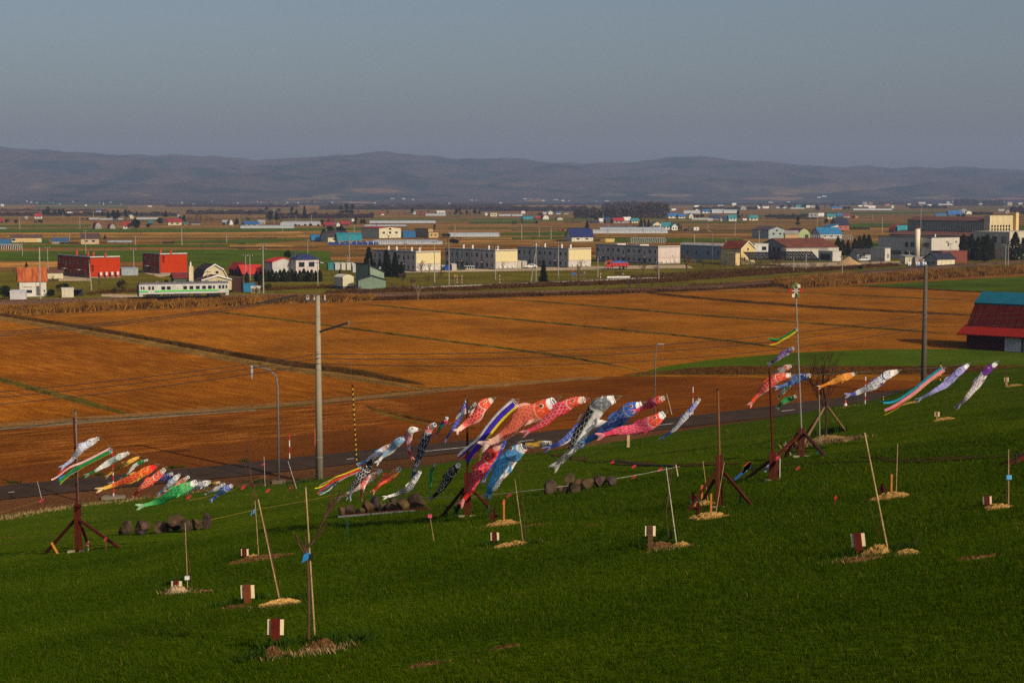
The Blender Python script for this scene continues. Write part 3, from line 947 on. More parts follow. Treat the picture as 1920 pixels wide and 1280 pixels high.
def apartments(label, L, C, Rr, yb, yt, wm, chim, roofc, chcol, canopy=(0.6, 0.55, 0.45), tanks=0, pink=False):
    r = house('apartment_block', label, 'apartments', L, C, Rr, yb, yt, 'flat', yaw=35, wm=wm, roofc=roofc, group='two storey apartment blocks')
    w, l, h = dims(r)
    obj('parapet', MB().box(-0.05, -0.05, h + 0.2, w + 0.05, 0.2, h + 0.5).box(-0.05, 0.2, h + 0.2, 0.2, l, h + 0.5), mat((0.6, 0.57, 0.5), 0.7), r)
    for cpx in chim:
        u = (C - cpx) / (C - L) * l
        chimney(r, 1.6, u, h + 0.2, 1.7, 0.34, chcol, 'chimney')
    n = max(3, int(l / 3.0))
    k = 0
    obj('base_course', MB().box(-0.06, -0.05, 0, w + 0.04, -0.012, 0.45).box(-0.06, -0.012, 0, -0.012, l, 0.45), mat((0.2, 0.18, 0.16), 0.9, 0.2), r)
    for i in range(5):
        obj('downpipe', MB().tube([(-0.12, l * (0.02 + 0.24 * i), 0.1), (-0.12, l * (0.02 + 0.24 * i), h + 0.1)], 0.09, 5), mat((0.2, 0.17, 0.15), 0.6), r)
    for i in range(n):
        u = (i + 0.5) / n * l
        if i % 4 == 2:
            d = put(r, 'door', 'l', u, 1.05, 1.5, 2.1, mat((0.12, 0.12, 0.13), 0.5), 0.06)
            cb = obj('canopy', MB().box(-1.3, u - 1.3, 2.35, -0.02, u + 1.3, 2.55), mat(canopy, 0.7), r)
            window(r, 'l', u, h - 2.1, 0.7, 1.5)
        else:
            window(r, 'l', u, 1.55, 1.35 if i % 2 else 0.9, 1.4)
            window(r, 'l', u, h - 1.55, 1.35 if i % 2 else 0.9, 1.4)
    if tanks:
        for i in range(tanks):
            tk = obj('oil_tank', MB().box(w * (0.3 + i * 0.19) - 0.35, -1.3, 0.9, w * (0.3 + i * 0.19) + 0.35, -0.55, 1.9), mat((0.6, 0.55, 0.5), 0.5), r)
            st = MB()
            for a in (-0.3, 0.3):
                for b in (-1.25, -0.6):
                    st.beam((w * (0.3 + i * 0.19) + a, b, 0), (w * (0.3 + i * 0.19) + a * 0.7, b, 0.9), 0.08)
            obj('stand', st, mat((0.5, 0.1, 0.04), 0.6), tk)
    return r
apartments('long orange two storey apartment block with four orange chimneys beside the grey shed', 108, 170, 225, 522, 484, brickish(ORANGE), [136, 157, 167, 188], (0.06, 0.055, 0.055), (0.5, 0.06, 0.012), tanks=4)
apartments('shorter orange two storey apartment block with two chimneys behind the train', 268, 301, 351, 514, 478, brickish(ORANGE), [293, 312], (0.06, 0.055, 0.055), (0.5, 0.06, 0.012))
PALE = mat((0.50, 0.47, 0.43), 0.8, 0.08, 0.5, streak=0.2)
PALE2 = mat((0.56, 0.48, 0.44), 0.8, 0.08, 0.5, streak=0.2)
CH = (0.72, 0.7, 0.66)
WAP = []
for lab, L, C_, Rr, yb, yt, chim in [('leftmost grey and cream apartment block half hidden by dark conifers', 700, 780, 826, 510, 474, [722, 737, 765, 779]),
                                     ('second grey and cream apartment block with four white chimneys above the parked dark car', 835, 928, 970, 506, 471, [863, 880, 910, 926]),
                                     ('third grey and cream apartment block with chimneys, the leaning pole before it', 970, 1066, 1108, 502.5, 468, [999, 1016, 1047, 1063]),
                                     ('pinkish apartment block without chimneys behind the red dump truck', 1117, 1234, 1275, 496, 464, [])]:
    r = apartments(lab, L, C_, Rr, yb, yt, PALE if chim else PALE2, chim, (0.10, 0.075, 0.07), CH, (0.5, 0.4, 0.36))
    w, l, h = dims(r)
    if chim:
        obj('sunlit_face_tint', MB().box(0.15, -0.06, h * 0.42, w, -0.01, h - 0.02), mat((0.62, 0.53, 0.29), 0.8, 0.06), r)  # thin cream sheet: warm sunlight on the front wall put into its colour
    obj('belt_course', MB().box(-0.05, -0.09, h * 0.40, w + 0.03, -0.01, h * 0.425).box(-0.07, -0.05, h * 0.44, -0.01, l, h * 0.46), mat((0.5, 0.33, 0.28), 0.8), r)
    for i in range(4):
        put(r, 'wall_heater', 'f', w * (0.2 + 0.2 * i), 1.0, 0.7, 0.6, mat((0.68, 0.6, 0.48), 0.6), 0.35)
    if not chim:
        for x in (0.35, 0.72):
            obj('roof_box', MB().box(w * 0.2, l * x, h + 0.2, w * 0.6, l * x + 2.2, h + 0.75), mat((0.6, 0.57, 0.54), 0.7), r)

# --- left group by the railway
r = house('house', 'small white house with rusty orange roof beside the grey pole', 'house', 22, 37, 86, 557, 527, 'gable_x', 503, 18, (0.74, 0.70, 0.62), rm=rusty((0.42, 0.10, 0.03)), maxl=9)
w, l, h = dims(r)
rows(r, 'f', [w * 0.33], 1.4, 1.9, 0.9); put(r, 'window', 'f', w * 0.33, 2.6, 2.0, 0.15, mat((0.5, 0.45, 0.4)), 0.3)
put(r, 'door', 'f', w * 0.7, 1.5, 1.0, 2.4, mat((0.1, 0.1, 0.1)), 0.05); rows(r, 'f', [w * 0.93], 1.5, 0.5, 0.6)
rows(r, 'l', [l * 0.3, l * 0.7], 3.2, 0.8, 1.3); rows(r, 'l', [l * 0.4], 1.2, 1.2, 0.7)
house('garden_shed', 'lilac white metal shed in front of the rust roofed house', 'shed', 18, 19, 47, 565, 548, 'shed_x', 546.5, 10, (0.6, 0.58, 0.6), (0.55, 0.54, 0.57), deep=2.2, over=0.1)
r = house('garden_shed', 'ribbed cream metal shed next to the black carport', 'shed', 113, 116, 137, 558, 543.5, 'shed_x', 542, 15, (0.72, 0.66, 0.5), (0.66, 0.62, 0.5), deep=2, over=0.1, ribs=0.3)
t = thing('carport', 'black open carport next to the ribbed cream shed', 'carport', plain(138, 556), R(15))
cw = 16 / ppm(plain(138, 556).y)
for x in (0, cw):
    for y in (0, 3):
        obj('post', MB().box(x - 0.06, y - 0.06, 0, x + 0.06, y + 0.06, 1.6), mat((0.03, 0.03, 0.03)), t)
obj('roof', MB().box(-0.15, -0.2, 1.6, cw + 0.15, 3.2, 1.72), mat((0.04, 0.04, 0.04)), t)
obj('back_panel', MB().box(0, 2.9, 0.1, cw, 2.98, 1.55), mat((0.03, 0.03, 0.032)), t)
house('shed', 'low cream shed with brown roof behind the rust roofed house', 'shed', 84, 86, 118, 523, 511, 'gable_x', 507, 18, (0.7, 0.62, 0.42), (0.16, 0.07, 0.05), deep=5)
r = house('shed', 'flat grey blue shed right of the long orange flats', 'shed', 226, 228, 259, 517, 503.5, 'flat', None, 22, (0.36, 0.42, 0.46), (0.3, 0.33, 0.36), deep=6)
# gambrel house and its wing
r = house('gambrel_house', 'beige house with dark brown gambrel roof and white barge boards behind the train', 'house', 360, 378, 426, 539, 522, 'gambrel_y', 496, 30, (0.66, 0.56, 0.36), (0.055, 0.028, 0.024), trim=(0.7, 0.68, 0.66), maxl=14)
w, l, h = dims(r)
rows(r, 'f', [w * 0.6], h + 1.6, 1.0, 0.9)
r = house('house_wing', 'low beige wing with pale edged gable below the gambrel house', 'house', 377, 380, 434, 545, 525, 'gable_y', 517, 24, (0.66, 0.55, 0.34), (0.13, 0.05, 0.035), trim=(0.72, 0.70, 0.68), deep=6)
P = plain(358, 543)
t = thing('chimney_stack', 'tall beige chimney stack left of the gambrel house', 'chimney', P, R(25))
obj('shaft', MB().box(-0.6, -0.6, 0, 0.6, 0.6, at(358, 499, P.y).z), mat((0.6, 0.5, 0.32), 0.8, streak=0.3), t)
obj('flue', MB().tube([(0, 0, at(358, 499, P.y).z), (0, 0, at(358, 491, P.y).z)], 0.22, 8), mat((0.7, 0.7, 0.7), 0.4), t)
house('house', 'small green walled house with dark red roof left of the chimney stack', 'house', 322, 327, 355, 536, 521, 'gable_x', 512, 20, (0.09, 0.14, 0.10), (0.20, 0.035, 0.03), deep=6)
r = house('house', 'maroon house with red roof and white framed window left of the garage', 'house', 429, 447, 467, 518, 505, 'gable_y', 493, 35, (0.10, 0.03, 0.03), (0.36, 0.03, 0.025), maxl=12)
w, l, h = dims(r); window(r, 'f', w * 0.45, h * 0.85, 2.2, 1.6, (0.75, 0.75, 0.75))
house('house', 'low house with bright red roof beside the roadside poles', 'house', 450, 456, 493, 519, 513, 'gable_x', 497, 25, (0.12, 0.05, 0.05), (0.55, 0.04, 0.03), deep=8)
house('shed', 'dark brown ribbed shed right of the beige wing', 'shed', 435, 436, 455, 548, 523, 'flat', None, 10, (0.07, 0.028, 0.024), (0.06, 0.03, 0.028), deep=4, ribs=0.4)
house('container', 'bright blue container beside the brown shed', 'container', 455, 456.5, 477, 548, 533, 'flat', None, 8, (0.03, 0.24, 0.44), (0.03, 0.2, 0.38), deep=2.4, ribs=0.35)
t = house('notice_board', 'small wooden display cabinet with pale roof near the blue container', 'notice board', 470, 471, 487, 550, 540, 'shed_x', 538, 6, (0.32, 0.26, 0.18), (0.55, 0.52, 0.46), deep=0.8, over=0.15)
w, l, h = dims(t)
for i in range(3):
    put(t, 'panel', 'f', w * (0.22 + 0.28 * i), h * 0.5, w * 0.2, h * 0.55, mat((0.1, 0.07, 0.05)), 0.03)
r = house('garage', 'white walled garage with bright red low roof behind the hedge', 'garage', 497, 511, 552, 520, 491, 'gable_y', 483.5, 35, (0.60, 0.58, 0.56), (0.60, 0.035, 0.02), maxl=14)
r = house('house', 'white two storey house with navy hip roof behind the conifer hedge', 'house', 543, 555, 598, 520, 487, 'hip', 476, 30, (0.66, 0.58, 0.56), (0.03, 0.04, 0.12), maxl=11)
w, l, h = dims(r)
for u in (0.25, 0.68):
    window(r, 'f', w * u, h - 1.5, 1.9, 1.5, (0.08, 0.08, 0.08))
chimney(r, w * 0.1, l * 0.5, h + 0.5, 2.2, 0.35, (0.05, 0.06, 0.14))
r = house('house', 'cream boxy building with rounded roof on a dark concrete base', 'building', 626, 643, 663, 543, 521, 'round_y', 516, 32, (0.72, 0.66, 0.46), (0.70, 0.66, 0.5), over=0.05, maxl=10)
w, l, h = dims(r)
obj('base', MB().box(-0.12, -0.12, 0, w + 0.12, l, 0.9), mat((0.09, 0.085, 0.08)), r)
r = house('house', 'pale green house with steep dark shed roof and black flue beside the conifers', 'house', 667, 690, 720, 540, 511, 'shedb_y', 496, 30, (0.26, 0.36, 0.27), (0.028, 0.025, 0.03), maxl=8)
w, l, h = dims(r)
chimney(r, w * 0.05, -0.4, 1.0, h + 2.6, 0.22, (0.03, 0.03, 0.035), 'flue')
window(r, 'f', w * 0.75, h + 1.2, 0.5, 0.5, (0.7, 0.7, 0.7))
house('house_porch', 'low green front wing with dark gable of the pale green house', 'house', 667, 672, 723, 545, 525, 'gable_y', 517, 15, (0.20, 0.29, 0.21), (0.035, 0.03, 0.035), deep=4)
for i, (a, b, col) in enumerate([(615, 626, (0.05, 0.23, 0.25)), (628, 638.5, (0.55, 0.56, 0.55)), (640, 648, (0.66, 0.62, 0.5)), (650, 658, (0.66, 0.63, 0.53)), (660, 668, (0.6, 0.6, 0.58)), (671, 677, (0.62, 0.6, 0.55))]):
    lab = ['teal garden shed at the left end of the row of storage sheds', 'light grey storage shed next to the teal one', 'cream storage shed third in the row', 'cream storage shed fourth in the row', 'white storage shed fifth in the row behind the pale green house', 'small white shed at the right end of the storage row'][i]
    house('storage_shed', lab, 'shed', a, a + 0.6, b, 506.5, 495, 'shed_x', 494, 20, col, tuple(c * 0.9 for c in col), deep=1.8, over=0.08, group='row of storage sheds')

# --- middle and right of the village
r = house('hall', 'long low grey blue hall with pale roof left of the cream house', 'hall', 1276, 1353, 1362, 488, 461, 'gable_y', 457.5, 35, (0.30, 0.35, 0.40), (0.42, 0.40, 0.38), maxl=46)
w, l, h = dims(r)
rows(r, 'l', [l * k for k in (0.08, 0.32, 0.6, 0.82)], 2.7, 1.1, 1.5, (0.2, 0.2, 0.22))
r = house('house', 'cream house with steep rust red roof and white gable boards next to the solar panels', 'house', 1353, 1389, 1415, 497, 466, 'gable_y', 452.5, 35, (0.76, 0.58, 0.26), rm=rusty((0.22, 0.045, 0.022)), trim=(0.72, 0.69, 0.6), maxl=16)
w, l, h = dims(r)
rows(r, 'f', [w * 0.5], h * 0.95, 0.9, 1.0); rows(r, 'f', [w * 0.25, w * 0.6], h * 0.38, 0.7, 1.3); rows(r, 'l', [l * 0.35], h * 0.85, 0.8, 0.9)
house('house_wing', 'flat roofed cream wing in front of the rust roofed cream house', 'house', 1351, 1379, 1387, 498, 475.5, 'flat', None, 35, (0.74, 0.57, 0.27), (0.4, 0.34, 0.2), maxl=11)
r = house('building', 'white cubic building with one dark window right of the cream house', 'building', 1413, 1414.5, 1440, 486, 458, 'flat', None, 25, (0.62, 0.63, 0.6), (0.5, 0.5, 0.48), deep=8)
w, l, h = dims(r); window(r, 'f', w * 0.7, h * 0.72, 2.2, 1.6, (0.4, 0.4, 0.4))
r = house('warehouse', 'large grey warehouse under a broad rusty brown roof behind the solar panels', 'warehouse', 1422, 1476, 1569, 484, 464, 'gable_x', 447, 20, (0.36, 0.35, 0.32), rm=rusty((0.17, 0.055, 0.032)), maxl=60, streak=0.5)
w, l, h = dims(r)
for u in (0.3, 0.45, 0.62):
    put(r, 'door', 'l', l * u, 2.2, 2.4, 4.2, mat((0.09, 0.055, 0.045)), 0.06)
house('annex', 'low white annex along the front of the rusty warehouse', 'building', 1470, 1474, 1534, 486, 467, 'flat', None, 14, (0.66, 0.62, 0.54), (0.45, 0.42, 0.36), deep=5)
r = house('garage', 'white garage block with open carport bay right of the solar panels', 'garage', 1534, 1561, 1577, 490, 472, 'flat', None, 30, (0.66, 0.62, 0.54), (0.5, 0.48, 0.42), maxl=18)
w, l, h = dims(r)
put(r, 'opening', 'l', l * 0.5, 1.6, l * 0.7, 2.4, mat((0.06, 0.05, 0.05)), 0.04)  # flat dark plate, painted shade for the inside of the bay
house('annex', 'upper white annex wall between warehouse roof and garage block', 'building', 1540, 1545, 1572, 483, 465, 'flat', None, 14, (0.68, 0.64, 0.55), (0.45, 0.42, 0.36), deep=5)
r = house('house', 'little white house with dark grey gable roof behind the white van', 'house', 1604, 1607, 1636, 488, 476, 'gable_x', 467, 12, (0.58, 0.56, 0.53), (0.05, 0.045, 0.045), deep=7)
w, l, h = dims(r); rows(r, 'f', [w * 0.2], h * 0.7, 1.0, 0.7)
r = house('institution', 'big white two storey institution with round chimney and lit right end', 'building', 1646, 1746, 1798, 487, 446, 'flat', None, 35, (0.68, 0.63, 0.55), (0.07, 0.06, 0.055), maxl=44)
w, l, h = dims(r)
def lu(px): return (1746 - px) / 100.0 * l
for a, ww in ((1736, 3.6), (1713, 3.2), (1700, 1.8)):
    window(r, 'l', lu(a), h * 0.66, ww, 2.0, (0.3, 0.3, 0.3))
for a, ww in ((1713, 3.4), (1700, 1.8), (1688, 1.2), (1679, 4.6)):
    window(r, 'l', lu(a), h * 0.28, ww, 1.7, (0.3, 0.3, 0.3))
window(r, 'f', w * 0.6, h * 0.68, 0.8, 1.5, (0.4, 0.38, 0.34))
for x in (0.53, 0.85):
    obj('vent_hood', MB().box(w * x, -0.5, h * 0.78, w * x + 0.8, -0.02, h * 0.84), mat((0.3, 0.28, 0.25)), r)
ch = obj('chimney', MB().tube([(-1.3, lu(1724), 0), (-1.3, lu(1724), h + 3.6)], 1.05, 16), mat((0.74, 0.68, 0.5), 0.8, 0.1, streak=0.3), r, smooth=True)
obj('cap', MB().tube([(-1.3, lu(1724), h + 3.55), (-1.3, lu(1724), h + 4.1)], 1.12, 16), mat((0.14, 0.06, 0.04)), ch)
obj('antenna', MB().tube([(1.2, lu(1722), h), (1.2, lu(1722), h + 14)], 0.09, 5), mat((0.5, 0.5, 0.5), 0.4, metal=0.5), r)
obj('vent_pipe', MB().tube([(3, lu(1743), h), (3, lu(1743), h + 1.4)], 0.3, 8), mat((0.7, 0.7, 0.7)), r)
r = house('building', 'low white block at the left end of the institution', 'building', 1632, 1659, 1669, 490, 466, 'flat', None, 35, (0.68, 0.63, 0.55), (0.3, 0.28, 0.25), maxl=16)
w, l, h = dims(r); window(r, 'f', w * 0.55, h * 0.42, 0.8, 1.6)
house('building', 'brick red flat building behind the navy roofed garage row', 'building', 1760, 1766, 1813, 493, 472, 'flat', None, 16, (0.25, 0.07, 0.045), (0.22, 0.07, 0.05), deep=8)
r = house('garage_row', 'white shuttered garage row under a navy gable roof', 'garage', 1733, 1757, 1790, 499, 485, 'gable_x', 474.5, 28, (0.5, 0.5, 0.48), (0.035, 0.035, 0.06), maxl=11, over=0.6)
w, l, h = dims(r)
for i in range(4):
    put(r, 'shutter', 'f', w * (0.125 + 0.25 * i), h * 0.5, w * 0.23, h * 0.94, mat((0.6, 0.55, 0.38), 0.6), 0.05)
rows(r, 'l', [l * 0.3, l * 0.7], h * 0.5, 2.0, 1.1)
house('garden_shed', 'small cream shed with black opening left of the lilac container', 'shed', 1690, 1697, 1715, 495, 481, 'shed_x', 479.5, 25, (0.64, 0.58, 0.42), (0.3, 0.3, 0.3), deep=3)
house('container', 'pale lilac container behind the blue tarpaulin', 'container', 1715, 1716, 1735.5, 495, 483, 'flat', None, 10, (0.42, 0.33, 0.33), (0.4, 0.33, 0.33), deep=2.5)
# gymnasium
P = plain(1844, 466)
r = house('gymnasium', 'large gymnasium with ribbed grey upper wall, brown roofs and cream tower', 'gymnasium', 1700, 1844, 1872, 466, 414.5, 'gable_y', 408, 35, (0.20, 0.22, 0.19), (0.17, 0.075, 0.055), maxl=75, ribs=0, over=0.5)
w, l, h = dims(r)
rib = MB()
for i in range(46):
    u = (i + 0.5) / 46 * l
    rib.box(-0.25, u - 0.16, h * 0.60, -0.01, u + 0.16, h - 0.2)
obj('ribs', rib, mat((0.36, 0.38, 0.32)), r)
obj('lower_roof', MB().prism([(-9.0, h * 0.44), (0.0, h * 0.60), (0.0, h * 0.615), (-9.0, h * 0.46)], 'y', -0.5, l + 4), mat((0.19, 0.085, 0.06), 0.7, streak=0.3), r)
aw = obj('aisle_wall', MB().box(-8.4, 0, 0, -0.02, l + 3.5, h * 0.43), mat((0.10, 0.09, 0.08)), r)
pil = MB()
for i in range(13):
    u = i / 12 * l
    obj('pillar', MB().box(-8.8, u - 0.35, 0, -8.42, u + 0.35, h * 0.44), mat((0.5, 0.43, 0.3)), r)
obj('eave_strip', MB().box(-9.1, -0.6, h * 0.425, -8.9, l + 4, h * 0.46), mat((0.1, 0.05, 0.04)), r)
tw = obj('tower', MB().box(0.3, -3.0, 0, w + 6.5, -0.05, h + 2.6), mat((0.58, 0.49, 0.28), 0.8, 0.1, 0.4, streak=0.35), r)
obj('tower_pier', MB().box(w + 6.5, -4.6, 0, w + 8.6, -0.1, h + 4.0), mat((0.72, 0.5, 0.22), 0.8, 0.1, streak=0.4), tw)
obj('tower_pier', MB().box(-0.2, -3.6, 0, 0.3, -0.1, h + 2.7), mat((0.55, 0.48, 0.34), 0.8, streak=0.4), tw)
for i in range(7):
    for k in range(3):
        obj('dark_vent_disc', MB().tube([(2.2 + i * (w + 2.5) / 6.5, -3.06, h * (0.58 + 0.115 * k)), (2.2 + i * (w + 2.5) / 6.5, -2.9, h * (0.58 + 0.115 * k))], 0.66, 8), mat((0.03, 0.02, 0.018)), tw)  # solid dark discs, the shade inside the holes put into their colour
r = house('building', 'grey and white school wing beyond the tall conifers at the right edge', 'building', 1822, 1892, 1990, 486, 436, 'flat', None, 35, (0.62, 0.56, 0.44), (0.6, 0.52, 0.38), maxl=30)
w, l, h = dims(r)
rows(r, 'l', [l * 0.15, l * 0.4, l * 0.7], h * 0.72, 2.4, 2.6, (0.2, 0.2, 0.2))
for z in (0.3, 0.68):
    rows(r, 'f', [3.5, 9.5, 15.5], h * z, 4.5, 2.6, (0.35, 0.33, 0.3))
obj('emblem', MB().tube([(3.0, -0.12, h * 0.9), (3.0, -0.02, h * 0.9)], 0.6, 14), mat((0.75, 0.72, 0.68)), r)
obj('emblem', MB().tube([(3.0, -0.18, h * 0.9), (3.0, -0.125, h * 0.9)], 0.3, 12), mat((0.6, 0.08, 0.08)), r)

# --- middle distance farms:  name, label, cat, L, C, R, yb, yt, roof, rt, yaw, wall, roof colour
BLU = (0.03, 0.16, 0.33); TEAL = (0.02, 0.20, 0.25); NAVY = (0.022, 0.032, 0.10); RED = (0.36, 0.03, 0.03); BRN = (0.10, 0.055, 0.05)
for a in [
    ('barn', 'long cream farm shed with five tan doors behind the rust roofed house', 'barn', 16, 22, 79, 455, 445, 'gable_x', 440.5, 8, (0.66, 0.64, 0.42), BRN),
    ('house', 'maroon shed with blue roof at the left edge', 'shed', -8, -6, 19, 464, 456, 'gable_x', 449, 8, (0.10, 0.03, 0.04), (0.03, 0.12, 0.26)),
    ('shed', 'low grey shed with blue slanted roof in the left fields', 'shed', 97, 98, 129, 457.5, 451, 'gable_x', 446.5, 12, (0.3, 0.3, 0.28), (0.03, 0.08, 0.2)),
    ('house', 'tall beige farmhouse with dark brown roof behind the orange flats', 'farmhouse', 146, 152, 186, 458, 447, 'gable_x', 438, 12, (0.62, 0.48, 0.30), BRN),
    ('barn', 'blue roofed barn left of the white gambrel farmhouse', 'barn', 583, 585, 603, 453, 449, 'round_x', 440.5, 15, (0.08, 0.09, 0.1), BLU),
    ('farmhouse', 'white farmhouse with dark gambrel roof amid blue roofs', 'farmhouse', 602, 615, 655, 454, 444, 'gambrel_x', 433.5, 25, (0.70, 0.64, 0.44), (0.06, 0.042, 0.05)),
    ('farmhouse', 'teal roofed farmhouse with tan front beside blue tarpaulins', 'farmhouse', 629, 634, 678, 458, 450, 'gambrel_x', 437, 18, (0.42, 0.28, 0.17), TEAL),
    ('warehouse', 'big cream warehouse with red roof edge left of the blue quonset', 'warehouse', 678, 711, 752, 446.5, 428, 'gable_y', 425.5, 35, (0.74, 0.68, 0.48), (0.4, 0.045, 0.04)),
    ('quonset', 'round blue quonset shed between cream warehouse and tan house', 'shed', 755, 757, 778, 445.5, 444, 'arch_x', 433, 12, (0.03, 0.1, 0.22), (0.02, 0.11, 0.27)),
    ('house', 'tan two storey flat house right of the blue quonset', 'house', 778, 803, 812, 445.5, 429, 'flat', None, 35, (0.50, 0.34, 0.14), (0.12, 0.07, 0.045)),
    ('house_wing', 'low tan wing of the flat tan house', 'house', 800, 804, 822, 446, 436, 'flat', None, 30, (0.60, 0.42, 0.18), (0.12, 0.07, 0.045)),
    ('farmhouse', 'white farmhouse with steep navy roof behind the third white flats', 'farmhouse', 1060, 1072, 1112, 453, 444, 'gable_x', 428.5, 25, (0.70, 0.66, 0.54), (0.018, 0.028, 0.12)),
    ('container', 'yellow container right of the navy roofed farmhouse', 'container', 1134, 1135, 1152, 454, 448, 'flat', None, 8, (0.74, 0.56, 0.18), (0.6, 0.48, 0.2)),
    ('farm_building', 'dark blue farm building with pale blue lit gable', 'farm building', 1409, 1441, 1471, 447.5, 431, 'gable_y', 425, 35, (0.36, 0.43, 0.42), (0.10, 0.07, 0.075)),
    ('barn', 'pale green barn with rounded gable and brown roof', 'barn', 1474, 1497, 1518, 446.5, 437, 'round_y', 428, 35, (0.44, 0.52, 0.24), (0.10, 0.035, 0.035)),
    ('shed', 'tan shuttered lean-to in front of the pale green barn', 'shed', 1470, 1472, 1496, 447, 438, 'shed_x', 434, 10, (0.60, 0.42, 0.20), (0.26, 0.25, 0.25)),
    ('farmhouse', 'white farmhouse under wide blue roof right of the green barn', 'farmhouse', 1521, 1538, 1578, 447.5, 438.5, 'gable_x', 427, 20, (0.62, 0.62, 0.56), (0.03, 0.17, 0.35)),
    ('house_storey', 'upper white storey with flat blue roof on the blue roofed farmhouse', 'house', 1541, 1556, 1570, 441, 426, 'shed_y', 421, 30, (0.60, 0.62, 0.56), (0.03, 0.18, 0.36)),
    ('house', 'salmon pink house with steep navy roof', 'house', 1555, 1569, 1591, 431.5, 422, 'gable_x', 408.5, 22, (0.52, 0.14, 0.10), (0.025, 0.03, 0.055)),
    ('barn', 'red arched barn beside the gymnasium', 'barn', 1666, 1676, 1700, 436, 431, 'arch_y', 420, 35, (0.10, 0.03, 0.03), (0.32, 0.04, 0.035)),
    ('barn', 'teal domed barn left of the gymnasium', 'barn', 1678, 1684, 1703, 437, 432, 'round_x', 423, 15, (0.05, 0.1, 0.11), (0.03, 0.24, 0.28)),
]:
    nm, lb, ct, L, C_, Rr, yb, yt, rf, rt, yw, wc, rc = a
    r = house(nm, lb, ct, L, C_, Rr, yb, yt, rf, rt, yw, wc, rc, maxl=30, over=0.5)
    w, l, h = dims(r)
    if 'five tan doors' in lb:
        for i in range(5):
            put(r, 'door', 'f', w * (0.22 + 0.145 * i), h * 0.46, w * 0.12, h * 0.85, mat((0.62, 0.40, 0.16)), 0.08)
        window(r, 'f', w * 0.07, h * 0.55, 2.0, 1.2)
    elif ct in ('farmhouse', 'house', 'farm building', 'warehouse') and h > 2:
        k = 2 if w < 14 else 3
        for i in range(k):
            window(r, 'f', w * (i + 0.7) / (k + 0.4), h * 0.55, min(1.8, w * 0.2), min(1.3, h * 0.35))
        if h > 7:
            for i in range(k):
                window(r, 'l', min(l, 20) * (i + 0.7) / (k + 0.4), h * 0.3, 1.6, 1.4)
        if rf[-2:] == '_y' or rf == 'gambrel_x':
            window(r, 'l' if rf == 'gambrel_x' else 'f', (l if rf == 'gambrel_x' else w) * 0.5, h * 1.0 if rf == 'gambrel_x' else h * 0.92, 1.6, 1.3)
    elif ct == 'barn' and rf[-1] == 'y':
        put(r, 'door', 'f', w * 0.7, h * 0.35, w * 0.3, h * 0.65, mat((0.05, 0.045, 0.045)), 0.05)

# --- the red barn with teal roof at the right edge
P = plain(1812, 654)
ths = R(-40)
root = thing('red_barn', 'dark red barn with teal topped gambrel roof and red skirt eaves', 'barn', P, ths)
k = P.y / F
H = lambda py: at(1812, py, P.y).z
W = 34.0
DW = 14.0
he = H(625)
RD = mat((0.055, 0.004, 0.003), 0.7, 0.2, 0.8, streak=0.35)
obj('wall', MB().prism([(0, 0), (0, he + 0.6), (1.2, he + 1.0), (4.2, H(571)), (DW / 2, H(553)), (DW - 4.2, H(571)), (DW - 1.2, he + 1.0), (DW, he), (DW, 0)], 'x', 0, W), RD, root)
obj('lower_roof', MB().prism([(1.0, he + 1.0), (4.1, H(571) + 0.02), (4.1, H(571) + 0.22), (0.85, he + 1.15)], 'x', -0.5, W), mat((0.075, 0.005, 0.004), 0.8, 0.15, 0.7, streak=0.2), root)
obj('upper_roof', MB().prism([(3.8, H(571) - 0.1), (DW / 2, H(553) + 0.05), (DW / 2, H(553) + 0.3), (3.7, H(571) + 0.15)], 'x', -0.6, W), mat((0.008, 0.12, 0.18), 0.8, 0.12, 0.6, streak=0.15), root)
obj('upper_roof', MB().prism([(DW / 2, H(553) + 0.05), (DW - 3.8, H(571)), (DW - 3.7, H(571) + 0.25), (DW / 2, H(553) + 0.3)], 'x', -0.6, W), mat((0.008, 0.12, 0.18), 0.8, 0.12, 0.6, streak=0.15), root)
obj('skirt_roof', MB().prism([(-1.6, he - 0.15), (1.3, he + 1.15), (1.3, he + 1.35), (-1.7, he + 0.02)], 'x', -1.0, W), mat((0.26, 0.012, 0.006), 0.8, 0.15, 0.7, streak=0.15), root)
for i in range(26):
    x = 0.3 + i * 1.25
    obj('wall_seam', MB().box(x, -0.05, 0.05, x + 0.09, -0.003, he - 0.1), mat((0.04, 0.003, 0.003), 0.8), root)
    a0_, b0_ = (0.85, he + 1.15), (4.1, H(571) + 0.22)
    obj('roof_seam', MB().prism([(a0_[0], a0_[1]), (b0_[0], b0_[1]), (b0_[0] - 0.02, b0_[1] + 0.07), (a0_[0] - 0.02, a0_[1] + 0.07)], 'x', x, x + 0.07), mat((0.06, 0.004, 0.004), 0.8), root)
d = put(root, 'door', 'f', (1906 - 1812) * k, he * 0.45, 3.2, he * 0.9, mat((0.5, 0.52, 0.55), 0.6), 0.1)
put(root, 'post', 'f', (1922 - 1812) * k, he * 0.48, 0.3, he * 0.95, mat((0.05, 0.03, 0.03)), 0.12)
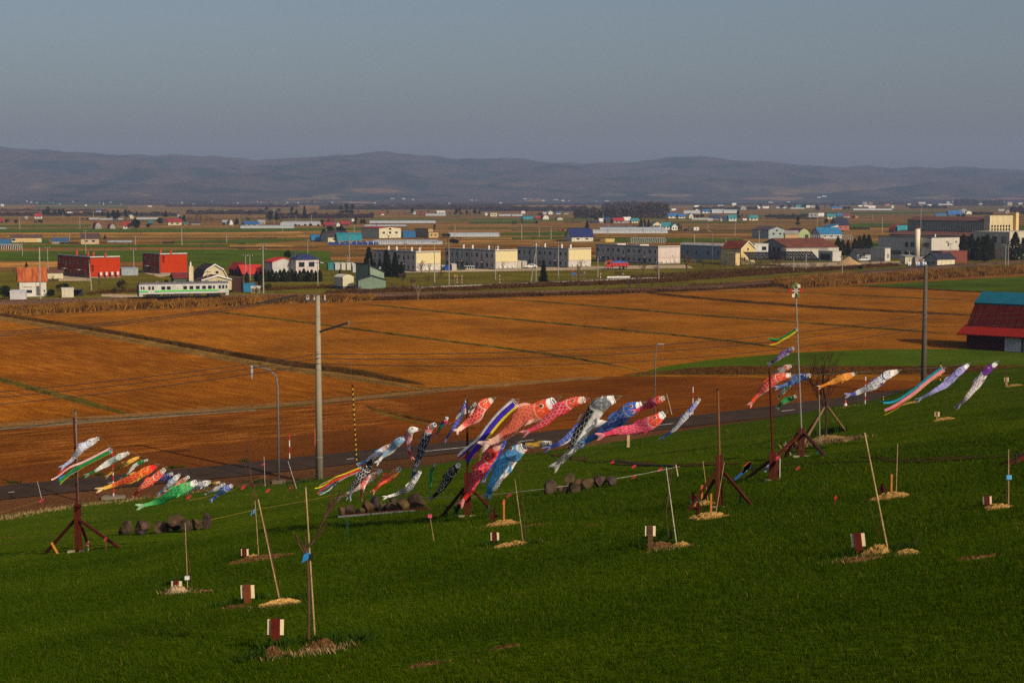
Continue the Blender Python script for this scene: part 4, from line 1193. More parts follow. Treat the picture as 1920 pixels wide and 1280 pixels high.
# ================================================================ FAR FARMS
WC = {'w': ((0.78, 0.75, 0.68), 'white'), 'c': ((0.74, 0.66, 0.44), 'cream'), 'g': ((0.36, 0.35, 0.33), 'grey'), 't': ((0.46, 0.34, 0.2), 'tan'), 'm': ((0.12, 0.04, 0.04), 'maroon'),
      'd': ((0.07, 0.065, 0.065), 'dark'), 'o': ((0.5, 0.22, 0.1), 'orange'), 'p': ((0.55, 0.35, 0.3), 'pinkish'), 'b': ((0.16, 0.2, 0.26), 'slate')}
RC = {'r': ((0.34, 0.035, 0.035), 'red'), 'b': ((0.03, 0.13, 0.34), 'blue'), 'n': ((0.025, 0.035, 0.10), 'navy'), 't': ((0.03, 0.20, 0.24), 'teal'), 'g': ((0.33, 0.33, 0.34), 'grey'),
      'd': ((0.07, 0.055, 0.055), 'dark'), 'w': ((0.66, 0.65, 0.62), 'pale'), 'e': ((0.05, 0.13, 0.09), 'green'), 'o': ((0.4, 0.17, 0.08), 'orange'), 'm': ((0.16, 0.04, 0.04), 'dark red')}
RT = {'x': 'gable_x', 'y': 'gable_y', 'f': 'flat', 'a': 'arch_y', 'q': 'arch_x', 'k': 'gambrel_y'}
RTN = {'x': 'roofed', 'y': 'roofed gable fronted', 'f': 'flat', 'a': 'arched', 'q': 'round', 'k': 'gambrel'}
FARB = """62 81 410 9 wrx;46 54 410 4 wgx;-8 7 418 8 mrx;173 192 429 12 gra;201 218 429 9.5 gra;228 246 429 12 wrx;0 10 387 4 wwx;15 44 377.5 2 wgx;48 55 379 2.5 wwx;56 63 381 3 wwx;66 73 382 3.5 wwy;79 83 382 3 cwy;
93 96 382 3 wwx;99 102 382 3 wwx;53 58 391 3 mrx;60 67 390 3.5 mrx;159 165 387 3 wwx;183 190 382.5 3.5 pry;192 198 384 4 cwf;149 156 399 2.5 oox;178 192 397 3 wbx;13 23 400 2 wwq;125 137 399.5 1.8 wwq;
310 342 422 11 crx;345 351 422 5 ttx;355 377 421.5 6 gdx;427 438 421.5 9 wga;416 428 421 8 bgx;454 486 424.5 9 gbx;330 339 407 7 wby;277 288 421 6 dtx;240 252 410 7 cwy;
327 333 388 3 wwx;339 345 382 3 wwx;320 324 382 3 wwy;272.3 274.3 377 5.5 cwf;254 265 377.5 2 wwx;243 246 378 3 wwx;276 287 388 2.3 wwx;390 393 380 2.5 cwy;396 400 379.5 2.5 wwx;421 427 400 2.5 wwx;405 413 399.5 1.8 wwq;444 449 382.5 2.5 wwx;464 467 382.5 3 wwy;
482 498 421 8 tgx;614 627 416.5 6.5 mra;605 627 425.5 8 mrx;628 638 424.5 7 wgy;638 655 424 9 mrx;657 665 415 5.5 wgy;713 721 403.5 5.5 wrx;675 686 405.5 4.5 mrx;485 496 397 2 wwx;511 516 397 3 wwy;532 538 385.5 3 wgx;516 520 383 3 wwy;536 542 381.5 2.5 wwx;557 562 382 2.5 wwx;482 485 380 3 wwx;487 493 380.5 2.5 wgx;
817 835 401.5 6 cwx;787 797 404.5 4 mrx;768 780 401.5 5 wgx;908 914 404 5.5 wwy;917 932 406 6.5 cdf;731 741 373.5 2 wwx;754 760 374.5 3 wwx;772 777 375.5 2.5 wwx;806 808 380 2.5 wwy;882 887 377 2.2 wwx;890 894 377 2.6 wby;936 941 382 2.6 wwx;931 933 388 2 wwx;
974 985 400.5 6 wry;997 1006 394 3 wtx;1025 1036 402 6.5 wgy;1017 1024 402 4 wgx;1041 1051 401.5 3.5 wbx;1056 1066 401.5 3.5 cex;978 1000 411.5 6 wtq;1003 1012 411.5 5.5 mrx;1013 1029 411.5 8 wra;1041 1055 412.5 5.5 cdy;1106 1122 418.5 4 dnx;1123 1132 418 8 gwx;1131 1147 418.5 11 dby;1147 1170 418.5 9.5 grx;1168 1182 418 10.5 gwx;1182 1196 418 8.5 ctx;
974 976 380 3 wwx;1016 1021 379 3.6 cwx;1036 1046 375.5 1.8 wwx;1052 1058 378.5 3.4 wwx;1065 1068 378 2.6 wwy;1089 1093 379.5 2 wwx;1110 1121 378.5 1.5 wwx;1133 1142 378 1.8 wwx;980 988 374.5 2.4 wwx;990 999 374.8 2.2 wgx;1002 1012 374.6 2.4 wrx;979 990 381 2.4 bbx;1096 1101 392.5 2.4 gwx;
1218 1240 428 12.5 cey;1240 1256 430.5 13 wtx;1255 1270 432.5 13 wty;1299 1310 433 6.5 wwf;1286 1298 433 4 ddf;1250 1271 409.5 9.5 cbx;1270 1284 409.5 8 cbx;1289 1299 409.5 9.5 cby;1330 1348 411.5 7.5 wnq;1354 1365 414.5 9 dnx;1364 1380 414.5 11 wtx;1402 1420 413.5 9.5 ctx;1314 1333 400 7 wbx;
1247 1258 396.5 5 gdx;1258 1266 395 3.5 cwx;1231 1236 391.5 3.5 wrx;1238 1244 391.5 3.5 wrx;1301 1310 390.5 5 wwx;1311 1318 393 5 oof;1302 1309 396.5 4.5 wgy;1372 1379 386 5 cwx;1375 1386 392.5 6 bnx;1385 1398 393.5 7 gga;1402 1409 392.5 3.5 wbx;1413 1424 391 6 wny;1429 1440 391.5 4 gwx;1345 1355 387 2.5 wgx;1393 1398 413.5 3 wwx;1325 1335 414.5 4.5 ggx;1350 1361 414.5 4.5 ggq;
1513 1533 407.5 7.5 ggf;1533 1543 406 6 www;1549 1565 410.5 9 ctx;1568 1580 408 8 dbx;1580 1592 408.5 8 tmx;1597 1606 409.5 4 oox;1490 1506 390 5.5 gtx;1511 1517 389.5 4 wwx;1519 1528 390 4.5 ggx;1556 1577 392.5 5 obx;1627 1639 391 5 wwx;1617 1624 383.5 5 wgx;1628 1634 384.5 5.5 pox;1609 1615 387.5 2.6 wwx;1619 1626 387.5 2.6 wwx;1658 1667 385.5 3.6 wrx;1671 1674 390.5 5.5 cwf;1670 1680 383.5 3.5 wgx;1532 1537 371.8 2.6 wwx;1540 1548 369.6 2.4 wwx;
1721 1733 383.5 4.5 cwx;1773 1779 382.5 5 wwy;1784 1792 381.5 4.5 ggx;1789 1798 383 3.5 wrx;1872 1880 382.5 5 wwx;1888 1895 385.5 6.5 cwf;1701 1705 385.5 3.6 wwx;1774 1801 404.5 9.5 dbq;1808 1820 401.5 6 wba;1797 1812 400.5 9 ggy;1751 1772 405 4.5 bbx;1871 1881 396.5 4 ggx;1880 1896 400.5 8 tmk;1909 1914 384 4 wwx;1150 1158 386 3 wwx;1440 1447 381 2.5 wwx;1475 1480 380 2.2 wwx;1560 1566 380 2 wwx;1738 1744 386 2.6 wwx;1835 1841 384 2.6 wwx;1858 1864 386 3 wgx;620 626 381 2.2 wwx;655 660 380 2.2 wgx;700 706 382 2.4 wwx;840 846 383 2.2 wwx;865 871 384 2.4 wgx;110 116 384 2.4 wwx;135 141 380 2.2 wwx;205 211 381 2.2 wwx;225 231 384 2.6 wgx;360 366 384 2.4 wwx;425 431 386 2.4 wgx"""
for e in FARB.replace('\n', '').split(';'):
    a = e.split()
    if len(a) < 5:
        continue
    x0, x1, yb, hp = map(float, a[:4])
    code = a[4]
    if code == 'www':
        code = 'wwx'
    wc, wn_ = WC[code[0]]
    rc, rn_ = RC[code[1]]
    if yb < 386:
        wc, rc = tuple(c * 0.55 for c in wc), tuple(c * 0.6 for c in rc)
    rf = RT[code[2]]
    wid = x1 - x0
    C_ = x0 + wid * (0.30 if code[2] in 'yak' else 0.16)
    frac = {'x': 0.5, 'y': 0.62, 'f': 1.0, 'a': 0.35, 'q': 0.2, 'k': 0.5}[code[2]]
    yw = 30 if code[2] in 'yak' else 15
    dist = plain(C_, yb).y
    size = 'tiny' if wid < 8 else ('small' if wid < 16 else 'wide')
    nm = 'barn' if code[2] in 'akq' else ('farmhouse' if code[0] in 'wcp' else 'farm_shed')
    lab = f"{size} {wn_} {nm.replace('_', ' ')} with {rn_} {'top' if code[2] == 'f' else ('arched roof' if code[2] in 'aq' else 'roof')}"
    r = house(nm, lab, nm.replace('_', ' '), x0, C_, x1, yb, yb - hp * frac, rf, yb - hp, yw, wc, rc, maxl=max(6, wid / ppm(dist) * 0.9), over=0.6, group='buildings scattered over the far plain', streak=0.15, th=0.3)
    auto(r, C_, yb, lab)
    w, l, h = dims(r)
    if wid > 9 and h > 1.5:
        for u in ((0.3, 0.7) if wid > 13 else (0.5,)):
            window(r, 'f', w * u, h * 0.55, min(2.6, w * 0.2), min(1.6, h * 0.42), (0.3, 0.3, 0.3))

# --- greenhouses and plastic tunnels
def plastic():
    m, nt, out = nodes_of('greenhouse_film')
    bs = N(nt, 'ShaderNodeBsdfPrincipled', Roughness=0.35)
    tc = N(nt, 'ShaderNodeTexCoord')
    wv = N(nt, 'ShaderNodeTexWave', Scale=0.35)
    wv.bands_direction = 'X'
    nt.links.new(tc.outputs['Object'], wv.inputs['Vector'])
    c = ramp(nt, wv.outputs['Fac'], [(0.1, (0.25, 0.27, 0.29)), (0.5, (0.40, 0.42, 0.44))])
    nt.links.new(c, bs.inputs['Base Color'])
    nt.links.new(bs.outputs[0], out.inputs['Surface'])
    return m
FILM = plastic()
def tunnel(x0, x1, yb, hp, yaw=6, wide=6.5, text='long grey plastic greenhouse tunnel', m=None):
    P = plain(x0, yb)
    t = R(yaw)
    w, _ = solve_dims(P, t, x0 - 1, x0, x1)
    h = at(x0, yb - hp, P.y).z
    root = thing('greenhouse', text, 'greenhouse', P, t, 'greenhouses on the plain')
    pr = [(a * wide, b * h) for a, b in PROF['arch']]
    obj('cover', MB().prism(pr, 'x', 0, w), m or FILM, root)
    hoops = 0
    n = int(min(14, max(3, w / 8)))
    for i in range(n + 1):
        x = w * i / n
        obj('hoop', MB().tube([(x, a, b + 0.05) for a, b in pr], 0.09, 4), mat((0.45, 0.46, 0.47), 0.5, metal=0.3), root)
    obj('end_door', MB().box(-0.12, wide * 0.35, 0, -0.02, wide * 0.65, h * 0.7), mat((0.5, 0.52, 0.53)), root)
    auto(root, (x0 + x1) / 2, yb, text)
    return root
DK = mat((0.09, 0.10, 0.12), 0.5)
for a in [(686, 830, 458.5, 6.5), (700, 822, 455, 5), (842, 936, 444, 8), (451, 552, 428, 5.5), (526, 602, 422.5, 6), (530, 600, 419, 4), (693, 817, 418.5, 5), (682, 762, 424, 3), (1112, 1252, 437.5, 7), (1125, 1246, 432, 6), (797, 836, 404.5, 4), (960, 980, 405, 3.5),
          (935, 961, 405, 3.6), (167, 187, 411.5, 3.4), (187, 232, 412, 3), (256, 298, 411.5, 4), (1335, 1358, 400, 8), (1357, 1381, 400, 7), (1282, 1312, 400.5, 6), (1456, 1473, 390.5, 3), (1482, 1507, 391.5, 2.4), (1600, 1671, 394, 3), (1760, 1819, 384.5, 2.4), (-40, 12, 429, 2.2), (1297, 1330, 412, 3.5), (202, 247, 455, 4)]:
    tunnel(*a)
for a in [(1128, 1176, 428.5, 5), (1176, 1236, 428.5, 5)]:
    tunnel(*a, text='dark netted greenhouse tunnel', m=DK)
for x0, x1, yb in ((705, 780, 460), (1184, 1249, 455.5), (-10, 36, 469), (1523, 1600, 450)):    # bare hoop frames
    P = plain(x0, yb)
    root = thing('hoop_frame', 'row of bare white tunnel hoops', 'hoops', P, R(5), 'bare hoop frames')
    n = int((x1 - x0) / 4)
    w = (x1 - x0) / ppm(P.y)
    for i in range(n + 1):
        x = w * i / n
        obj('hoop', MB().tube([(x, a * 5, b * 2.6) for a, b in PROF['arch']], 0.11, 4), mat((0.55, 0.55, 0.55)), root)
    obj('ridge_bar', MB().tube([(0, 2.5, 2.6), (w, 2.5, 2.6)], 0.1, 4), mat((0.45, 0.45, 0.45)), root)
    auto(root, (x0 + x1) / 2, yb, 'row of bare white tunnel hoops')

# ================================================================ TREES
def leaf_soup(pts, size, rs, flat=0.5):
    n = len(pts)
    V = np.empty((n, 3, 3))
    a = rs.normal(0, 1, (n, 3)); a /= np.linalg.norm(a, axis=1)[:, None]
    b = rs.normal(0, 1, (n, 3)); b -= (a * b).sum(1)[:, None] * a; b /= np.linalg.norm(b, axis=1)[:, None]
    s = size * rs.uniform(0.6, 1.4, (n, 1))
    V[:, 0] = pts - a * s * 0.5
    V[:, 1] = pts + a * s * 0.5
    V[:, 2] = pts + b * s
    return npmesh('crown', V.reshape(-1, 3), np.arange(n * 3).reshape(n, 3))
def crown_points(kind_, n, rs):
    t = rs.rand(n)
    ang = rs.uniform(0, 2 * np.pi, n)
    if kind_ == 'spruce':
        t = t ** 1.4
        lay = 0.72 + 0.28 * (1 - (t * 9 % 1))
        lob = 0.8 + 0.3 * np.sin(ang * 3 + t * 17) + 0.15 * np.sin(ang * 5 - t * 31)
        r = 0.25 * (1.02 - t) ** 0.85 * lay * lob * np.sqrt(rs.uniform(0.25, 1, n))
        z = 0.06 + 0.94 * t - r * 0.25
    elif kind_ == 'arb':
        prof = np.interp(t, [0, .08, .3, .6, .85, 1], [.12, .15, .165, .13, .065, .005])
        r = prof * (0.85 + 0.22 * np.sin(ang * 4 + t * 11)) * np.sqrt(rs.uniform(0.45, 1, n))
        z = 0.02 + 0.98 * t
    elif kind_ == 'pine':
        k = 16
        cz = rs.uniform(0.32, 0.95, k); cr = 0.2 * (1.15 - cz) + 0.03; ca = rs.uniform(0, 2 * np.pi, k); cd_ = 0.20 * (1.05 - cz)
        i = rs.randint(0, k, n)
        q = rs.normal(0, 1, (n, 3)); q /= np.linalg.norm(q, axis=1)[:, None]; q *= (rs.rand(n, 1) ** 0.4)
        return np.stack([cd_[i] * np.cos(ca[i]) + q[:, 0] * cr[i], cd_[i] * np.sin(ca[i]) + q[:, 1] * cr[i], cz[i] + q[:, 2] * cr[i] * 0.55], 1)
    else:                                       # round
        k = 14
        q0 = rs.normal(0, 1, (k, 3)); q0 /= np.linalg.norm(q0, axis=1)[:, None]
        c = np.stack([q0[:, 0] * 0.26, q0[:, 1] * 0.26, 0.52 + q0[:, 2] * 0.26], 1); cr = rs.uniform(0.14, 0.24, k)
        i = rs.randint(0, k, n)
        q = rs.normal(0, 1, (n, 3)); q /= np.linalg.norm(q, axis=1)[:, None]; q *= (rs.rand(n, 1) ** 0.35)
        p = c[i] + q * cr[i][:, None]
        p[:, 2] = np.maximum(p[:, 2], 0.03)
        return p
    return np.stack([r * np.cos(ang), r * np.sin(ang), z], 1)
def bare_tree(seed, spread=0.5, n0=5, depth=4, up=0.35, r0=0.021):
    rs = random.Random(seed)
    mb = MB()
    def grow(p, d, ln, r, lv):
        q = p + d * ln
        m = p + d * ln * 0.5 + Vector((rs.uniform(-1, 1), rs.uniform(-1, 1), 0)) * ln * 0.05
        mb.tube([p, m, q], [r, r * 0.8, r * 0.6], 4 if lv < 2 else 3, cap=False)
        if lv >= depth:
            return
        for k in range(n0 if lv == 0 else rs.choice((2, 3, 3))):
            dd = (d + Vector((rs.gauss(0, spread), rs.gauss(0, spread), rs.uniform(0.0, up)))).normalized()
            grow(p + (q - p) * rs.uniform(0.5, 1.0), dd, ln * rs.uniform(0.55, 0.78), r * 0.62, lv + 1)
    grow(Vector((0, 0, 0)), Vector((0, 0, 1)), 0.30, r0, 0)
    return mb
TREES = {}
BARK = mat((0.075, 0.055, 0.042), 0.9, 0.3, 4.0)
EVER = leafmat((0.007, 0.012, 0.004), (0.026, 0.035, 0.010))
ARBM = leafmat((0.014, 0.019, 0.004), (0.055, 0.052, 0.010))
SHRUBM = leafmat((0.028, 0.022, 0.006), (0.10, 0.075, 0.02))
TWIG = mat((0.10, 0.055, 0.035), 0.9, 0.3, 3.0)
TWIGP = mat((0.22, 0.15, 0.095), 0.9, 0.3, 3.0)
rs_ = np.random.RandomState(5)
for kd, n, sz, mm in (('spruce', 1700, 0.06, EVER), ('arb', 1500, 0.045, ARBM), ('pine', 1300, 0.055, EVER), ('round', 1300, 0.075, EVER)):
    for i in range(3):
        me = leaf_soup(crown_points(kd, n, rs_), sz, rs_)
        me.materials.append(mm)
        TREES[(kd, i)] = me
for i in range(3):
    me = leaf_soup(crown_points('round', 900, rs_), 0.06, rs_)
    me.materials.append(SHRUBM)
    TREES[('shrub', i)] = me
for i in range(4):
    mb = bare_tree(20 + i, 0.42, 5, 5)
    me = mb.mesh('crown'); me.materials.append(TWIG)
    TREES[('bare', i)] = me
    me2 = me.copy(); me2.materials.clear(); me2.materials.append(TWIGP)
    TREES[('barep', i)] = me2
    mb = bare_tree(40 + i, 0.8, 7, 4, 0.6)
    me = mb.mesh('crown'); me.materials.append(TWIG)
    TREES[('bush', i)] = me
TRUNK = MB().tube([(0, 0, -0.01), (0, 0, 0.3), (0, 0, 0.8)], [0.022, 0.016, 0.006], 6).mesh('trunk')
TRUNK.materials.append(BARK)
SHORT = MB().tube([(0, 0, -0.01), (0, 0, 0.15), (0.02, 0, 0.4)], [0.03, 0.024, 0.012], 5).mesh('trunk')
SHORT.materials.append(BARK)
TN = {'spruce': ('spruce_tree', 'dark pointed spruce'), 'arb': ('arborvitae', 'dense column shaped conifer'), 'pine': ('pine_tree', 'dark layered pine'), 'round': ('evergreen_tree', 'dark rounded evergreen'),
      'shrub': ('shrub', 'low olive brown shrub'), 'bare': ('bare_tree', 'leafless brown tree'), 'barep': ('bare_tree', 'pale leafless tree'), 'bush': ('bare_shrub', 'leafless twiggy shrub')}
def tree(kd, px, yb, hp, wide=1.0, P=None, label=None, group=None, lean=0.0):
    P = P or (farpt(px, yb) if yb < 385.5 else plain(px, yb))
    h = hp / ppm(P.y) * 1.02
    nm, txt = TN[kd]
    root = thing(nm, txt, 'shrub' if kd in ('shrub', 'bush') else 'tree', P, rnd.uniform(0, 6.28), group or 'trees and shrubs on the plain')
    root.scale = (h * wide, h * wide, h)
    root.rotation_euler[1] = lean
    keys = [k for k in TREES if k[0] == kd]
    k = keys[rnd.randrange(len(keys))]
    obj('crown', TREES[k], None, root)
    if kd not in ('bare', 'barep', 'bush', 'dense'):
        obj('trunk', SHORT if kd in ('round', 'shrub') else TRUNK, None, root)
    if label:
        root['label'] = label
    else:
        auto(root, px, yb, txt)
    return root
FART = """pine 82 407 14 1;pine 90 408.5 21 1.2;pine 103 407.5 14 1;pine 112 408.5 17 1;pine 119 408.5 17 1;round 128 408 9 1;round 13 418.5 8 1.2;round 30 418.5 7 1.3;shrub 67 418.5 5 2;round 76 418.5 7 1.6;pine 192 410 14 1;pine 203 415 19 1;pine 213 417 23 1.1;pine 221 417 23 1;pine 236 413 21 1;round 155 412.5 4 1.4;round 164 412.5 4 1.5;
round 255 430 20 1.1;shrub 244 429 12 1;round 278 428 10 1;pine 197 451.5 11 1;pine 256 409 13 1;pine 242 407 13 1;pine 311 413 17 1;round 300 421.5 14 1.1;pine 337 419 14 1;pine 345 420.5 18 1;bare 356 420.5 25 1;bare 368 421 33 1;bare 377 421 30 1;bare 387 421 29 1;bare 397 421 24 1;bare 334 412 22 1;bush 382 421.5 9 1;shrub 420 424 8 1;pine 444 427.5 18 1;round 465 413.5 6 1.2;pine 467 407 12 1.2;
pine 506 419 23 1;pine 518 420.5 22 1;bare 527 420 18 1;pine 548 410 22 1;pine 556 410 18 1;spruce 571 409.5 23 1;bare 563 409 18 1;bare 583 409 18 1;bare 592 409 20 1;bare 604 409 18 1;bare 614 409 21 1;bare 624 409 19 1;bare 634 408 17 1;pine 640 406 21 1;pine 649 407 25 1;pine 661 407 24 1;bare 672 407 24 1.2;bare 541 410 18 1;bare 533 410 17 1;round 604 419 8 1;round 554 424.5 5 1.3;round 561 424.5 4 1.2;round 572 424.5 5 1.2;round 583 424.5 6 1.5;round 597 424.5 5 1.2;bare 664 424 16 1;pine 668 424 16 1;pine 678 424 14 1;pine 683 424 14 1;round 608 441 13 1.2;round 619 439 16 1.2;round 637 438 16 1.2;round 645 438 10 1;
pine 727 403 10 1;bare 748 406 13 1.2;bare 757 405.5 11 1.2;pine 773 406 17 1;pine 790 402 7 1;pine 803 399 5 1;bare 845 406 13 1.2;pine 856 407 18 1;pine 862 407 17 1;pine 875 406 13 1;pine 890 407 17 1;pine 899 406 13 1;bare 868 407 13 1.2;bare 882 407 13 1.2;bare 760 406 10 1.2;pine 815 434.5 14 1;round 832 444 7 1.2;round 838 444 7 1.2;round 842 444 6 1.2;round 849 458 11 1.5;round 856 458 10 1.5;bush 836 458 5 2;
arb 962 420.5 7 1.2;arb 966 420.5 7 1.2;arb 979 420.5 9 1.2;round 1006 419.5 6 1.1;pine 1117 416 12 1.1;spruce 1101 431.5 18 1.3;bare 1108 417 9 1;arb 1202 428.5 18 1.3;arb 1208 429 18 1.3;arb 1216 429.5 17 1.3;arb 1188 428 8 1.3;arb 1272 430 12 1.3;arb 1277 430 8 1.3;round 1301 409 8 1.1;round 1308 409 7 1.1;round 1316 409 8 1.1;pine 1384 414 19 1;bare 1392 414 21 1.1;bare 1400 414 21 1.1;bare 1425 413 12 1.1;bare 1250 420 16 1.1;bare 1292 432 13 1.1;round 1285 433 5 1.2;pine 1497 428.5 22 1;round 1549 420 10 1;bare 1538 425 9 1;round 1466 390.5 7 1.3;round 1480 390 8 1.2;round 1492 389.5 8 1.2;round 1508 390 8 1.3;bare 1546 392.5 17 1.2;round 1532 395.5 12 1;round 1560 390.5 9 1.2;round 1570 390 6 1.4;round 1583 394 8 1.2;round 1591 394 8 1.2;round 1601 410 6 1.4;round 1796 408.5 8 1.2;round 1806 408.5 9 1.2;round 30 381 5 1.3;round 98 379 8 1.2;round 145 380 6 1.3;round 165 380 5 1.3;round 500 395 8 1.3;round 522 398 8 1.2;pine 585 384 9 1.4;round 620 386 6 1.4;round 1170 386 10 1.6;round 1190 387 12 1.5;round 1155 387 9 1.5;round 1040 398 6 1.5;round 985 399 6 1.4;round 1220 387 8 1.4;round 1600 386 5 1.4;round 1700 388 5 1.4;round 1426 388 6 1.2;round 1380 389 5 1.2"""
for e in FART.replace('\n', '').split(';'):
    a = e.split()
    if len(a) == 5:
        tree(a[0], float(a[1]), float(a[2]), float(a[3]), float(a[4]))
for a in [('spruce', 692, 507, 42, 1.5), ('spruce', 725, 519, 48, 1.2), ('spruce', 741, 519, 44, 1.2), ('spruce', 753, 521, 29, 1.3), ('spruce', 712, 516, 30, 1.2), ('round', 539, 486, 18, 1.0), ('spruce', 637, 517, 12, 1.4), ('spruce', 1019, 530, 41, 1.0),
          ('round', 8, 562, 30, 1.0), ('round', 22, 561, 14, 1.2), ('pine', 50, 506, 14, 1.0), ('round', 96, 557, 16, 1.2), ('round', 122, 545, 16, 1.2), ('shrub', 112, 548, 18, 1.1), ('round', 312, 533, 9, 1.1), ('bare', 100, 536, 28, 1.0), ('shrub', 228, 548, 26, 0.9), ('shrub', 215, 550, 12, 1.4), ('bush', 188, 548, 13, 1.5),
          ('arb', 1571, 481, 36, 1.3), ('arb', 1580, 480, 30, 1.3), ('arb', 1590, 479, 28, 1.3), ('arb', 1602, 482, 34, 1.3), ('arb', 1611, 480, 36, 1.4), ('arb', 1620, 478, 37, 1.4), ('arb', 1629, 476, 35, 1.4),
          ('arb', 1806, 489, 48, 1.2), ('arb', 1821, 488, 47, 1.3), ('arb', 1833, 489, 44, 1.2), ('arb', 1842, 488, 41, 1.2), ('arb', 1851, 489, 48, 1.25), ('arb', 1859, 487, 38, 1.2), ('bare', 1873, 491, 40, 0.9), ('arb', 1903, 488, 51, 1.5), ('arb', 1921, 487, 40, 1.4), ('round', 1847, 492, 14, 1.3), ('round', 1898, 490, 10, 1.5),
          ('bare', 1085, 525, 55, 0.8), ('bare', 942, 508, 26, 0.8), ('bare', 1287, 517, 62, 0.9), ('barep', 784, 563, 48, 0.9), ('bare', 1200, 548, 42, 0.8), ('bare', 1181, 546, 36, 0.8), ('bush', 1338, 521, 16, 1.4), ('round', 1612, 507, 12, 1.0), ('bare', 791, 512, 36, 0.7), ('bare', 805, 512, 30, 0.7), ('bush', 1300, 540, 16, 1.0), ('bush', 1212, 546, 12, 1.4),
          ('bare', 1462, 509, 40, 0.8), ('bare', 1425, 510, 36, 0.8), ('bare', 1790, 490, 36, 0.9), ('bare', 412, 466, 30, 0.6), ('bare', 260, 470, 18, 0.8), ('bush', 1130, 546, 12, 1.4), ('bush', 1245, 541, 13, 1.3), ('bush', 520, 553, 14, 1.3), ('bush', 480, 540, 18, 1.0), ('shrub', 440, 547, 10, 1.5), ('arb', 463, 532, 22, 1.4), ('arb', 487, 536, 20, 1.4), ('shrub', 500, 545, 16, 1.6),
          ('bush', 670, 556, 34, 1.0), ('bush', 686, 557, 28, 1.1), ('bush', 702, 556, 24, 1.2), ('bush', 735, 552, 26, 1.0), ('bush', 757, 548, 24, 1.0), ('bush', 655, 555, 18, 1.3), ('bush', 720, 554, 20, 1.4), ('bush', 775, 546, 22, 1.2), ('bush', 800, 545, 16, 1.4), ('bush', 300, 562, 10, 1.8), ('bush', 365, 562, 12, 1.6), ('bush', 415, 558, 8, 2)]:
    tree(*a)
rb_ = random.Random(3)
for (x0, x1, y0, y1, n_, h0, h1, kd) in [(700, 830, 512, 545, 12, 18, 36, 'bush'), (1120, 1300, 510, 545, 14, 14, 40, 'bush'), (1300, 1560, 500, 520, 10, 12, 34, 'bare'), (20, 300, 505, 552, 9, 12, 28, 'bare'), (430, 660, 500, 548, 7, 12, 26, 'bare'), (0, 1900, 440, 475, 16, 10, 20, 'bare'), (0, 1900, 405, 432, 22, 7, 14, 'bare'), (1600, 1910, 490, 503, 8, 12, 30, 'bush'), (560, 1100, 398, 412, 14, 9, 18, 'bare')]:
    for i in range(n_):
        tree(kd, x0 + (x1 - x0) * (i + rb_.random()) / n_, y0 + (y1 - y0) * rb_.random(), h0 + (h1 - h0) * rb_.random() ** 1.6, 0.9)
# the clipped conifer hedge in front of the garage: each column its own plant
for i in range(17):
    px = 481 + i * 7.4
    tree('arb', px, 528 + (i % 3) * 0.5, 20 + (i * 7 % 5), 1.7, label=None, group='conifer hedge before the garage')['label'] = 'close set hedge conifer in front of the red roofed garage'
# hedges and far woods read as one mass
def mass(name, x0, x1, y0, hp, m, n, seed, label):
    n = int(n * (2.2 if name == 'far_wood' else 1))
    rs = np.random.RandomState(seed)
    a, b = plain(x0, y0), plain(x1, y0)
    lift = None
    if y0 < 385.5:
        q9 = [farpt(x0 + (x1 - x0) * i / 12, y0) for i in range(13)]
        a, b = q9[0], q9[-1]
        lift = q9
    t = rs.rand(n)
    dep = rs.uniform(-1, 1, n) * hp / ppm(a.y) * 0.5
    h = hp / ppm(a.y) * (0.75 + 0.25 * np.sin(t * 40 + seed) * np.sin(t * 17))
    z = h * rs.rand(n) ** 0.8
    pts = np.stack([a.x + (b.x - a.x) * t, a.y + dep, z], 1)
    if lift:
        g = np.linspace(0, 1, 13)
        pts = np.stack([np.interp(t, g, [q.x for q in lift]), np.interp(t, g, [q.y for q in lift]) + dep, np.interp(t, g, [q.z for q in lift]) + z], 1)
    me = leaf_soup(pts, hp / ppm(a.y) * (0.3 if name == 'far_wood' else 0.2), rs)
    o = obj(name, me, m)
    o['kind'] = 'stuff'
    o['label'] = label
    return o
FARW = leafmat((0.045, 0.03, 0.02), (0.15, 0.085, 0.05))
HEDG = leafmat((0.012, 0.016, 0.005), (0.04, 0.042, 0.014))
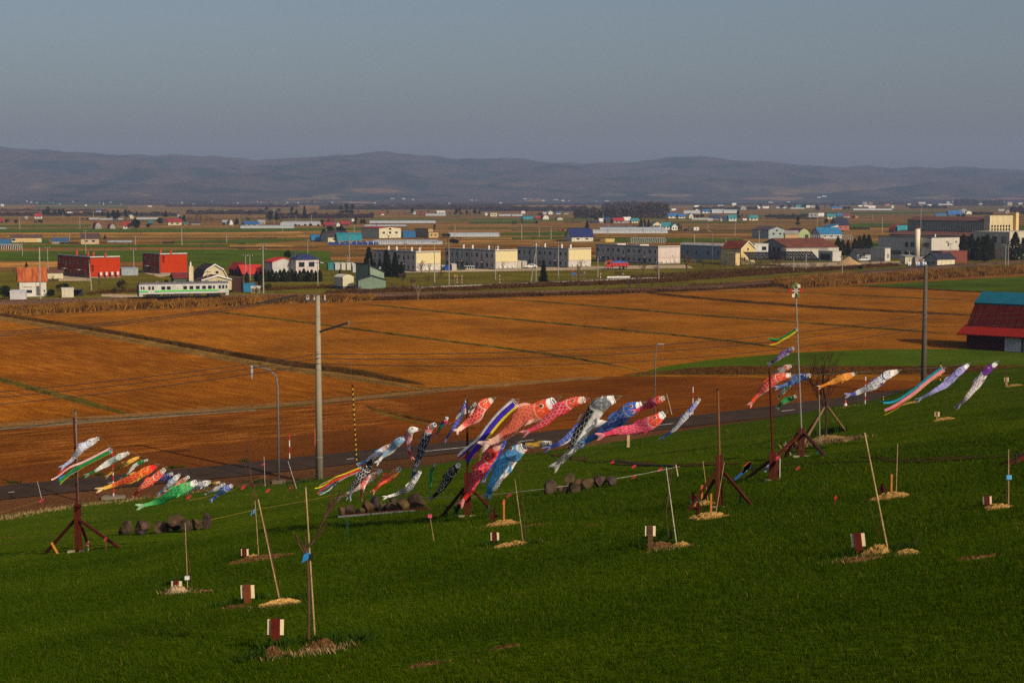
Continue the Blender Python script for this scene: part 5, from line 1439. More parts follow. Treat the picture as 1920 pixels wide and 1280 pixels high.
for i, a in enumerate([('hedge', 1435, 1513, 408, 7, HEDG, 1800), ('hedge', 1457, 1532, 411, 4.5, HEDG, 1500), ('hedge', 1590, 1631, 431, 5, HEDG, 1200), ('hedge', 1704, 1765, 391, 7, HEDG, 1500), ('hedge', 1767, 1776, 391, 7, HEDG, 300), ('hedge', 1823, 1845, 403, 7, HEDG, 700), ('hedge', 1847, 1861, 402.5, 6, HEDG, 500),
                       ('hedge', 1200, 1248, 409, 6, HEDG, 1200), ('hedge', 1058, 1091, 418, 3, HEDG, 600), ('hedge', 176, 250, 457, 4, HEDG, 1200), ('hedge', 113, 147, 457.5, 5, HEDG, 700), ('hedge', 305, 327, 457, 5, HEDG, 500), ('hedge', 250, 310, 456.5, 3, HEDG, 700), ('hedge', 1042, 1060, 452.5, 4, HEDG, 400), ('hedge', 1113, 1126, 452.5, 5, HEDG, 300), ('hedge', 1008, 1018, 404, 6, HEDG, 300),
                       ('far_wood', 1080, 1205, 409, 18, FARW, 5200), ('far_wood', 1195, 1250, 404, 22, FARW, 3200), ('far_wood', 1130, 1200, 396, 15, FARW, 2500), ('far_wood', 900, 1100, 396, 10, FARW, 4200), ('far_wood', 600, 900, 393, 9, FARW, 4200), ('far_wood', 100, 330, 405, 8, FARW, 3200), ('far_wood', 350, 520, 402, 9, FARW, 2800), ('far_wood', -60, 100, 405, 8, FARW, 2200), ('far_wood', 500, 700, 409, 10, FARW, 2800),
                       ('far_wood', 1300, 1420, 393, 6, FARW, 1800), ('far_wood', 1790, 1832, 386, 12, FARW, 1600), ('far_wood', 1845, 1880, 386, 11, FARW, 1500), ('far_wood', 1896, 1960, 401, 14, FARW, 1500), ('far_wood', 1230, 1300, 385, 7, FARW, 1500), ('far_wood', 1640, 1720, 385, 6, FARW, 1400), ('far_wood', 310, 420, 388, 6, FARW, 1500), ('far_wood', 420, 560, 389, 7, FARW, 2000), ('far_wood', 230, 320, 384, 5, FARW, 1200), ('far_wood', 740, 960, 388, 7, FARW, 2500), ('far_wood', 0, 200, 396, 5, FARW, 1600), ('far_wood', 1400, 1560, 384, 5, FARW, 1600), ('far_wood', 1560, 1920, 380, 6, FARW, 3000), ('far_wood', 700, 1300, 381, 5, FARW, 4000), ('far_wood', 0, 700, 378, 5, FARW, 4000)]):
    mass(*a, seed=60 + i, label='clipped dark green hedge' if a[0] == 'hedge' else 'far off leafless brown woodland')

# reeds along the railway: dry golden stalks, one mass
def reeds(lines, n, h, seed, m, name, spread):
    rs = np.random.RandomState(seed)
    V = []
    for (x0, y0, x1, y1, d0, d1) in lines:
        a, b = plain(x0, y0), plain(x1, y1)
        k = int(n * (x1 - x0))
        t = rs.rand(k)
        x = a.x + (b.x - a.x) * t; y = a.y + (b.y - a.y) * t + rs.uniform(d0, d1, k)
        clump = 0.55 + 0.45 * np.sin(x * 0.35 + 1.3 * np.sin(y * 0.3)) * np.sin(y * 0.5 + x * 0.11)
        hh = h * rs.uniform(0.4, 1.1, k) * (0.6 + 0.6 * clump)
        w = 0.16 * rs.uniform(0.6, 1.5, k)
        an = rs.uniform(0, np.pi, k)
        lx, ly = rs.normal(0, 0.3, k) * hh, rs.normal(0, 0.3, k) * hh
        T = np.empty((k, 3, 3))
        T[:, 0] = np.stack([x - np.cos(an) * w, y - np.sin(an) * w, 0 * x], 1)
        T[:, 1] = np.stack([x + np.cos(an) * w, y + np.sin(an) * w, 0 * x], 1)
        T[:, 2] = np.stack([x + lx, y + ly, hh], 1)
        V.append(T.reshape(-1, 3))
    V = np.concatenate(V)
    kind(obj(name, npmesh(name, V, np.arange(len(V)).reshape(-1, 3)), m), 'stuff')
REED = leafmat((0.05, 0.016, 0.003), (0.50, 0.24, 0.04), 0.3)
REEDD = leafmat((0.035, 0.014, 0.003), (0.19, 0.085, 0.018), 0.3)
reeds([(-80, 601, 100, 588, 0, 16), (100, 588, 260, 580, 0, 18), (260, 580, 430, 574, 0, 14), (430, 574, 600, 567, 0, 10), (600, 567, 700, 563, -2, 6)], 62, 1.7, 3, REED, 'dry_reeds', 14)
reeds([(1480, 542, 1640, 530, 0, 34), (1640, 530, 1930, 513, 0, 26), (1930, 513, 2000, 509, 0, 26)], 60, 1.9, 4, REED, 'dry_reeds', 14)
reeds([(700, 563, 1100, 552, -3, 5), (1100, 552, 1300, 545, -3, 10), (1300, 545, 1500, 535, -3, 20), (640, 553, 900, 548, 8, 22), (900, 546, 1250, 533, 8, 26), (1250, 533, 1520, 512, 8, 40), (600, 556, 720, 552, 4, 18), (1520, 512, 1700, 500, 5, 25)], 24, 0.9, 5, REEDD, 'dry_grass', 8)
reeds([(160, 552, 330, 545, -4, 14), (480, 545, 640, 538, -4, 10), (1180, 530, 1500, 508, 0, 40)], 9, 0.7, 6, REEDD, 'dry_grass', 8)
# ================================================================ TRAIN
def train():
    P = plain(262, 566.5)
    P.z = RZ + 0.14
    yaw = R(21)
    w, _ = solve_dims(P, yaw, 255, 262, 428.5)
    Ln = w
    k = Ln / 21.3
    root = thing('train', 'single railcar in grey white with green band running behind the dry reeds', 'train', P, yaw)
    Wd = 2.9
    body = mat((0.50, 0.49, 0.47), 0.45, 0.08, 0.8, streak=0.25)
    pr = [(0, 0.95), (-0.04, 1.6), (0, 2.9), (0.12, 3.25), (Wd - 0.12, 3.25), (Wd, 2.9), (Wd + 0.04, 1.6), (Wd, 0.95)]
    b = obj('body', MB().prism(pr, 'x', 0, Ln), body, root)
    rp = [(0.1, 3.24), (0.35, 3.52), (0.9, 3.66), (Wd - 0.9, 3.66), (Wd - 0.35, 3.52), (Wd - 0.1, 3.24)]
    rf = obj('roof', MB().prism(rp, 'x', 0.05, Ln - 0.05), mat((0.13, 0.125, 0.13), 0.7, 0.2), root)
    for x in (4.4, 8.4, 12.4, 16.4, 19.4):
        obj('roof_vent', MB().box(x * k - 0.35, 1.0, 3.64, x * k + 0.35, 1.9, 3.86), mat((0.17, 0.165, 0.17)), rf)
    obj('gutter', MB().box(0, -0.02, 3.2, Ln, 0.1, 3.3), mat((0.3, 0.27, 0.38)), root)
    for (z0, z1, c) in ((1.62, 1.82, (0.12, 0.62, 0.04)), (1.44, 1.62, (0.03, 0.36, 0.12))):
        obj('green_band', MB().box(0.0, -0.075, z0, Ln + 0.02, -0.03, z1).box(-0.03, -0.07, z0, 0.0, Wd + 0.06, z1), mat(c, 0.45, 0.05), root)
    obj('blue_line', MB().box(0.0, -0.07, 1.38, 4.5 * k, -0.03, 1.44), mat((0.05, 0.3, 0.5)), root)
    def wnd(x, ww, z=2.35, h=0.85, name='window', c=None):
        o = obj(name, MB().box(x * k - ww / 2, -0.07, z - h / 2, x * k + ww / 2, -0.02, z + h / 2), mat((0.2, 0.2, 0.2), 0.4), root)
        obj('pane', MB().box(x * k - ww / 2 + 0.06, -0.09, z - h / 2 + 0.06, x * k + ww / 2 - 0.06, -0.075, z + h / 2 - 0.06), c or glass(), o)
    for x in (5.6, 6.9, 10.8, 12.3, 13.8, 15.3, 16.7):
        wnd(x, 0.95)
    wnd(8.1, 0.5, c=mat((0.5, 0.48, 0.42))); wnd(9.4, 1.0, 2.25, 0.6, c=mat((0.55, 0.52, 0.45))); wnd(17.7, 0.5)
    wnd(0.45, 0.35, 2.45, 0.8); wnd(1.0, 0.4, 2.4, 0.75)
    for x in (2.75, 19.5):
        for dx in (-0.42, 0.42):
            d = obj('door', MB().box((x * k) + dx - 0.4, -0.08, 1.0, (x * k) + dx + 0.4, -0.03, 3.0), mat((0.46, 0.45, 0.42), 0.5), root)
            obj('pane', MB().box((x * k) + dx - 0.25, -0.1, 1.95, (x * k) + dx + 0.25, -0.082, 2.8), glass(), d)
    d = obj('cab_door', MB().box(20.7 * k - 0.3, -0.08, 1.0, 20.7 * k + 0.3, -0.03, 3.0), mat((0.44, 0.43, 0.41), 0.5), root)
    obj('pane', MB().box(20.7 * k - 0.2, -0.1, 2.05, 20.7 * k + 0.2, -0.082, 2.75), glass(), d)
    # front end, its shade painted into a darker cab face, gangway, windows, lamps
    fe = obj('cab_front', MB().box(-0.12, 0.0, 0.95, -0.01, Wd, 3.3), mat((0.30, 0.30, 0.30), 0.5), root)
    for y in (0.5, 2.4):
        obj('cab_window', MB().box(-0.15, y - 0.36, 2.05, -0.121, y + 0.36, 2.85), glass(), fe)
    obj('gangway', MB().box(-0.35, 1.05, 1.0, -0.121, 1.85, 3.0), mat((0.12, 0.12, 0.12)), fe)
    for y in (0.45, 2.45):
        obj('headlight', MB().tube([(-0.18, y, 3.12), (-0.121, y, 3.12)], 0.11, 10), mat((0.7, 0.7, 0.62), 0.2), fe)
    obj('skirt', MB().box(-0.1, 0.1, 0.4, 0.8, Wd - 0.1, 0.95).box(Ln - 0.8, 0.1, 0.4, Ln, Wd - 0.1, 0.95), mat((0.4, 0.39, 0.36)), root)
    for x in (3.4, 17.9):
        bg = obj('bogie', MB().box(x * k - 1.5, 0.5, 0.3, x * k + 1.5, Wd - 0.5, 0.75).box(x * k - 1.4, 0.32, 0.35, x * k + 1.4, 0.5, 0.62), mat((0.03, 0.03, 0.03)), root)
        for dx in (-1.05, 1.05):
            obj('wheel', MB().tube([(x * k + dx, 0.9, 0.43), (x * k + dx, 1.04, 0.43)], 0.43, 14), mat((0.05, 0.045, 0.04), 0.5), bg)
            obj('wheel', MB().tube([(x * k + dx, 1.9, 0.43), (x * k + dx, 2.04, 0.43)], 0.43, 14), mat((0.05, 0.045, 0.04), 0.5), bg)
    for x, ww in ((6.5, 1.4), (8.6, 1.8), (11.0, 2.0), (13.8, 1.6)):
        obj('underfloor_box', MB().box(x * k - ww / 2, 0.25, 0.35, x * k + ww / 2, 1.6, 0.93), mat((0.045, 0.04, 0.038)), root)
train()

# ================================================================ VEHICLES
def wheelset(root, xs, r, y0, y1, m):
    for x in xs:
        for y in (y0, y1):
            wh = obj('wheel', MB().tube([(x, y - 0.11, r), (x, y + 0.11, r)], r, 14), mat((0.02, 0.02, 0.02), 0.8), root)
            obj('rim', MB().tube([(x, y - 0.125, r), (x, y + 0.125, r)], r * 0.55, 10), mat((0.35, 0.35, 0.36), 0.4, metal=0.6), wh)
def car(px0, px1, yb, col, label, yaw=8, van=False, name='parked_car'):
    P = plain(px0, yb, 0.12)
    k = (px1 - px0) / ppm(P.y) / 4.4
    root = thing(name, label, 'van' if van else 'car', P, R(yaw), 'parked cars')
    root.scale = (k, k, k)
    m = mat(col, 0.3, 0.05, 1.0, spec=0.5)
    lo = [(0, 0.35), (0.05, 0.85), (1.1, 0.98), (4.3, 1.0), (4.4, 0.6), (4.38, 0.35)]
    obj('body', MB().prism(lo, 'y', 0, 1.7), m, root)
    hi = [(0.7, 0.97), (1.3, 1.85), (4.2, 1.88), (4.34, 0.99)] if van else [(1.0, 0.97), (1.75, 1.45), (3.3, 1.47), (4.1, 1.0)]
    cab = obj('cabin', MB().prism(hi, 'y', 0.08, 1.62), m, root)
    z0, z1 = (1.15, 1.7) if van else (1.05, 1.38)
    for x0, x1 in (((1.25, 2.1), (2.2, 3.1), (3.2, 4.1)) if van else ((1.65, 2.45), (2.55, 3.35))):
        obj('side_window', MB().box(x0, 0.05, z0, x1, 0.079, z1), glass(), cab)
    obj('windscreen', MB().prism([(hi[0][0] + 0.02, 1.05), (hi[1][0] - 0.06, hi[1][1] - 0.1), (hi[1][0] - 0.1, hi[1][1] - 0.1), (hi[0][0] - 0.03, 1.05)], 'y', 0.2, 1.5), glass(), cab)
    for y in (0.2, 1.5):
        obj('headlight', MB().box(-0.03, y - 0.15, 0.62, 0.06, y + 0.15, 0.8), mat((0.7, 0.7, 0.68), 0.2), root)
    obj('tail_light', MB().box(4.36, 0.1, 0.65, 4.43, 0.35, 0.9), mat((0.4, 0.02, 0.02), 0.3), root)
    wheelset(root, (0.85, 3.5), 0.32, 0.1, 1.6, None)
    return root
car(984, 1008, 503, (0.72, 0.70, 0.68), 'white small car parked in front of the third white flats')
car(858, 873, 506.5, (0.015, 0.03, 0.022), 'dark green car parked before the second white flats', van=True)
car(1300, 1318, 493, (0.015, 0.015, 0.016), 'black car parked in front of the long grey hall')
car(1276, 1288, 491.5, (0.02, 0.02, 0.022), 'dark car half hidden between the pinkish flats and the grey hall')
car(1611, 1629, 489.8, (0.70, 0.70, 0.68), 'white van parked at the little white house', van=True, name='parked_van')
car(1812, 1821, 488, (0.5, 0.02, 0.02), 'small red car beside the brick red building')
car(600, 607, 494, (0.6, 0.6, 0.6), 'tiny pale car right of the navy roofed house')
def dump_truck():
    P = plain(1137, 505, 0.12)
    k = 43 / ppm(P.y) / 7.4
    root = thing('dump_truck', 'red dump truck with blue cargo cover in front of the pinkish flats', 'truck', P, R(10))
    root.scale = (k, k, k)
    red = mat((0.42, 0.02, 0.015), 0.35, 0.08, 1.0, spec=0.5)
    cab = obj('cab', MB().prism([(0, 0.6), (0, 1.5), (0.25, 2.7), (1.75, 2.75), (1.75, 0.6)], 'y', 0, 2.3), red, root)
    obj('side_window', MB().box(0.35, -0.04, 1.65, 1.25, -0.01, 2.4), glass(), cab)
    obj('windscreen', MB().prism([(-0.03, 1.55), (0.19, 2.55), (0.16, 2.55), (-0.06, 1.55)], 'y', 0.15, 2.15), glass(), cab)
    obj('visor', MB().box(0.1, 0.1, 2.75, 1.0, 2.2, 2.95), mat((0.3, 0.02, 0.02)), cab)
    for y in (0.3, 2.0):
        obj('headlight', MB().box(-0.05, y - 0.2, 0.8, -0.01, y + 0.2, 1.0), mat((0.7, 0.7, 0.65), 0.2), cab)
    obj('bumper', MB().box(-0.15, 0, 0.35, 0.3, 2.3, 0.65), mat((0.5, 0.5, 0.5), 0.3, metal=0.6), root)
    obj('chassis', MB().box(0.3, 0.5, 0.55, 7.1, 1.8, 0.85), mat((0.04, 0.035, 0.035)), root)
    bed = obj('dump_body', MB().prism([(1.95, 0.9), (1.95, 2.1), (7.3, 2.1), (7.4, 0.95)], 'y', 0, 2.35), red, root)
    obj('cargo_cover', MB().prism([(2.0, 2.1), (2.1, 2.55), (4.8, 2.7), (7.0, 2.5), (7.25, 2.1)], 'y', 0.05, 2.3), mat((0.06, 0.12, 0.4), 0.6), bed)
    obj('head_board', MB().box(1.9, 0, 2.1, 2.0, 2.35, 3.1), red, bed)
    for x in (3.0, 4.2, 5.4, 6.6):
        obj('stake', MB().box(x - 0.06, -0.06, 0.95, x + 0.06, -0.005, 2.1), mat((0.3, 0.015, 0.01)), bed)
    obj('side_guard', MB().box(2.2, -0.02, 0.5, 4.3, 0.05, 0.75), mat((0.4, 0.4, 0.4)), root)
    wheelset(root, (1.0, 5.0, 6.3), 0.48, 0.15, 2.15, None)
dump_truck()
def tractor():
    P = plain(1048, 433.5, 0.05)
    k = 9.5 / ppm(P.y) / 3.6
    root = thing('tractor', 'red farm tractor in the stubble left of the navy roofed farmhouse', 'tractor', P, R(10))
    root.scale = (k, k, k)
    red = mat((0.5, 0.04, 0.02), 0.4)
    obj('hood', MB().prism([(0, 0.7), (0, 1.3), (1.6, 1.5), (1.6, 0.7)], 'y', 0.4, 1.2), red, root)
    c = obj('cab', MB().prism([(1.6, 0.7), (1.7, 2.4), (3.0, 2.4), (3.3, 0.7)], 'y', 0.2, 1.4), mat((0.5, 0.08, 0.06), 0.4), root)
    obj('cab_window', MB().box(1.85, 0.15, 1.4, 2.95, 0.19, 2.25), glass(), c)
    for x, r in ((0.5, 0.5), (2.7, 0.8)):
        for y in (0.15, 1.45):
            obj('wheel', MB().tube([(x, y - 0.15, r), (x, y + 0.15, r)], r, 14), mat((0.03, 0.03, 0.03)), root)
tractor()

# ================================================================ YARD THINGS
def solar(px0, px1, py_top, py_bot, yb, label):
    P = plain(px0 + 6, yb, 0)
    root = thing('solar_array', label, 'solar panels', P, R(4), 'solar arrays')
    k = P.y / F
    W = (px1 - px0 - 10) * k
    zt, zb = at(px0, py_top, P.y).z, at(px0, py_bot, P.y).z
    zb = max(zb, 0.7)
    Dp = 3.0
    lean = 12 * k                                  # the rows are skewed: the upper edge runs further left
    nx = 12
    fr = mat((0.010, 0.010, 0.014), 0.6, 0.1)
    sur = MB()
    for i in range(nx):
        for j in range(3):
            a0, a1 = i / nx + 0.004, (i + 1) / nx - 0.004
            b0, b1 = j / 3 + 0.01, (j + 1) / 3 - 0.01
            q = []
            for a, b in ((a0, b0), (a1, b0), (a1, b1), (a0, b1)):
                q.append(Vector((a * W - lean * b, Dp * b - 1.0, zb + (zt - zb) * b)))
            mb = MB()
            nrm = (q[1] - q[0]).cross(q[3] - q[0]).normalized() * 0.05
            mb.v = [tuple(v) for v in q] + [tuple(v + nrm) for v in q]
            mb.f = [(3, 2, 1, 0), (4, 5, 6, 7), (0, 1, 5, 4), (1, 2, 6, 5), (2, 3, 7, 6), (3, 0, 4, 7)]
            obj('panel', mb, fr, root)
    for i in range(6):
        x = W * (i + 0.4) / 6
        s = MB()
        s.beam((x, 0.4, 0), (x - 0.8, -0.6, zb + 0.05), 0.09).beam((x, 0.6, 0), (x - lean * 0.7, Dp - 1.3, zb + (zt - zb) * 0.7), 0.09).beam((x, 0.4, 0), (x + 0.8, -0.6, zb + 0.05), 0.09)
        obj('support', s, mat((0.22, 0.22, 0.22), 0.6), root)
    obj('cross_bar', MB().beam((0, -0.7, zb - 0.05), (W, -0.7, zb - 0.05), 0.08), mat((0.2, 0.2, 0.2), 0.6), root)
solar(1400, 1472, 472.5, 487, 498, 'left of two tilted dark solar panel arrays on steel legs')
solar(1464, 1541, 471.5, 488, 499, 'right of two tilted dark solar panel arrays on steel legs')
def heap(name, label, cat, P, rx, ry, h, m, seed, n=18):
    rs = random.Random(seed)
    mb = MB()
    rings = 7
    mb.v.append((0, 0, h))
    for i in range(1, rings + 1):
        t = i / rings
        for j in range(n):
            a = 2 * math.pi * j / n
            q = t * (1 + rs.uniform(-0.08, 0.08) * (0.5 + t))
            zz = h * (1 - t) ** 1.15 * (1 + rs.uniform(-0.12, 0.12)) - (0.06 if i == rings else 0)
            mb.v.append((rx * q * math.cos(a), ry * q * math.sin(a), zz))
    for j in range(n):
        mb.f.append((0, 1 + j, 1 + (j + 1) % n))
    for i in range(rings - 1):
        for j in range(n):
            a, b = 1 + i * n + j, 1 + i * n + (j + 1) % n
            mb.f.append((a, a + n, b + n, b))
    o = obj(name, mb, m, None, P, smooth=True)
    return tag(o, label, cat)
SAND = soil_mat('sand', [(0.30, 0.19, 0.095), (0.38, 0.25, 0.13), (0.46, 0.31, 0.17)], 0, 1.0, 0.05, rows=0.2)
P = plain(1591, 496)
heap('sand_pile', 'large tan sand pile with flat top right of the solar panels', 'sand pile', P, 5.2, 4.2, 2.9, SAND, 3)
t = thing('tarpaulin', 'bright blue tarpaulin covering a heap before the garage row', 'tarpaulin', plain(1729, 498))
obj('sheet', MB().prism([(-1.8, 0), (-1.2, 0.7), (0.4, 1.2), (1.9, 1.3), (2.2, 0)], 'y', -0.8, 1.5), mat((0.02, 0.12, 0.55), 0.5), t)
obj('weight', MB().box(-1.6, -1.0, 0, -1.2, -0.8, 0.25), mat((0.3, 0.3, 0.3)), t)
t = thing('tarpaulin', 'blue sheeted stack beside the second white flats', 'tarpaulin', plain(839, 507.5))
obj('sheet', MB().prism([(-1.1, 0), (-1.0, 1.7), (0.2, 2.0), (1.0, 1.6), (1.1, 0)], 'y', 0, 1.8), mat((0.02, 0.07, 0.3), 0.5), t)
for a in [(829, 836, 507, 500, (0.6, 0.52, 0.42), 'pale shed left of the blue sheeted stack'), (847, 856, 507.5, 497, (0.62, 0.54, 0.42), 'cream shed between the blue stack and the dark green car'), (970, 977.5, 503, 491, (0.66, 0.58, 0.46), 'cream shed left of the white car'), (979, 988, 503, 491.5, (0.58, 0.5, 0.42), 'cream shed behind the white car'),
          (661, 668, 511, 500, (0.55, 0.55, 0.53), 'grey white box hut near the storage row')]:
    house('storage_shed', a[5], 'shed', a[0], a[0] + 0.5, a[1], a[2], a[3], 'shed_x', a[3] - 1, 18, a[4], tuple(c * 0.9 for c in a[4]), deep=1.8, over=0.08)
t = thing('tarpaulin_row', 'row of blue tarpaulins in front of the teal roofed farmhouse', 'tarpaulins', plain(616, 459.5), R(3))
for i in range(9):
    x = i * 2.9
    obj('sheet', MB().prism([(x, 0), (x + 0.2, 1.7 + 0.3 * (i % 2)), (x + 2.5, 1.5), (x + 2.7, 0)], 'y', 0, 1.2), mat((0.02, 0.06, 0.22), 0.5), t)
# small hut with white arches, a bus shelter
t = thing('cycle_shelter', 'small white arched cycle shelter before the second white flats', 'shelter', plain(872, 506.8), R(5))
for i in range(5):
    obj('arch', MB().tube([(i * 0.75, 0, 0), (i * 0.75, 0, 1.0), (i * 0.75, 0.5, 1.5), (i * 0.75, 1.2, 1.2)], 0.07, 5), mat((0.7, 0.68, 0.66)), t)
obj('roof', MB().box(-0.2, 0, 1.42, 3.2, 1.2, 1.52), mat((0.66, 0.64, 0.6)), t)

# ================================================================ POLES AND WIRES
CONC = mat((0.34, 0.31, 0.26), 0.85, 0.12, 1.5, streak=0.25)
STEEL = mat((0.16, 0.165, 0.17), 0.6, 0.12, 2.0, metal=0.2)
DARKW = mat((0.035, 0.03, 0.028), 0.8)
def upole(px, yt, yb, label=None, r=0.17, lean=0.0, arms=1, m=None, name='utility_pole', group='poles in the village'):
    P = plain(px, yb)
    h = at(px, yt, P.y).z
    root = thing(name, label or 'grey concrete utility pole', 'pole', P, R(-10), group)
    top = (lean * P.y / F, 0, h)
    obj('shaft', MB().tube([(0, 0, -0.2), top], [r, r * 0.62], 7), m or CONC, root)
    for i in range(arms):
        z = h - 0.5 - 1.1 * i
        a = obj('crossarm', MB().box(top[0] - 0.9, -0.06, z, top[0] + 0.9, 0.06, z + 0.14), DARKW, root)
        for x in (-0.8, 0, 0.8):
            obj('insulator', MB().tube([(top[0] + x, 0, z + 0.14), (top[0] + x, 0, z + 0.42)], 0.08, 6), mat((0.6, 0.6, 0.6), 0.3), a)
    if not label:
        auto(root, px, yb, 'grey concrete utility pole')
    return root
upole(76, 464, 566, 'tall grey pole in front of the rust roofed white house', 0.22, arms=0)
upole(172, 494, 545, 'leaning pole before the long orange flats', 0.16, lean=-4, arms=0)
upole(494, 457, 551, 'tall pole with transformer arm beside the conifer hedge', 0.2, arms=2)
P5 = upole(995, 462, 530, 'thick pole leaning right before the third white flats', 0.17, lean=11, arms=0)
upole(1005, 452, 531, 'upright pole crossing the leaning pole', 0.15, arms=2)
for a in [(90, 463, 509), (161, 432, 476), (251, 466, 504), (390, 507, 544), (461, 477, 522), (469, 478, 526), (652, 478, 495), (655, 441, 495), (577, 450, 476), (596, 490, 538), (815, 451, 538), (842, 455, 540), (760, 455, 483), (790, 447, 471), (1047, 455, 523), (1121, 480, 520),
          (1235, 490, 527), (929, 462, 524), (1599, 447, 482), (1579, 479, 513), (1511, 475, 507), (1488, 480, 509), (1885, 458, 503), (1890, 462, 500), (1654, 408, 438), (1743, 475, 498), (1705, 470, 497), (1361, 446, 468), (1302, 437, 456), (1423, 432, 468), (130, 440, 457), (42, 452, 480), (37, 408, 430), (150, 405, 429), (341, 427, 460), (425, 440, 455), (254, 442, 460),
          (978, 418, 449), (1011, 427, 444), (1033, 425, 450), (530, 428, 440), (612, 430, 446), (664, 421, 440), (853, 420, 446), (1131, 399, 412), (1140, 420, 440), (1327, 420, 433), (1378, 416, 445), (1401, 400, 413), (1570, 420, 437), (1636, 402, 414), (1532, 405, 432), (1782, 455, 490), (1240, 415, 440), (1206, 417, 440), (700, 468, 498), (720, 470, 490), (1176, 455, 470), (1192, 441, 460), (514, 390, 420), (555, 403, 418), (584, 402, 418), (450, 403, 421), (240, 398, 412), (118, 398, 412), (175, 397, 409)]:
    upole(*a, r=0.15 if a[2] > 470 else 0.26, arms=1 if a[2] > 440 else 0)
def street_light(px, yt, yb, side, label, P=None, r=0.09, arm_px=20, drop=True):
    P = P or plain(px, yb)
    h = at(px, yt, P.y).z - P.z
    k = P.y / F
    root = thing('street_light', label, 'street light', P, 0, 'street lights')
    A = arm_px * k * side
    pts = [(0, 0, 0), (0, 0, h * 0.82), (A * 0.06, 0, h * 0.91), (A * 0.28, 0, h * 0.965), (A * 0.6, 0, h * 0.985), (A, 0, h)]
    obj('pole', MB().tube(pts, [r, r * 0.9, r * 0.8, r * 0.7, r * 0.62, r * 0.55], 8), STEEL, root, smooth=True)
    lm = obj('lamp', MB().tube([(A, 0, h + 0.05), (A, 0, h - 0.5), (A, 0, h - 1.15)], [0.1, 0.12, 0.04], 8) if drop else MB().box(A - 0.35, -0.15, h - 0.12, A + 0.35, 0.15, h + 0.06), mat((0.3, 0.31, 0.32), 0.4), root)
    if drop:
        obj('base', MB().box(-0.55, -0.4, -0.15, 0.55, 0.4, 0.3), mat((0.16, 0.12, 0.085), 0.9, 0.3), root)
    return root
street_light(523, 686, 907, -1, 'curved grey street light with hanging lamp left of the concrete pole', arm_px=49, P=hillpt(523, 906))
street_light(1228, 645, 752, 1, 'straight grey street light behind the pink and red carp', arm_px=10, drop=False, P=plain(1228, 790), r=0.07)
street_light(1335, 433, 498, -1, 'street light with short arm before the long grey hall', arm_px=5, drop=False, r=0.14)
# the big concrete pole by the road
PB = hillpt(599, 898)
h = at(595, 552, PB.y).z - PB.z
k = PB.y / F
root = thing('utility_pole', 'tall concrete utility pole with slanted steel arm by the road', 'pole', PB, 0)
obj('shaft', MB().tube([(0, 0, -0.3), (0, 0, h)], [0.34, 0.19], 14), mat((0.30, 0.26, 0.19), 0.85, 0.1, 0.8, streak=0.3), root, smooth=True)
for i in range(9):
    z = h * (0.12 + 0.095 * i)
    obj('band', MB().tube([(0, 0, z), (0, 0, z + 0.05)], 0.345 - 0.15 * z / h + 0.01, 14), mat((0.25, 0.23, 0.19), 0.7), root)
a = obj('slanted_arm', MB().beam((0.15, -0.05, h - 70 * k), (58 * k, -0.05, h - 53 * k), 0.26, 0.18), mat((0.02, 0.02, 0.02), 0.8), root)
obj('arm_end', MB().box(57 * k, -0.2, h - 57 * k, 59 * k, 0.1, h - 49 * k), mat((0.16, 0.16, 0.16)), a)
hd = obj('crossarm', MB().box(-1.0, -0.05, h - 0.6, 0.75, 0.05, h - 0.52), mat((0.07, 0.07, 0.07), 0.6), root)
for x in (-0.95, -0.8, -0.3, 0.6):
    obj('insulator', MB().tube([(x, 0, h - 0.5), (x, 0, h - 0.36), (x, 0, h - 0.28), (x, 0, h - 0.05)], [0.06, 0.1, 0.06, 0.08], 8), mat((0.42, 0.42, 0.40), 0.25), hd)
obj('name_plate', MB().box(-0.36, -0.3, 3.0, -0.28, -0.02, 4.4), mat((0.35, 0.09, 0.03)), root)
def wire(a, b, sag, r=0.03, label=None, n=18, name='cable'):
    a, b = Vector(a), Vector(b)
    pts = []
    for i in range(n + 1):
        t = i / n
        p = a.lerp(b, t)
        p.z -= 4 * sag * t * (1 - t)
        pts.append(p)
    o = obj(name, MB().tube(pts, r, 4), DARKW)
    return tag(o, label, 'cable', 'overhead cables')
top = PB + Vector((0, 0, h))
# second pole, dark, at the right
PR = plain(1731, 742)
hr = at(1731, 496, PR.y).z
root = thing('utility_pole', 'tall dark utility pole with one sided crossarm left of the red barn', 'pole', PR, 0)
obj('shaft', MB().tube([(0, 0, -0.3), (0, 0, hr)], [0.38, 0.22], 12), mat((0.10, 0.085, 0.065), 0.85, 0.15, 0.8, streak=0.2), root, smooth=True)
kr = PR.y / F
ca = obj('crossarm', MB().box(-36 * kr, -0.1, hr - 0.3, 6 * kr, 0.1, hr - 0.1), mat((0.05, 0.05, 0.045)), root)
for x in (-33, -30, -18, -14, -5, -1):
    obj('insulator', MB().tube([(x * kr, 0, hr - 0.1), (x * kr, 0, hr + 0.12), (x * kr, 0, hr + 0.32)], [0.1, 0.17, 0.1], 7), mat((0.66, 0.66, 0.66), 0.3), ca)
obj('brace', MB().beam((-14 * kr, 0, hr - 0.3), (0, 0, hr - 22 * kr), 0.12), mat((0.06, 0.06, 0.06)), root)
for z in (0.55, 0.62, 0.73, 0.86):
    obj('band', MB().tube([(0, 0, hr * z), (0, 0, hr * z + 0.14)], 0.37 - 0.15 * z, 10), mat((0.2, 0.19, 0.17)), root)
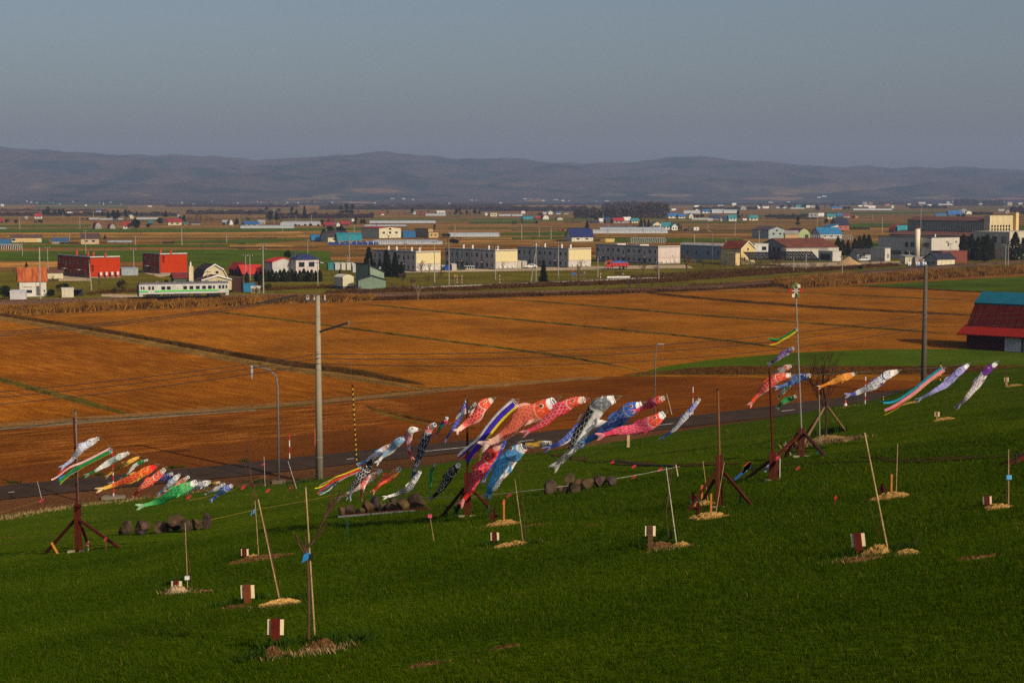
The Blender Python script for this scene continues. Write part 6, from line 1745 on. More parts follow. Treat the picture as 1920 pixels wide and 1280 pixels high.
for i, (yl, yc, yr) in enumerate(((724, 663, 589), (736, 671, 598), (752, 681, 612))):
    A = Vector((PB.x, PB.y - 0.3, at(599, yc, PB.y).z))
    wire(at(-500, yl + 44, 118), A, 0.6, 0.028, ['upper', 'middle', 'lower'][i] + ' thin service cable running left from the concrete pole')
    wire(A, Vector((PR.x, PR.y - 0.4, at(1731, yr, PR.y).z)), 1.4 + 0.2 * i, 0.032, ['upper', 'middle', 'lower'][i] + ' service cable between the concrete pole and the dark pole', 26)
    wire(Vector((PR.x, PR.y - 0.4, at(1731, yr, PR.y).z)), at(2250, yr - 40, 300), 1.0, 0.026, ['upper', 'middle', 'lower'][i] + ' service cable running right from the dark pole past the barn')
for i, yl in enumerate((597, 603, 609)):
    wire(at(-400, yl + 42, 112), top + Vector((-0.95 + 0.6 * i, 0, 0.0)), 0.8, 0.026, ['upper', 'middle', 'lower'][i] + ' heavy power line rising to the top of the concrete pole')
for i in range(6):
    q = at(575 - 18 - i * 11, 553 + i * 2.5, PB.y - 1.0 - i * 1.4)
    o = obj('cable_sleeve', MB().tube([q, q + Vector((-0.75, -0.4, -0.1))], 0.075, 6), DARKW)
    tag(o, ['first', 'second', 'third', 'fourth', 'fifth', 'sixth'][i] + ' black cable sleeve counted left from the concrete pole top', 'cable sleeve', 'cable sleeves')
# guy wire with yellow and black guard
GA = PB + Vector((58 * k, -0.05, h - 53 * k))
GB = hillpt(670, 889)
tag(obj('guy_wire', MB().tube([GA, GB], 0.012, 4), STEEL), 'thin guy wire hanging from the slanted arm', 'wire')
G0, G1 = GA.lerp(GB, 0.40), GA.lerp(GB, 0.97)
gt = thing('wire_guard', 'long yellow and black striped guard on the guy wire', 'wire guard', GB)
YEL = mat((0.62, 0.36, 0.04), 0.5); BLK = mat((0.012, 0.012, 0.012), 0.5)
for i in range(34):
    a_, b_ = G0.lerp(G1, i / 34), G0.lerp(G1, (i + 1) / 34)
    obj('stripe', MB().tube([a_ - GB, b_ - GB], 0.07, 7), YEL if i % 2 else BLK, gt)
def striped(px, yt, yb, label, cols, P=None, r=0.055, n=6, base=False, name='snow_pole', cat='marker pole'):
    P = P or hillpt(px, yb)
    hh = at(px, yt, P.y).z - P.z
    root = thing(name, label, cat, P, 0, 'striped roadside markers')
    for i in range(n):
        obj('stripe', MB().tube([(0, 0, hh * i / n), (0, 0, hh * (i + 1) / n)], r, 8), mat(cols[i % 2], 0.45), root)
    if base:
        obj('base', MB().box(-0.9, -0.5, -0.15, 0.9, 0.5, 0.25), mat((0.22, 0.18, 0.13), 0.9), root)
    return root
RW = [(0.62, 0.60, 0.56), (0.42, 0.03, 0.025)]
YB = [(0.015, 0.015, 0.015), (0.6, 0.36, 0.04)]
striped(213, 846, 935, 'red and white snow pole on a concrete foot behind the left carp', RW, base=True, n=8)
striped(543, 812, 859, 'white snow pole with red head beside the road near the street light', RW, P=plain(543, 862), n=4)
striped(1299, 725, 775, 'red and white snow pole behind the thin white and blue carp', RW, P=plain(1299, 777), n=5)
striped(1622, 706, 757, 'red and white snow pole below the white and blue carp at right', RW, P=hillpt(1622, 757), n=7)
striped(1761, 679, 716, 'yellow and black guy guard behind the teal and pink streamer', YB, P=hillpt(1763, 718), n=9)
striped(1656, 740, 751, 'short yellow and black post at the road bend', YB, P=hillpt(1656, 752), n=5)
t = thing('traffic_cone', 'small orange and white cone at the roadside', 'cone', hillpt(1585, 762))
obj('cone', MB().tube([(0, 0, 0.05), (0, 0, 0.35), (0, 0, 0.7)], [0.2, 0.12, 0.04], 10), mat((0.55, 0.06, 0.02), 0.5), t)
obj('band', MB().tube([(0, 0, 0.12), (0, 0, 0.34)], [0.185, 0.13], 10), mat((0.7, 0.68, 0.65)), t)
obj('base', MB().box(-0.25, -0.25, 0, 0.25, 0.25, 0.05), mat((0.4, 0.05, 0.02)), t)
# grey steel pole near the road at the left, with its telephone cable
PL = hillpt(145, 938)
hl = at(143, 770, PL.y).z - PL.z
root = thing('utility_pole', 'slim grey steel pole behind the left carp stand', 'pole', PL, 0)
obj('shaft', MB().tube([(0, 0, 0), (0, 0, hl)], [0.11, 0.085], 8), STEEL, root)
obj('cap', MB().tube([(0, 0, hl), (0, 0, hl + 0.06)], 0.1, 8), DARKW, root)
wire(PL + Vector((0, 0, hl - 0.7)), at(1010, 700, 250), 1.0, 0.024, 'telephone cable from the slim steel pole across the field', 24)
wire(at(-300, 806, 110), PL + Vector((0, 0, hl - 0.7)), 0.6, 0.02, 'telephone cable from the left edge to the slim steel pole')
# signs by the lane
for px, yt, yb, col, lab in [(1077, 511, 527, (0.03, 0.14, 0.36), 'blue road sign on two posts beyond the railway'), (1073, 507, 521, (0.4, 0.03, 0.03), 'small red sign above the blue road sign'), (1096, 509, 520, (0.2, 0.2, 0.2), 'small grey sign right of the blue road sign'), (853, 515, 535, (0.5, 0.2, 0.03), 'small orange sign by the lane')]:
    P = plain(px, yb)
    hh = at(px, yt, P.y).z
    root = thing('road_sign', lab, 'sign', P, 0, 'small road signs')
    w2 = (4.0 if 'blue' in lab and 'two' in lab else 1.6) / ppm(P.y)
    for x in (-w2 * 0.8, w2 * 0.8):
        obj('post', MB().tube([(x, 0, 0), (x, 0, hh)], 0.06, 5), STEEL, root)
    obj('board', MB().box(-w2, -0.1, hh - 4 / ppm(P.y), w2, -0.07, hh), mat(col, 0.5), root)
# white guard rail at the lane's end
P = plain(1140, 524)
root = thing('guard_rail', 'white guard rail at the end of the lane', 'guard rail', P, R(12))
for i in range(5):
    obj('post', MB().box(i * 1.6 - 0.08, -0.08, 0, i * 1.6 + 0.08, 0.08, 0.9), mat((0.6, 0.6, 0.58)), root)
obj('beam', MB().box(-0.3, -0.14, 0.5, 6.8, -0.09, 0.95), mat((0.7, 0.7, 0.68), 0.5), root)
for px in (857, 1126, 1168, 866, 937):
    P = plain(px, 527 if px > 1000 else 531)
    o = striped(px, 512 if px > 1000 else 516, 0, '', RW, P=P, n=5, r=0.09)
    auto(o, px, 500, 'short red and white lane marker')
# ================================================================ CARP STREAMERS
def koi_mat(head, scale, line, belly, tail, mouth=(0.72, 0.70, 0.64), nu=15, nv=9, plain_scale=False):
    m, nt, out = nodes_of('carp_cloth')
    uv = N(nt, 'ShaderNodeUVMap')
    sp = N(nt, 'ShaderNodeSeparateXYZ')
    nt.links.new(uv.outputs['UV'], sp.inputs[0])
    u, v = sp.outputs['X'], sp.outputs['Y']
    a = math_n(nt, 'MULTIPLY', u, float(nu))
    b = math_n(nt, 'MULTIPLY', v, float(nv))
    row = math_n(nt, 'FLOOR', a)
    off = math_n(nt, 'MULTIPLY', math_n(nt, 'MODULO', row, 2.0), 0.5)
    fa = math_n(nt, 'FRACT', a)
    fb = math_n(nt, 'SUBTRACT', math_n(nt, 'FRACT', math_n(nt, 'ADD', b, off)), 0.5)
    fb2 = math_n(nt, 'MULTIPLY', fb, fb)
    # a scale's free edge bows towards the tail
    edge = math_n(nt, 'ABSOLUTE', math_n(nt, 'SUBTRACT', fa, math_n(nt, 'SUBTRACT', 0.92, math_n(nt, 'MULTIPLY', fb2, 3.4))))
    ln = N(nt, 'ShaderNodeMapRange')
    ln.inputs[1].default_value = 0.17; ln.inputs[2].default_value = 0.06
    nt.links.new(edge, ln.inputs[0])
    col = mixc(nt, ln.outputs[0], scale, line)
    # belly
    dv_ = math_n(nt, 'ABSOLUTE', math_n(nt, 'SUBTRACT', v, 0.5))
    bl = N(nt, 'ShaderNodeMapRange')
    bl.inputs[1].default_value = 0.15; bl.inputs[2].default_value = 0.11
    nt.links.new(dv_, bl.inputs[0])
    col = mixc(nt, bl.outputs[0], col, belly)
    def step(x, e0, e1):
        r_ = N(nt, 'ShaderNodeMapRange')
        r_.inputs[1].default_value = e0; r_.inputs[2].default_value = e1
        nt.links.new(x, r_.inputs[0])
        return r_.outputs[0]
    col = mixc(nt, step(u, 0.80, 0.86), col, tail)
    curve = math_n(nt, 'ADD', u, math_n(nt, 'MULTIPLY', math_n(nt, 'COSINE', math_n(nt, 'MULTIPLY', v, 12.566)), 0.018))
    gill = math_n(nt, 'MULTIPLY', step(curve, 0.262, 0.268), step(curve, 0.29, 0.284))
    col = mixc(nt, step(curve, 0.268, 0.262), col, head)
    # swirls on the head
    n1 = N(nt, 'ShaderNodeTexNoise', Scale=9.0, Detail=1.0)
    nt.links.new(uv.outputs['UV'], n1.inputs['Vector'])
    sw = math_n(nt, 'MULTIPLY', step(math_n(nt, 'ABSOLUTE', math_n(nt, 'SUBTRACT', n1.outputs['Fac'], 0.5)), 0.03, 0.015), math_n(nt, 'MULTIPLY', step(u, 0.268, 0.262), step(u, 0.1, 0.11)))
    col = mixc(nt, math_n(nt, 'MULTIPLY', sw, 0.8), col, line)
    col = mixc(nt, gill, col, line)
    col = mixc(nt, step(curve, 0.094, 0.088), col, mouth)
    # creases and tint of thin cloth
    geo = N(nt, 'ShaderNodeNewGeometry')
    n2 = N(nt, 'ShaderNodeTexNoise', Scale=7.0, Detail=3.0)
    nt.links.new(geo.outputs['Position'], n2.inputs['Vector'])
    col = mixc(nt, 1.0, col, ramp(nt, n2.outputs['Fac'], [(0.3, (0.78, 0.78, 0.78)), (0.7, (1.12, 1.12, 1.12))]), 'MULTIPLY')
    d = N(nt, 'ShaderNodeBsdfDiffuse', Roughness=0.6)
    t = N(nt, 'ShaderNodeBsdfTranslucent')
    mx = N(nt, 'ShaderNodeMixShader')
    mx.inputs[0].default_value = 0.15
    bp = N(nt, 'ShaderNodeBump', Strength=0.5, Distance=0.04)
    nt.links.new(n2.outputs['Fac'], bp.inputs['Height'])
    nt.links.new(bp.outputs['Normal'], d.inputs['Normal'])
    nt.links.new(col, d.inputs['Color']); nt.links.new(col, t.inputs['Color'])
    nt.links.new(d.outputs[0], mx.inputs[1]); nt.links.new(t.outputs[0], mx.inputs[2])
    nt.links.new(mx.outputs[0], out.inputs['Surface'])
    return m
def cloth(col, trans=0.15):
    key = ('cloth', col, trans)
    if key not in MATS:
        m, nt, out = nodes_of('cloth')
        geo = N(nt, 'ShaderNodeNewGeometry')
        n2 = N(nt, 'ShaderNodeTexNoise', Scale=6.0, Detail=3.0)
        nt.links.new(geo.outputs['Position'], n2.inputs['Vector'])
        c = ramp(nt, n2.outputs['Fac'], [(0.3, tuple(x * 0.75 for x in col)), (0.7, tuple(min(1, x * 1.12) for x in col))])
        d = N(nt, 'ShaderNodeBsdfDiffuse', Roughness=0.6)
        t = N(nt, 'ShaderNodeBsdfTranslucent')
        mx = N(nt, 'ShaderNodeMixShader')
        mx.inputs[0].default_value = trans
        nt.links.new(c, d.inputs['Color']); nt.links.new(c, t.inputs['Color'])
        nt.links.new(d.outputs[0], mx.inputs[1]); nt.links.new(t.outputs[0], mx.inputs[2])
        nt.links.new(mx.outputs[0], out.inputs['Surface'])
        MATS[key] = m
    return MATS[key]
def spline(P, n):
    out = []
    m = len(P) - 1
    for i in range(n + 1):
        t = i / n * m
        k = min(int(t), m - 1)
        f_ = t - k
        p0, p1, p2, p3 = P[max(k - 1, 0)], P[k], P[k + 1], P[min(k + 2, m)]
        out.append(0.5 * ((2 * p1) + (p2 - p0) * f_ + (2 * p0 - 5 * p1 + 4 * p2 - p3) * f_ * f_ + (3 * p1 - p0 - 3 * p2 + p3) * f_ ** 3))
    return out
EYEW = mat((0.7, 0.62, 0.5), 0.6); EYEB = mat((0.015, 0.012, 0.012), 0.4); EYER = mat((0.45, 0.12, 0.03), 0.5)
WPROF = ([0, .03, .10, .2, .3, .42, .55, .68, .8, .88, .94, 1.0], [.44, .52, .70, .93, 1.0, .97, .86, .70, .50, .36, .34, .40])
def koi(pts, w, Y, label, cols, group, dY=0.5, roll=0.0, fins=None, sag=0.0, nsc=(15, 9), seed=1):
    """pts: picture points from mouth to tail root; w: greatest width in px; Y: depth of the mouth"""
    rs = random.Random(seed * 31 + int(pts[0][0]))
    n = len(pts)
    W3 = [at(x + (rs.uniform(-1, 1) * w * 0.12 if 0 < i else 0), y + (rs.uniform(-1, 1) * w * 0.16 if 0 < i else 0), Y + dY * i / (n - 1) + rs.uniform(-0.12, 0.12) * (i > 0)) for i, (x, y) in enumerate(pts)]
    mouth = W3[0]
    line = spline(W3, 30)
    Ws = w * 1.12 / ppm(Y) * 0.5
    cols = [tuple(min(0.92, c * 1.4) for c in q) for q in cols]
    head, scale, ln, belly, tail = cols[:5]
    mc = cols[5] if len(cols) > 5 else (0.70, 0.67, 0.6)
    m = koi_mat(head, scale, ln, belly, tail, mc, *nsc)
    root = thing('carp_streamer', label, 'carp streamer', mouth, 0, group)
    NR, NS = 31, 16
    mb = MB()
    mb.uv = []
    frames = []
    for i, p in enumerate(line):
        t = line[min(i + 1, 30)] - line[max(i - 1, 0)]
        t.normalize()
        tow = Vector((0, -1, 0.06)).normalized()
        b_ = (tow - t * tow.dot(t)).normalized()
        nn = b_.cross(t)
        if nn.z < 0 and abs(nn.z) > 0.05:
            nn = -nn
        if frames and nn.dot(frames[-1][1]) < 0:
            nn = -nn
        frames.append((t, nn, b_))
    ph = rs.uniform(0, 6)
    for i, p in enumerate(line):
        s = i / 30.0
        t, nn, b_ = frames[i]
        wdt = Ws * float(np.interp(s, *WPROF))
        dep = wdt * float(np.interp(s, [0, .1, .3, .6, .85, 1], [.95, .85, .75, .6, .3, .12]))
        flut = 1 + 0.09 * math.sin(s * 17 + ph) * (0.35 + s)
        for j in range(NS + 1):
            a = 2 * math.pi * j / NS
            wr = 1 + (0.08 * math.sin(3 * a + s * 13 + ph) + 0.05 * math.sin(5 * a - s * 23 + ph)) * (0.25 + s)
            ca, sa = math.cos(a + roll), math.sin(a + roll)
            q = p + nn * (ca * wdt * flut * wr) + b_ * (sa * dep * wr) - mouth
            mb.v.append(tuple(q))
            mb.uv.append((s, j / NS))
    for i in range(NR - 1):
        for j in range(NS):
            a = i * (NS + 1) + j
            mb.f.append((a, a + 1, a + NS + 2, a + NS + 1))
    obj('body', mb, m, root, smooth=True)
    # mouth ring
    t, nn, b_ = frames[0]
    rg = [nn * math.cos(2 * math.pi * j / 14) * Ws * 0.45 + b_ * math.sin(2 * math.pi * j / 14) * Ws * 0.43 for j in range(15)]
    obj('mouth_ring', MB().tube(rg, 0.012 + Ws * 0.04, 5, cap=False), cloth(mc), root)
    # forked tail
    t, nn, b_ = frames[-1]
    e = line[-1] - mouth
    L = (line[-1] - line[0]).length
    tl = MB()
    tw = Ws * 0.42
    for sgn in (1, -1):
        k = 5
        rowA = []
        for q in range(k + 1):
            f_ = q / k
            base = e + t * (L * 0.15 * f_) + nn * sgn * (tw * (0.05 + 1.2 * f_ ** 1.3)) + b_ * (0.10 * Ws * math.sin(f_ * 5 + ph + sgn))
            half = tw * (0.55 + 0.35 * f_ - 0.75 * f_ ** 4)
            rowA.append((base + nn * half * sgn * 0.9, base - nn * half * sgn))
        i0 = len(tl.v)
        for pa, pb in rowA:
            tl.v += [tuple(pa), tuple((pa + pb) / 2 + b_ * 0.03), tuple(pb)]
        for q in range(k):
            for c in range(2):
                a = i0 + q * 3 + c
                tl.f.append((a, a + 1, a + 4, a + 3))
    obj('tail_fin', tl, cloth(tuple(0.6 * x + 0.25 for x in tail)), root)
    # eyes and fins
    for sgn in (1, -1):
        fi = 5
        t, nn, b_ = frames[fi]
        wdt = Ws * float(np.interp(fi / 30, *WPROF))
        dep = wdt * 0.82
        a = math.radians(62) * sgn + roll
        c = line[fi] - mouth + nn * math.cos(a) * wdt + b_ * math.sin(a) * dep
        out_ = (nn * math.cos(a) * dep + b_ * math.sin(a) * wdt).normalized()
        re = Ws * 0.25
        ey = obj('eye', MB().tube([c - out_ * 0.01, c + out_ * 0.012], re, 12), EYEW, root)
        obj('iris', MB().tube([c + out_ * 0.012, c + out_ * 0.018], re * 0.68, 12), EYER, ey)
        obj('pupil', MB().tube([c + out_ * 0.018, c + out_ * 0.024], re * 0.42, 10), EYEB, ey)
        fi = 10
        t, nn, b_ = frames[fi]
        c = line[fi] - mouth - nn * Ws * 0.55 + b_ * Ws * 0.6 * sgn
        f1 = MB()
        f1.v = [tuple(c), tuple(c + t * Ws * 0.55), tuple(c + t * Ws * 1.2 - nn * Ws * 0.45 + b_ * sgn * Ws * 0.25), tuple(c + t * Ws * 0.5 - nn * Ws * 0.4 + b_ * sgn * Ws * 0.2)]
        f1.f = [(0, 1, 2, 3)]
        obj('side_fin', f1, cloth(fins or tail), root)
    t, nn, b_ = frames[12]
    c = line[12] - mouth + nn * Ws * 0.95
    f1 = MB()
    f1.v = [tuple(c - t * Ws * 0.5), tuple(c + t * Ws * 1.2), tuple(c + t * Ws * 1.3 + nn * Ws * 0.3), tuple(c + t * Ws * 0.2 + nn * Ws * 0.32)]
    f1.f = [(0, 1, 2, 3)]
    obj('back_fin', f1, cloth(fins or tail), root)
    # strings to the rope
    t0 = frames[0][0]
    tip = -t0 * (Ws * 1.1)
    st = MB()
    for j in (0, 5, 10):
        st.tube([rg[j], tip], 0.003, 3, cap=False)
    obj('string', st, mat((0.5, 0.48, 0.44)), root)
    return mouth + tip
def streamer(pts, w, Y, label, cols, group, dY=0.4, split=0.45, name='ribbon_streamer'):
    """windsock of coloured ribbons: a short collar, then bands that part towards the tail"""
    n = len(pts)
    W3 = [at(x, y, Y + dY * i / (n - 1)) for i, (x, y) in enumerate(pts)]
    mouth = W3[0]
    line = spline(W3, 24)
    Ws = w / ppm(Y) * 0.5
    root = thing(name, label, 'ribbon streamer', mouth, 0, group)
    cols = [tuple(min(0.92, c * 1.4) for c in q) for q in cols]
    NB = len(cols)
    fr = []
    for i, p in enumerate(line):
        t = (line[min(i + 1, 24)] - line[max(i - 1, 0)]).normalized()
        tow = Vector((0, -1, 0.06)).normalized()
        b_ = (tow - t * tow.dot(t)).normalized()
        nn = b_.cross(t)
        if nn.z < 0:
            nn = -nn
        fr.append((t, nn, b_))
    for k, c in enumerate(cols):
        mb = MB()
        rs = random.Random(k * 7 + int(pts[0][0]))
        ph, am, dl = rs.uniform(0, 6), rs.uniform(0.5, 1.2), rs.uniform(0.85, 1.0)
        for i in range(25):
            s = i / 24 * dl
            fi = min(24.0, s * 24)
            a_, f_ = int(min(fi, 23)), fi - int(min(fi, 23))
            p = line[a_].lerp(line[a_ + 1], f_) - mouth
            t, nn, b_ = fr[a_]
            op = max(0.0, s - split) / (1 - split)
            ang0 = 2 * math.pi * (k + 0.02) / NB
            ang1 = 2 * math.pi * (k + 0.98) / NB
            shift = nn * (math.cos((ang0 + ang1) / 2) * Ws * 1.5 * op + am * Ws * 0.9 * op * math.sin(s * 9 + ph)) + b_ * (Ws * 0.8 * op * math.sin(s * 7 + ph * 1.7))
            rr = Ws * (1 - 0.25 * op)
            for q in range(5):
                a = ang0 + (ang1 - ang0) * q / 4
                mb.v.append(tuple(p + shift + nn * math.cos(a) * rr + b_ * math.sin(a) * rr * 0.8))
        for i in range(24):
            for q in range(4):
                a = i * 5 + q
                mb.f.append((a, a + 1, a + 6, a + 5))
        obj('ribbon', mb, cloth(c), root, smooth=True)
    t, nn, b_ = fr[0]
    rg = [nn * math.cos(2 * math.pi * j / 12) * Ws * 1.02 + b_ * math.sin(2 * math.pi * j / 12) * Ws * 0.82 for j in range(13)]
    obj('collar_ring', MB().tube(rg, 0.012, 5, cap=False), mat((0.5, 0.5, 0.5)), root)
    tip = -t * Ws * 1.1
    st = MB()
    for j in (0, 4, 8):
        st.tube([rg[j], tip], 0.003, 3, cap=False)
    obj('string', st, mat((0.5, 0.48, 0.44)), root)
    return mouth + tip

WH = (0.88, 0.86, 0.84); IV = (0.86, 0.81, 0.66); KRED = (0.60, 0.035, 0.03); VERM = (0.68, 0.075, 0.03); PINK = (0.66, 0.06, 0.13); KBLU = (0.03, 0.075, 0.42); LBLU = (0.09, 0.30, 0.62); NAV = (0.02, 0.04, 0.20)
KBLK = (0.018, 0.018, 0.024); GRN = (0.02, 0.22, 0.06); LGRN = (0.10, 0.40, 0.14); PUR = (0.16, 0.04, 0.32); LIL = (0.36, 0.34, 0.62); ORG = (0.70, 0.22, 0.02); GLD = (0.62, 0.38, 0.06); YELL = (0.70, 0.52, 0.03); TEA = (0.02, 0.28, 0.38); PEA = (0.70, 0.40, 0.26); SAL = (0.60, 0.10, 0.055)
# depth along the ropes: the stands tell how far each end is
SL, SC, S3, S4, S5 = hillpt(147, 1033), hillpt(877, 967), hillpt(1348, 950), hillpt(1448, 900), hillpt(1502, 856)
def Yl(px):
    return float(np.interp(px, [147, 877], [SL.y, SC.y]))
def Yc(px):
    return float(np.interp(px, [877, 1348], [SC.y, S3.y]))
YR = S5.y
GL, GM, GC, GR = 'carp on the left rope', 'carp left of the centre stand', 'carp right of the centre stand', 'carp on the right ropes'
tipsL, tipsM, tipsC, tipsR = [], [], [], []
tipsL.append(koi([(183, 822), (168, 832), (152, 842), (138, 858), (122, 872)], 13, Yl(183), 'white carp with blue markings, highest of the left rope', [WH, WH, (0.12, 0.17, 0.5), WH, (0.3, 0.36, 0.6)], GL))
tipsL.append(streamer([(207, 844), (180, 858), (150, 873), (125, 887), (98, 905)], 11, Yl(207), 'pink green and yellow ribbon streamer beside the left pole', [(0.7, 0.42, 0.42), GRN, YELL, (0.05, 0.15, 0.4), (0.6, 0.05, 0.04)], GL))
tipsL.append(koi([(240, 849), (222, 857), (203, 867), (186, 878), (168, 887)], 11, Yl(240), 'ivory carp with green scales below the green streamer', [IV, IV, GRN, IV, GRN], GL))
tipsL.append(koi([(259, 857), (244, 865), (228, 873), (215, 881), (205, 889)], 8, Yl(259), 'black and gold carp on the left rope', [GLD, KBLK, GLD, GLD, GLD, GLD], GL))
tipsL.append(koi([(276, 862), (262, 867), (250, 876), (241, 887), (231, 894)], 6.5, Yl(276), 'slim twisted white and green carp', [GRN, IV, GRN, IV, GRN], GL))
tipsL.append(koi([(291, 874), (270, 885), (246, 896), (220, 907), (196, 916)], 15, Yl(291), 'large red and gold carp with red mouth', [VERM, KRED, GLD, (0.62, 0.32, 0.06), GLD, KRED], GL))
tipsL.append(koi([(308, 880), (292, 893), (276, 905), (262, 917), (250, 927)], 13.5, Yl(308), 'orange red carp with white scale lines and ivory mouth', [VERM, VERM, (0.72, 0.5, 0.4), VERM, VERM], GL))
tipsL.append(koi([(322, 888), (311, 893), (299, 899), (289, 904)], 9.5, Yl(322) + 1.0, 'short blue violet carp half behind the orange red one', [KBLU, (0.08, 0.06, 0.42), (0.4, 0.36, 0.62), LIL, KBLU], GL))
tipsL.append(koi([(336, 890), (325, 899), (313, 910), (301, 922)], 9.5, Yl(336), 'white carp with light blue back', [WH, WH, LBLU, WH, LBLU], GL))
tipsL.append(koi([(353, 894), (340, 903), (327, 912), (314, 921)], 9, Yl(353), 'peach coloured carp above the big green one', [PEA, PEA, VERM, IV, PEA, IV], GL))
tipsL.append(koi([(367, 904), (346, 914), (322, 925), (296, 938), (272, 948)], 18, Yl(367) - 1.2, 'largest green carp with wide ivory mouth, lowest at left', [LGRN, GRN, LGRN, GRN, LGRN, IV], GL))
tipsL.append(koi([(393, 903), (380, 907), (367, 913), (356, 919)], 11, Yl(393), 'ivory carp with grey markings right of the green one', [IV, IV, (0.2, 0.2, 0.3), IV, IV], GL))
tipsL.append(koi([(411, 904), (402, 907), (393, 910), (385, 913)], 6.5, Yl(411), 'small dark gold carp', [GLD, (0.25, 0.2, 0.08), GLD, IV, GRN], GL))
tipsL.append(koi([(421, 907), (410, 913), (399, 919), (388, 925)], 6.5, Yl(421), 'slim greyish white carp near the right end of the left rope', [WH, WH, (0.35, 0.35, 0.5), WH, WH], GL))
tipsL.append(koi([(434, 910), (423, 916), (411, 925), (398, 935)], 11, Yl(434), 'blue and white carp, last on the left rope', [KBLU, LBLU, WH, WH, KBLU], GL))
# between
tipsM.append(streamer([(677, 879), (655, 888), (632, 899), (612, 912), (592, 922)], 9, Yl(677), 'yellow and red ribbon streamer low before the concrete pole', [YELL, (0.6, 0.05, 0.03), WH, TEA, (0.06, 0.12, 0.4), PEA], GM, split=0.3))
tipsM.append(koi([(697, 864), (688, 878), (675, 895), (663, 912), (655, 930)], 15, Yl(697) - 1.0, 'black carp with white scale lines at the striped guard', [KBLK, KBLK, (0.6, 0.58, 0.55), KBLK, (0.16, 0.18, 0.26), KBLK], GM))
tipsM.append(koi([(689, 884), (685, 900), (680, 916), (677, 932)], 10, Yl(689) - 0.4, 'red and white carp hanging beside the black one', [VERM, KRED, WH, WH, VERM], GM))
tipsM.append(koi([(714, 882), (698, 894), (680, 908), (660, 920), (640, 929)], 11.5, Yl(714) + 0.6, 'long pale peach carp behind the black one', [PEA, (0.7, 0.5, 0.4), WH, IV, PEA, IV], GM))
tipsM.append(koi([(749, 878), (737, 887), (724, 896), (712, 907), (702, 918)], 14, Yl(749), 'orange carp with round eye over the grass', [ORG, VERM, (0.7, 0.3, 0.2), VERM, VERM], GM))
tipsM.append(koi([(738, 832), (722, 842), (706, 852), (692, 861), (680, 867)], 10, Yl(738) + 0.8, 'white carp with orange head and bright blue tail', [(0.7, 0.45, 0.3), WH, LIL, WH, (0.03, 0.25, 0.6)], GM))
tipsM.append(koi([(760, 820), (747, 829), (735, 841), (723, 853), (712, 864)], 13.5, Yl(760), 'greyish light blue carp above the road', [(0.14, 0.3, 0.5), (0.22, 0.36, 0.5), (0.5, 0.55, 0.6), WH, WH], GM))
tipsM.append(koi([(783, 805), (770, 808), (765, 822), (767, 840), (770, 852)], 12, Yl(783), 'pink carp bent at the head and hanging down', [WH, (0.62, 0.22, 0.28), WH, (0.7, 0.5, 0.5), KRED, WH], GM))
tipsM.append(koi([(815, 796), (805, 805), (796, 825), (786, 855), (777, 885), (772, 906)], 14, Yl(815), 'long dark blue black carp with red and white neck, hanging down', [(0.6, 0.2, 0.15), KBLK, (0.35, 0.37, 0.45), (0.05, 0.06, 0.1), (0.08, 0.1, 0.2), WH], GM))
tipsM.append(koi([(787, 885), (778, 900), (766, 914), (748, 925), (728, 931)], 11, Yl(787) - 0.6, 'ivory carp with black scales trailing over the rocks', [IV, (0.1, 0.1, 0.1), IV, IV, IV, IV], GM))
tipsM.append(koi([(815, 870), (809, 885), (807, 902), (806, 920)], 7, Yl(815) - 0.5, 'thin green carp hanging straight down', [GRN, GRN, LGRN, LGRN, GRN], GM))
tipsM.append(koi([(861, 870), (848, 884), (836, 902), (824, 918), (812, 930)], 15, Yl(861), 'black carp with white scale pattern left of the centre stand', [KBLK, KBLK, (0.55, 0.55, 0.52), KBLK, KBLK, WH], GM))
tipsM.append(koi([(891, 757), (877, 767), (864, 778), (850, 790)], 9.5, Yl(885), 'white windsock with two black stripes near the centre pole top', [KBLK, WH, WH, WH, VERM], GM))
tipsM.append(koi([(875, 749), (869, 764), (860, 785), (848, 806), (838, 822)], 9, Yl(875) + 0.8, 'blue patterned carp hanging behind the striped windsock', [KBLU, KBLU, LIL, KBLU, (0.03, 0.12, 0.5)], GM))
tipsM.append(koi([(838, 783), (833, 793), (826, 803), (820, 812)], 9, Yl(838), 'crumpled small carp of red green and blue', [KRED, GRN, KBLU, KRED, (0.3, 0.05, 0.3), IV], GM))
tipsM.append(koi([(921, 750), (907, 763), (892, 781), (876, 797), (862, 808)], 19, Yc(921), 'red carp with white scale lines right of the centre pole top', [VERM, KRED, (0.66, 0.42, 0.36), (0.66, 0.3, 0.25), (0.66, 0.4, 0.34)], GM, dY=-0.3))
# centre to right
tipsC.append(streamer([(966, 755), (940, 778), (915, 808), (893, 842), (872, 872)], 19, Yc(950) + 0.5, 'large white blue and yellow ribbon streamer at the centre pole', [WH, (0.05, 0.03, 0.4), YELL, (0.02, 0.2, 0.42), (0.45, 0.03, 0.04), (0.06, 0.05, 0.35)], GC, split=0.55))
tipsC.append(koi([(1038, 753), (1010, 766), (980, 786), (948, 812), (918, 834)], 33, Yc(1010), 'biggest carp, salmon red with ivory mouth and pale tail', [VERM, SAL, (0.62, 0.30, 0.20), (0.62, 0.3, 0.22), (0.66, 0.4, 0.32), IV], GC, nsc=(22, 13)))
tipsC.append(koi([(1095, 749), (1070, 758), (1044, 775), (1016, 793), (992, 808)], 20, Yc(1080), 'crimson carp with white scale lines second along the upper rope', [VERM, (0.58, 0.035, 0.07), (0.66, 0.4, 0.4), (0.6, 0.05, 0.05), PINK, (0.66, 0.5, 0.45)], GC, nsc=(18, 9)))
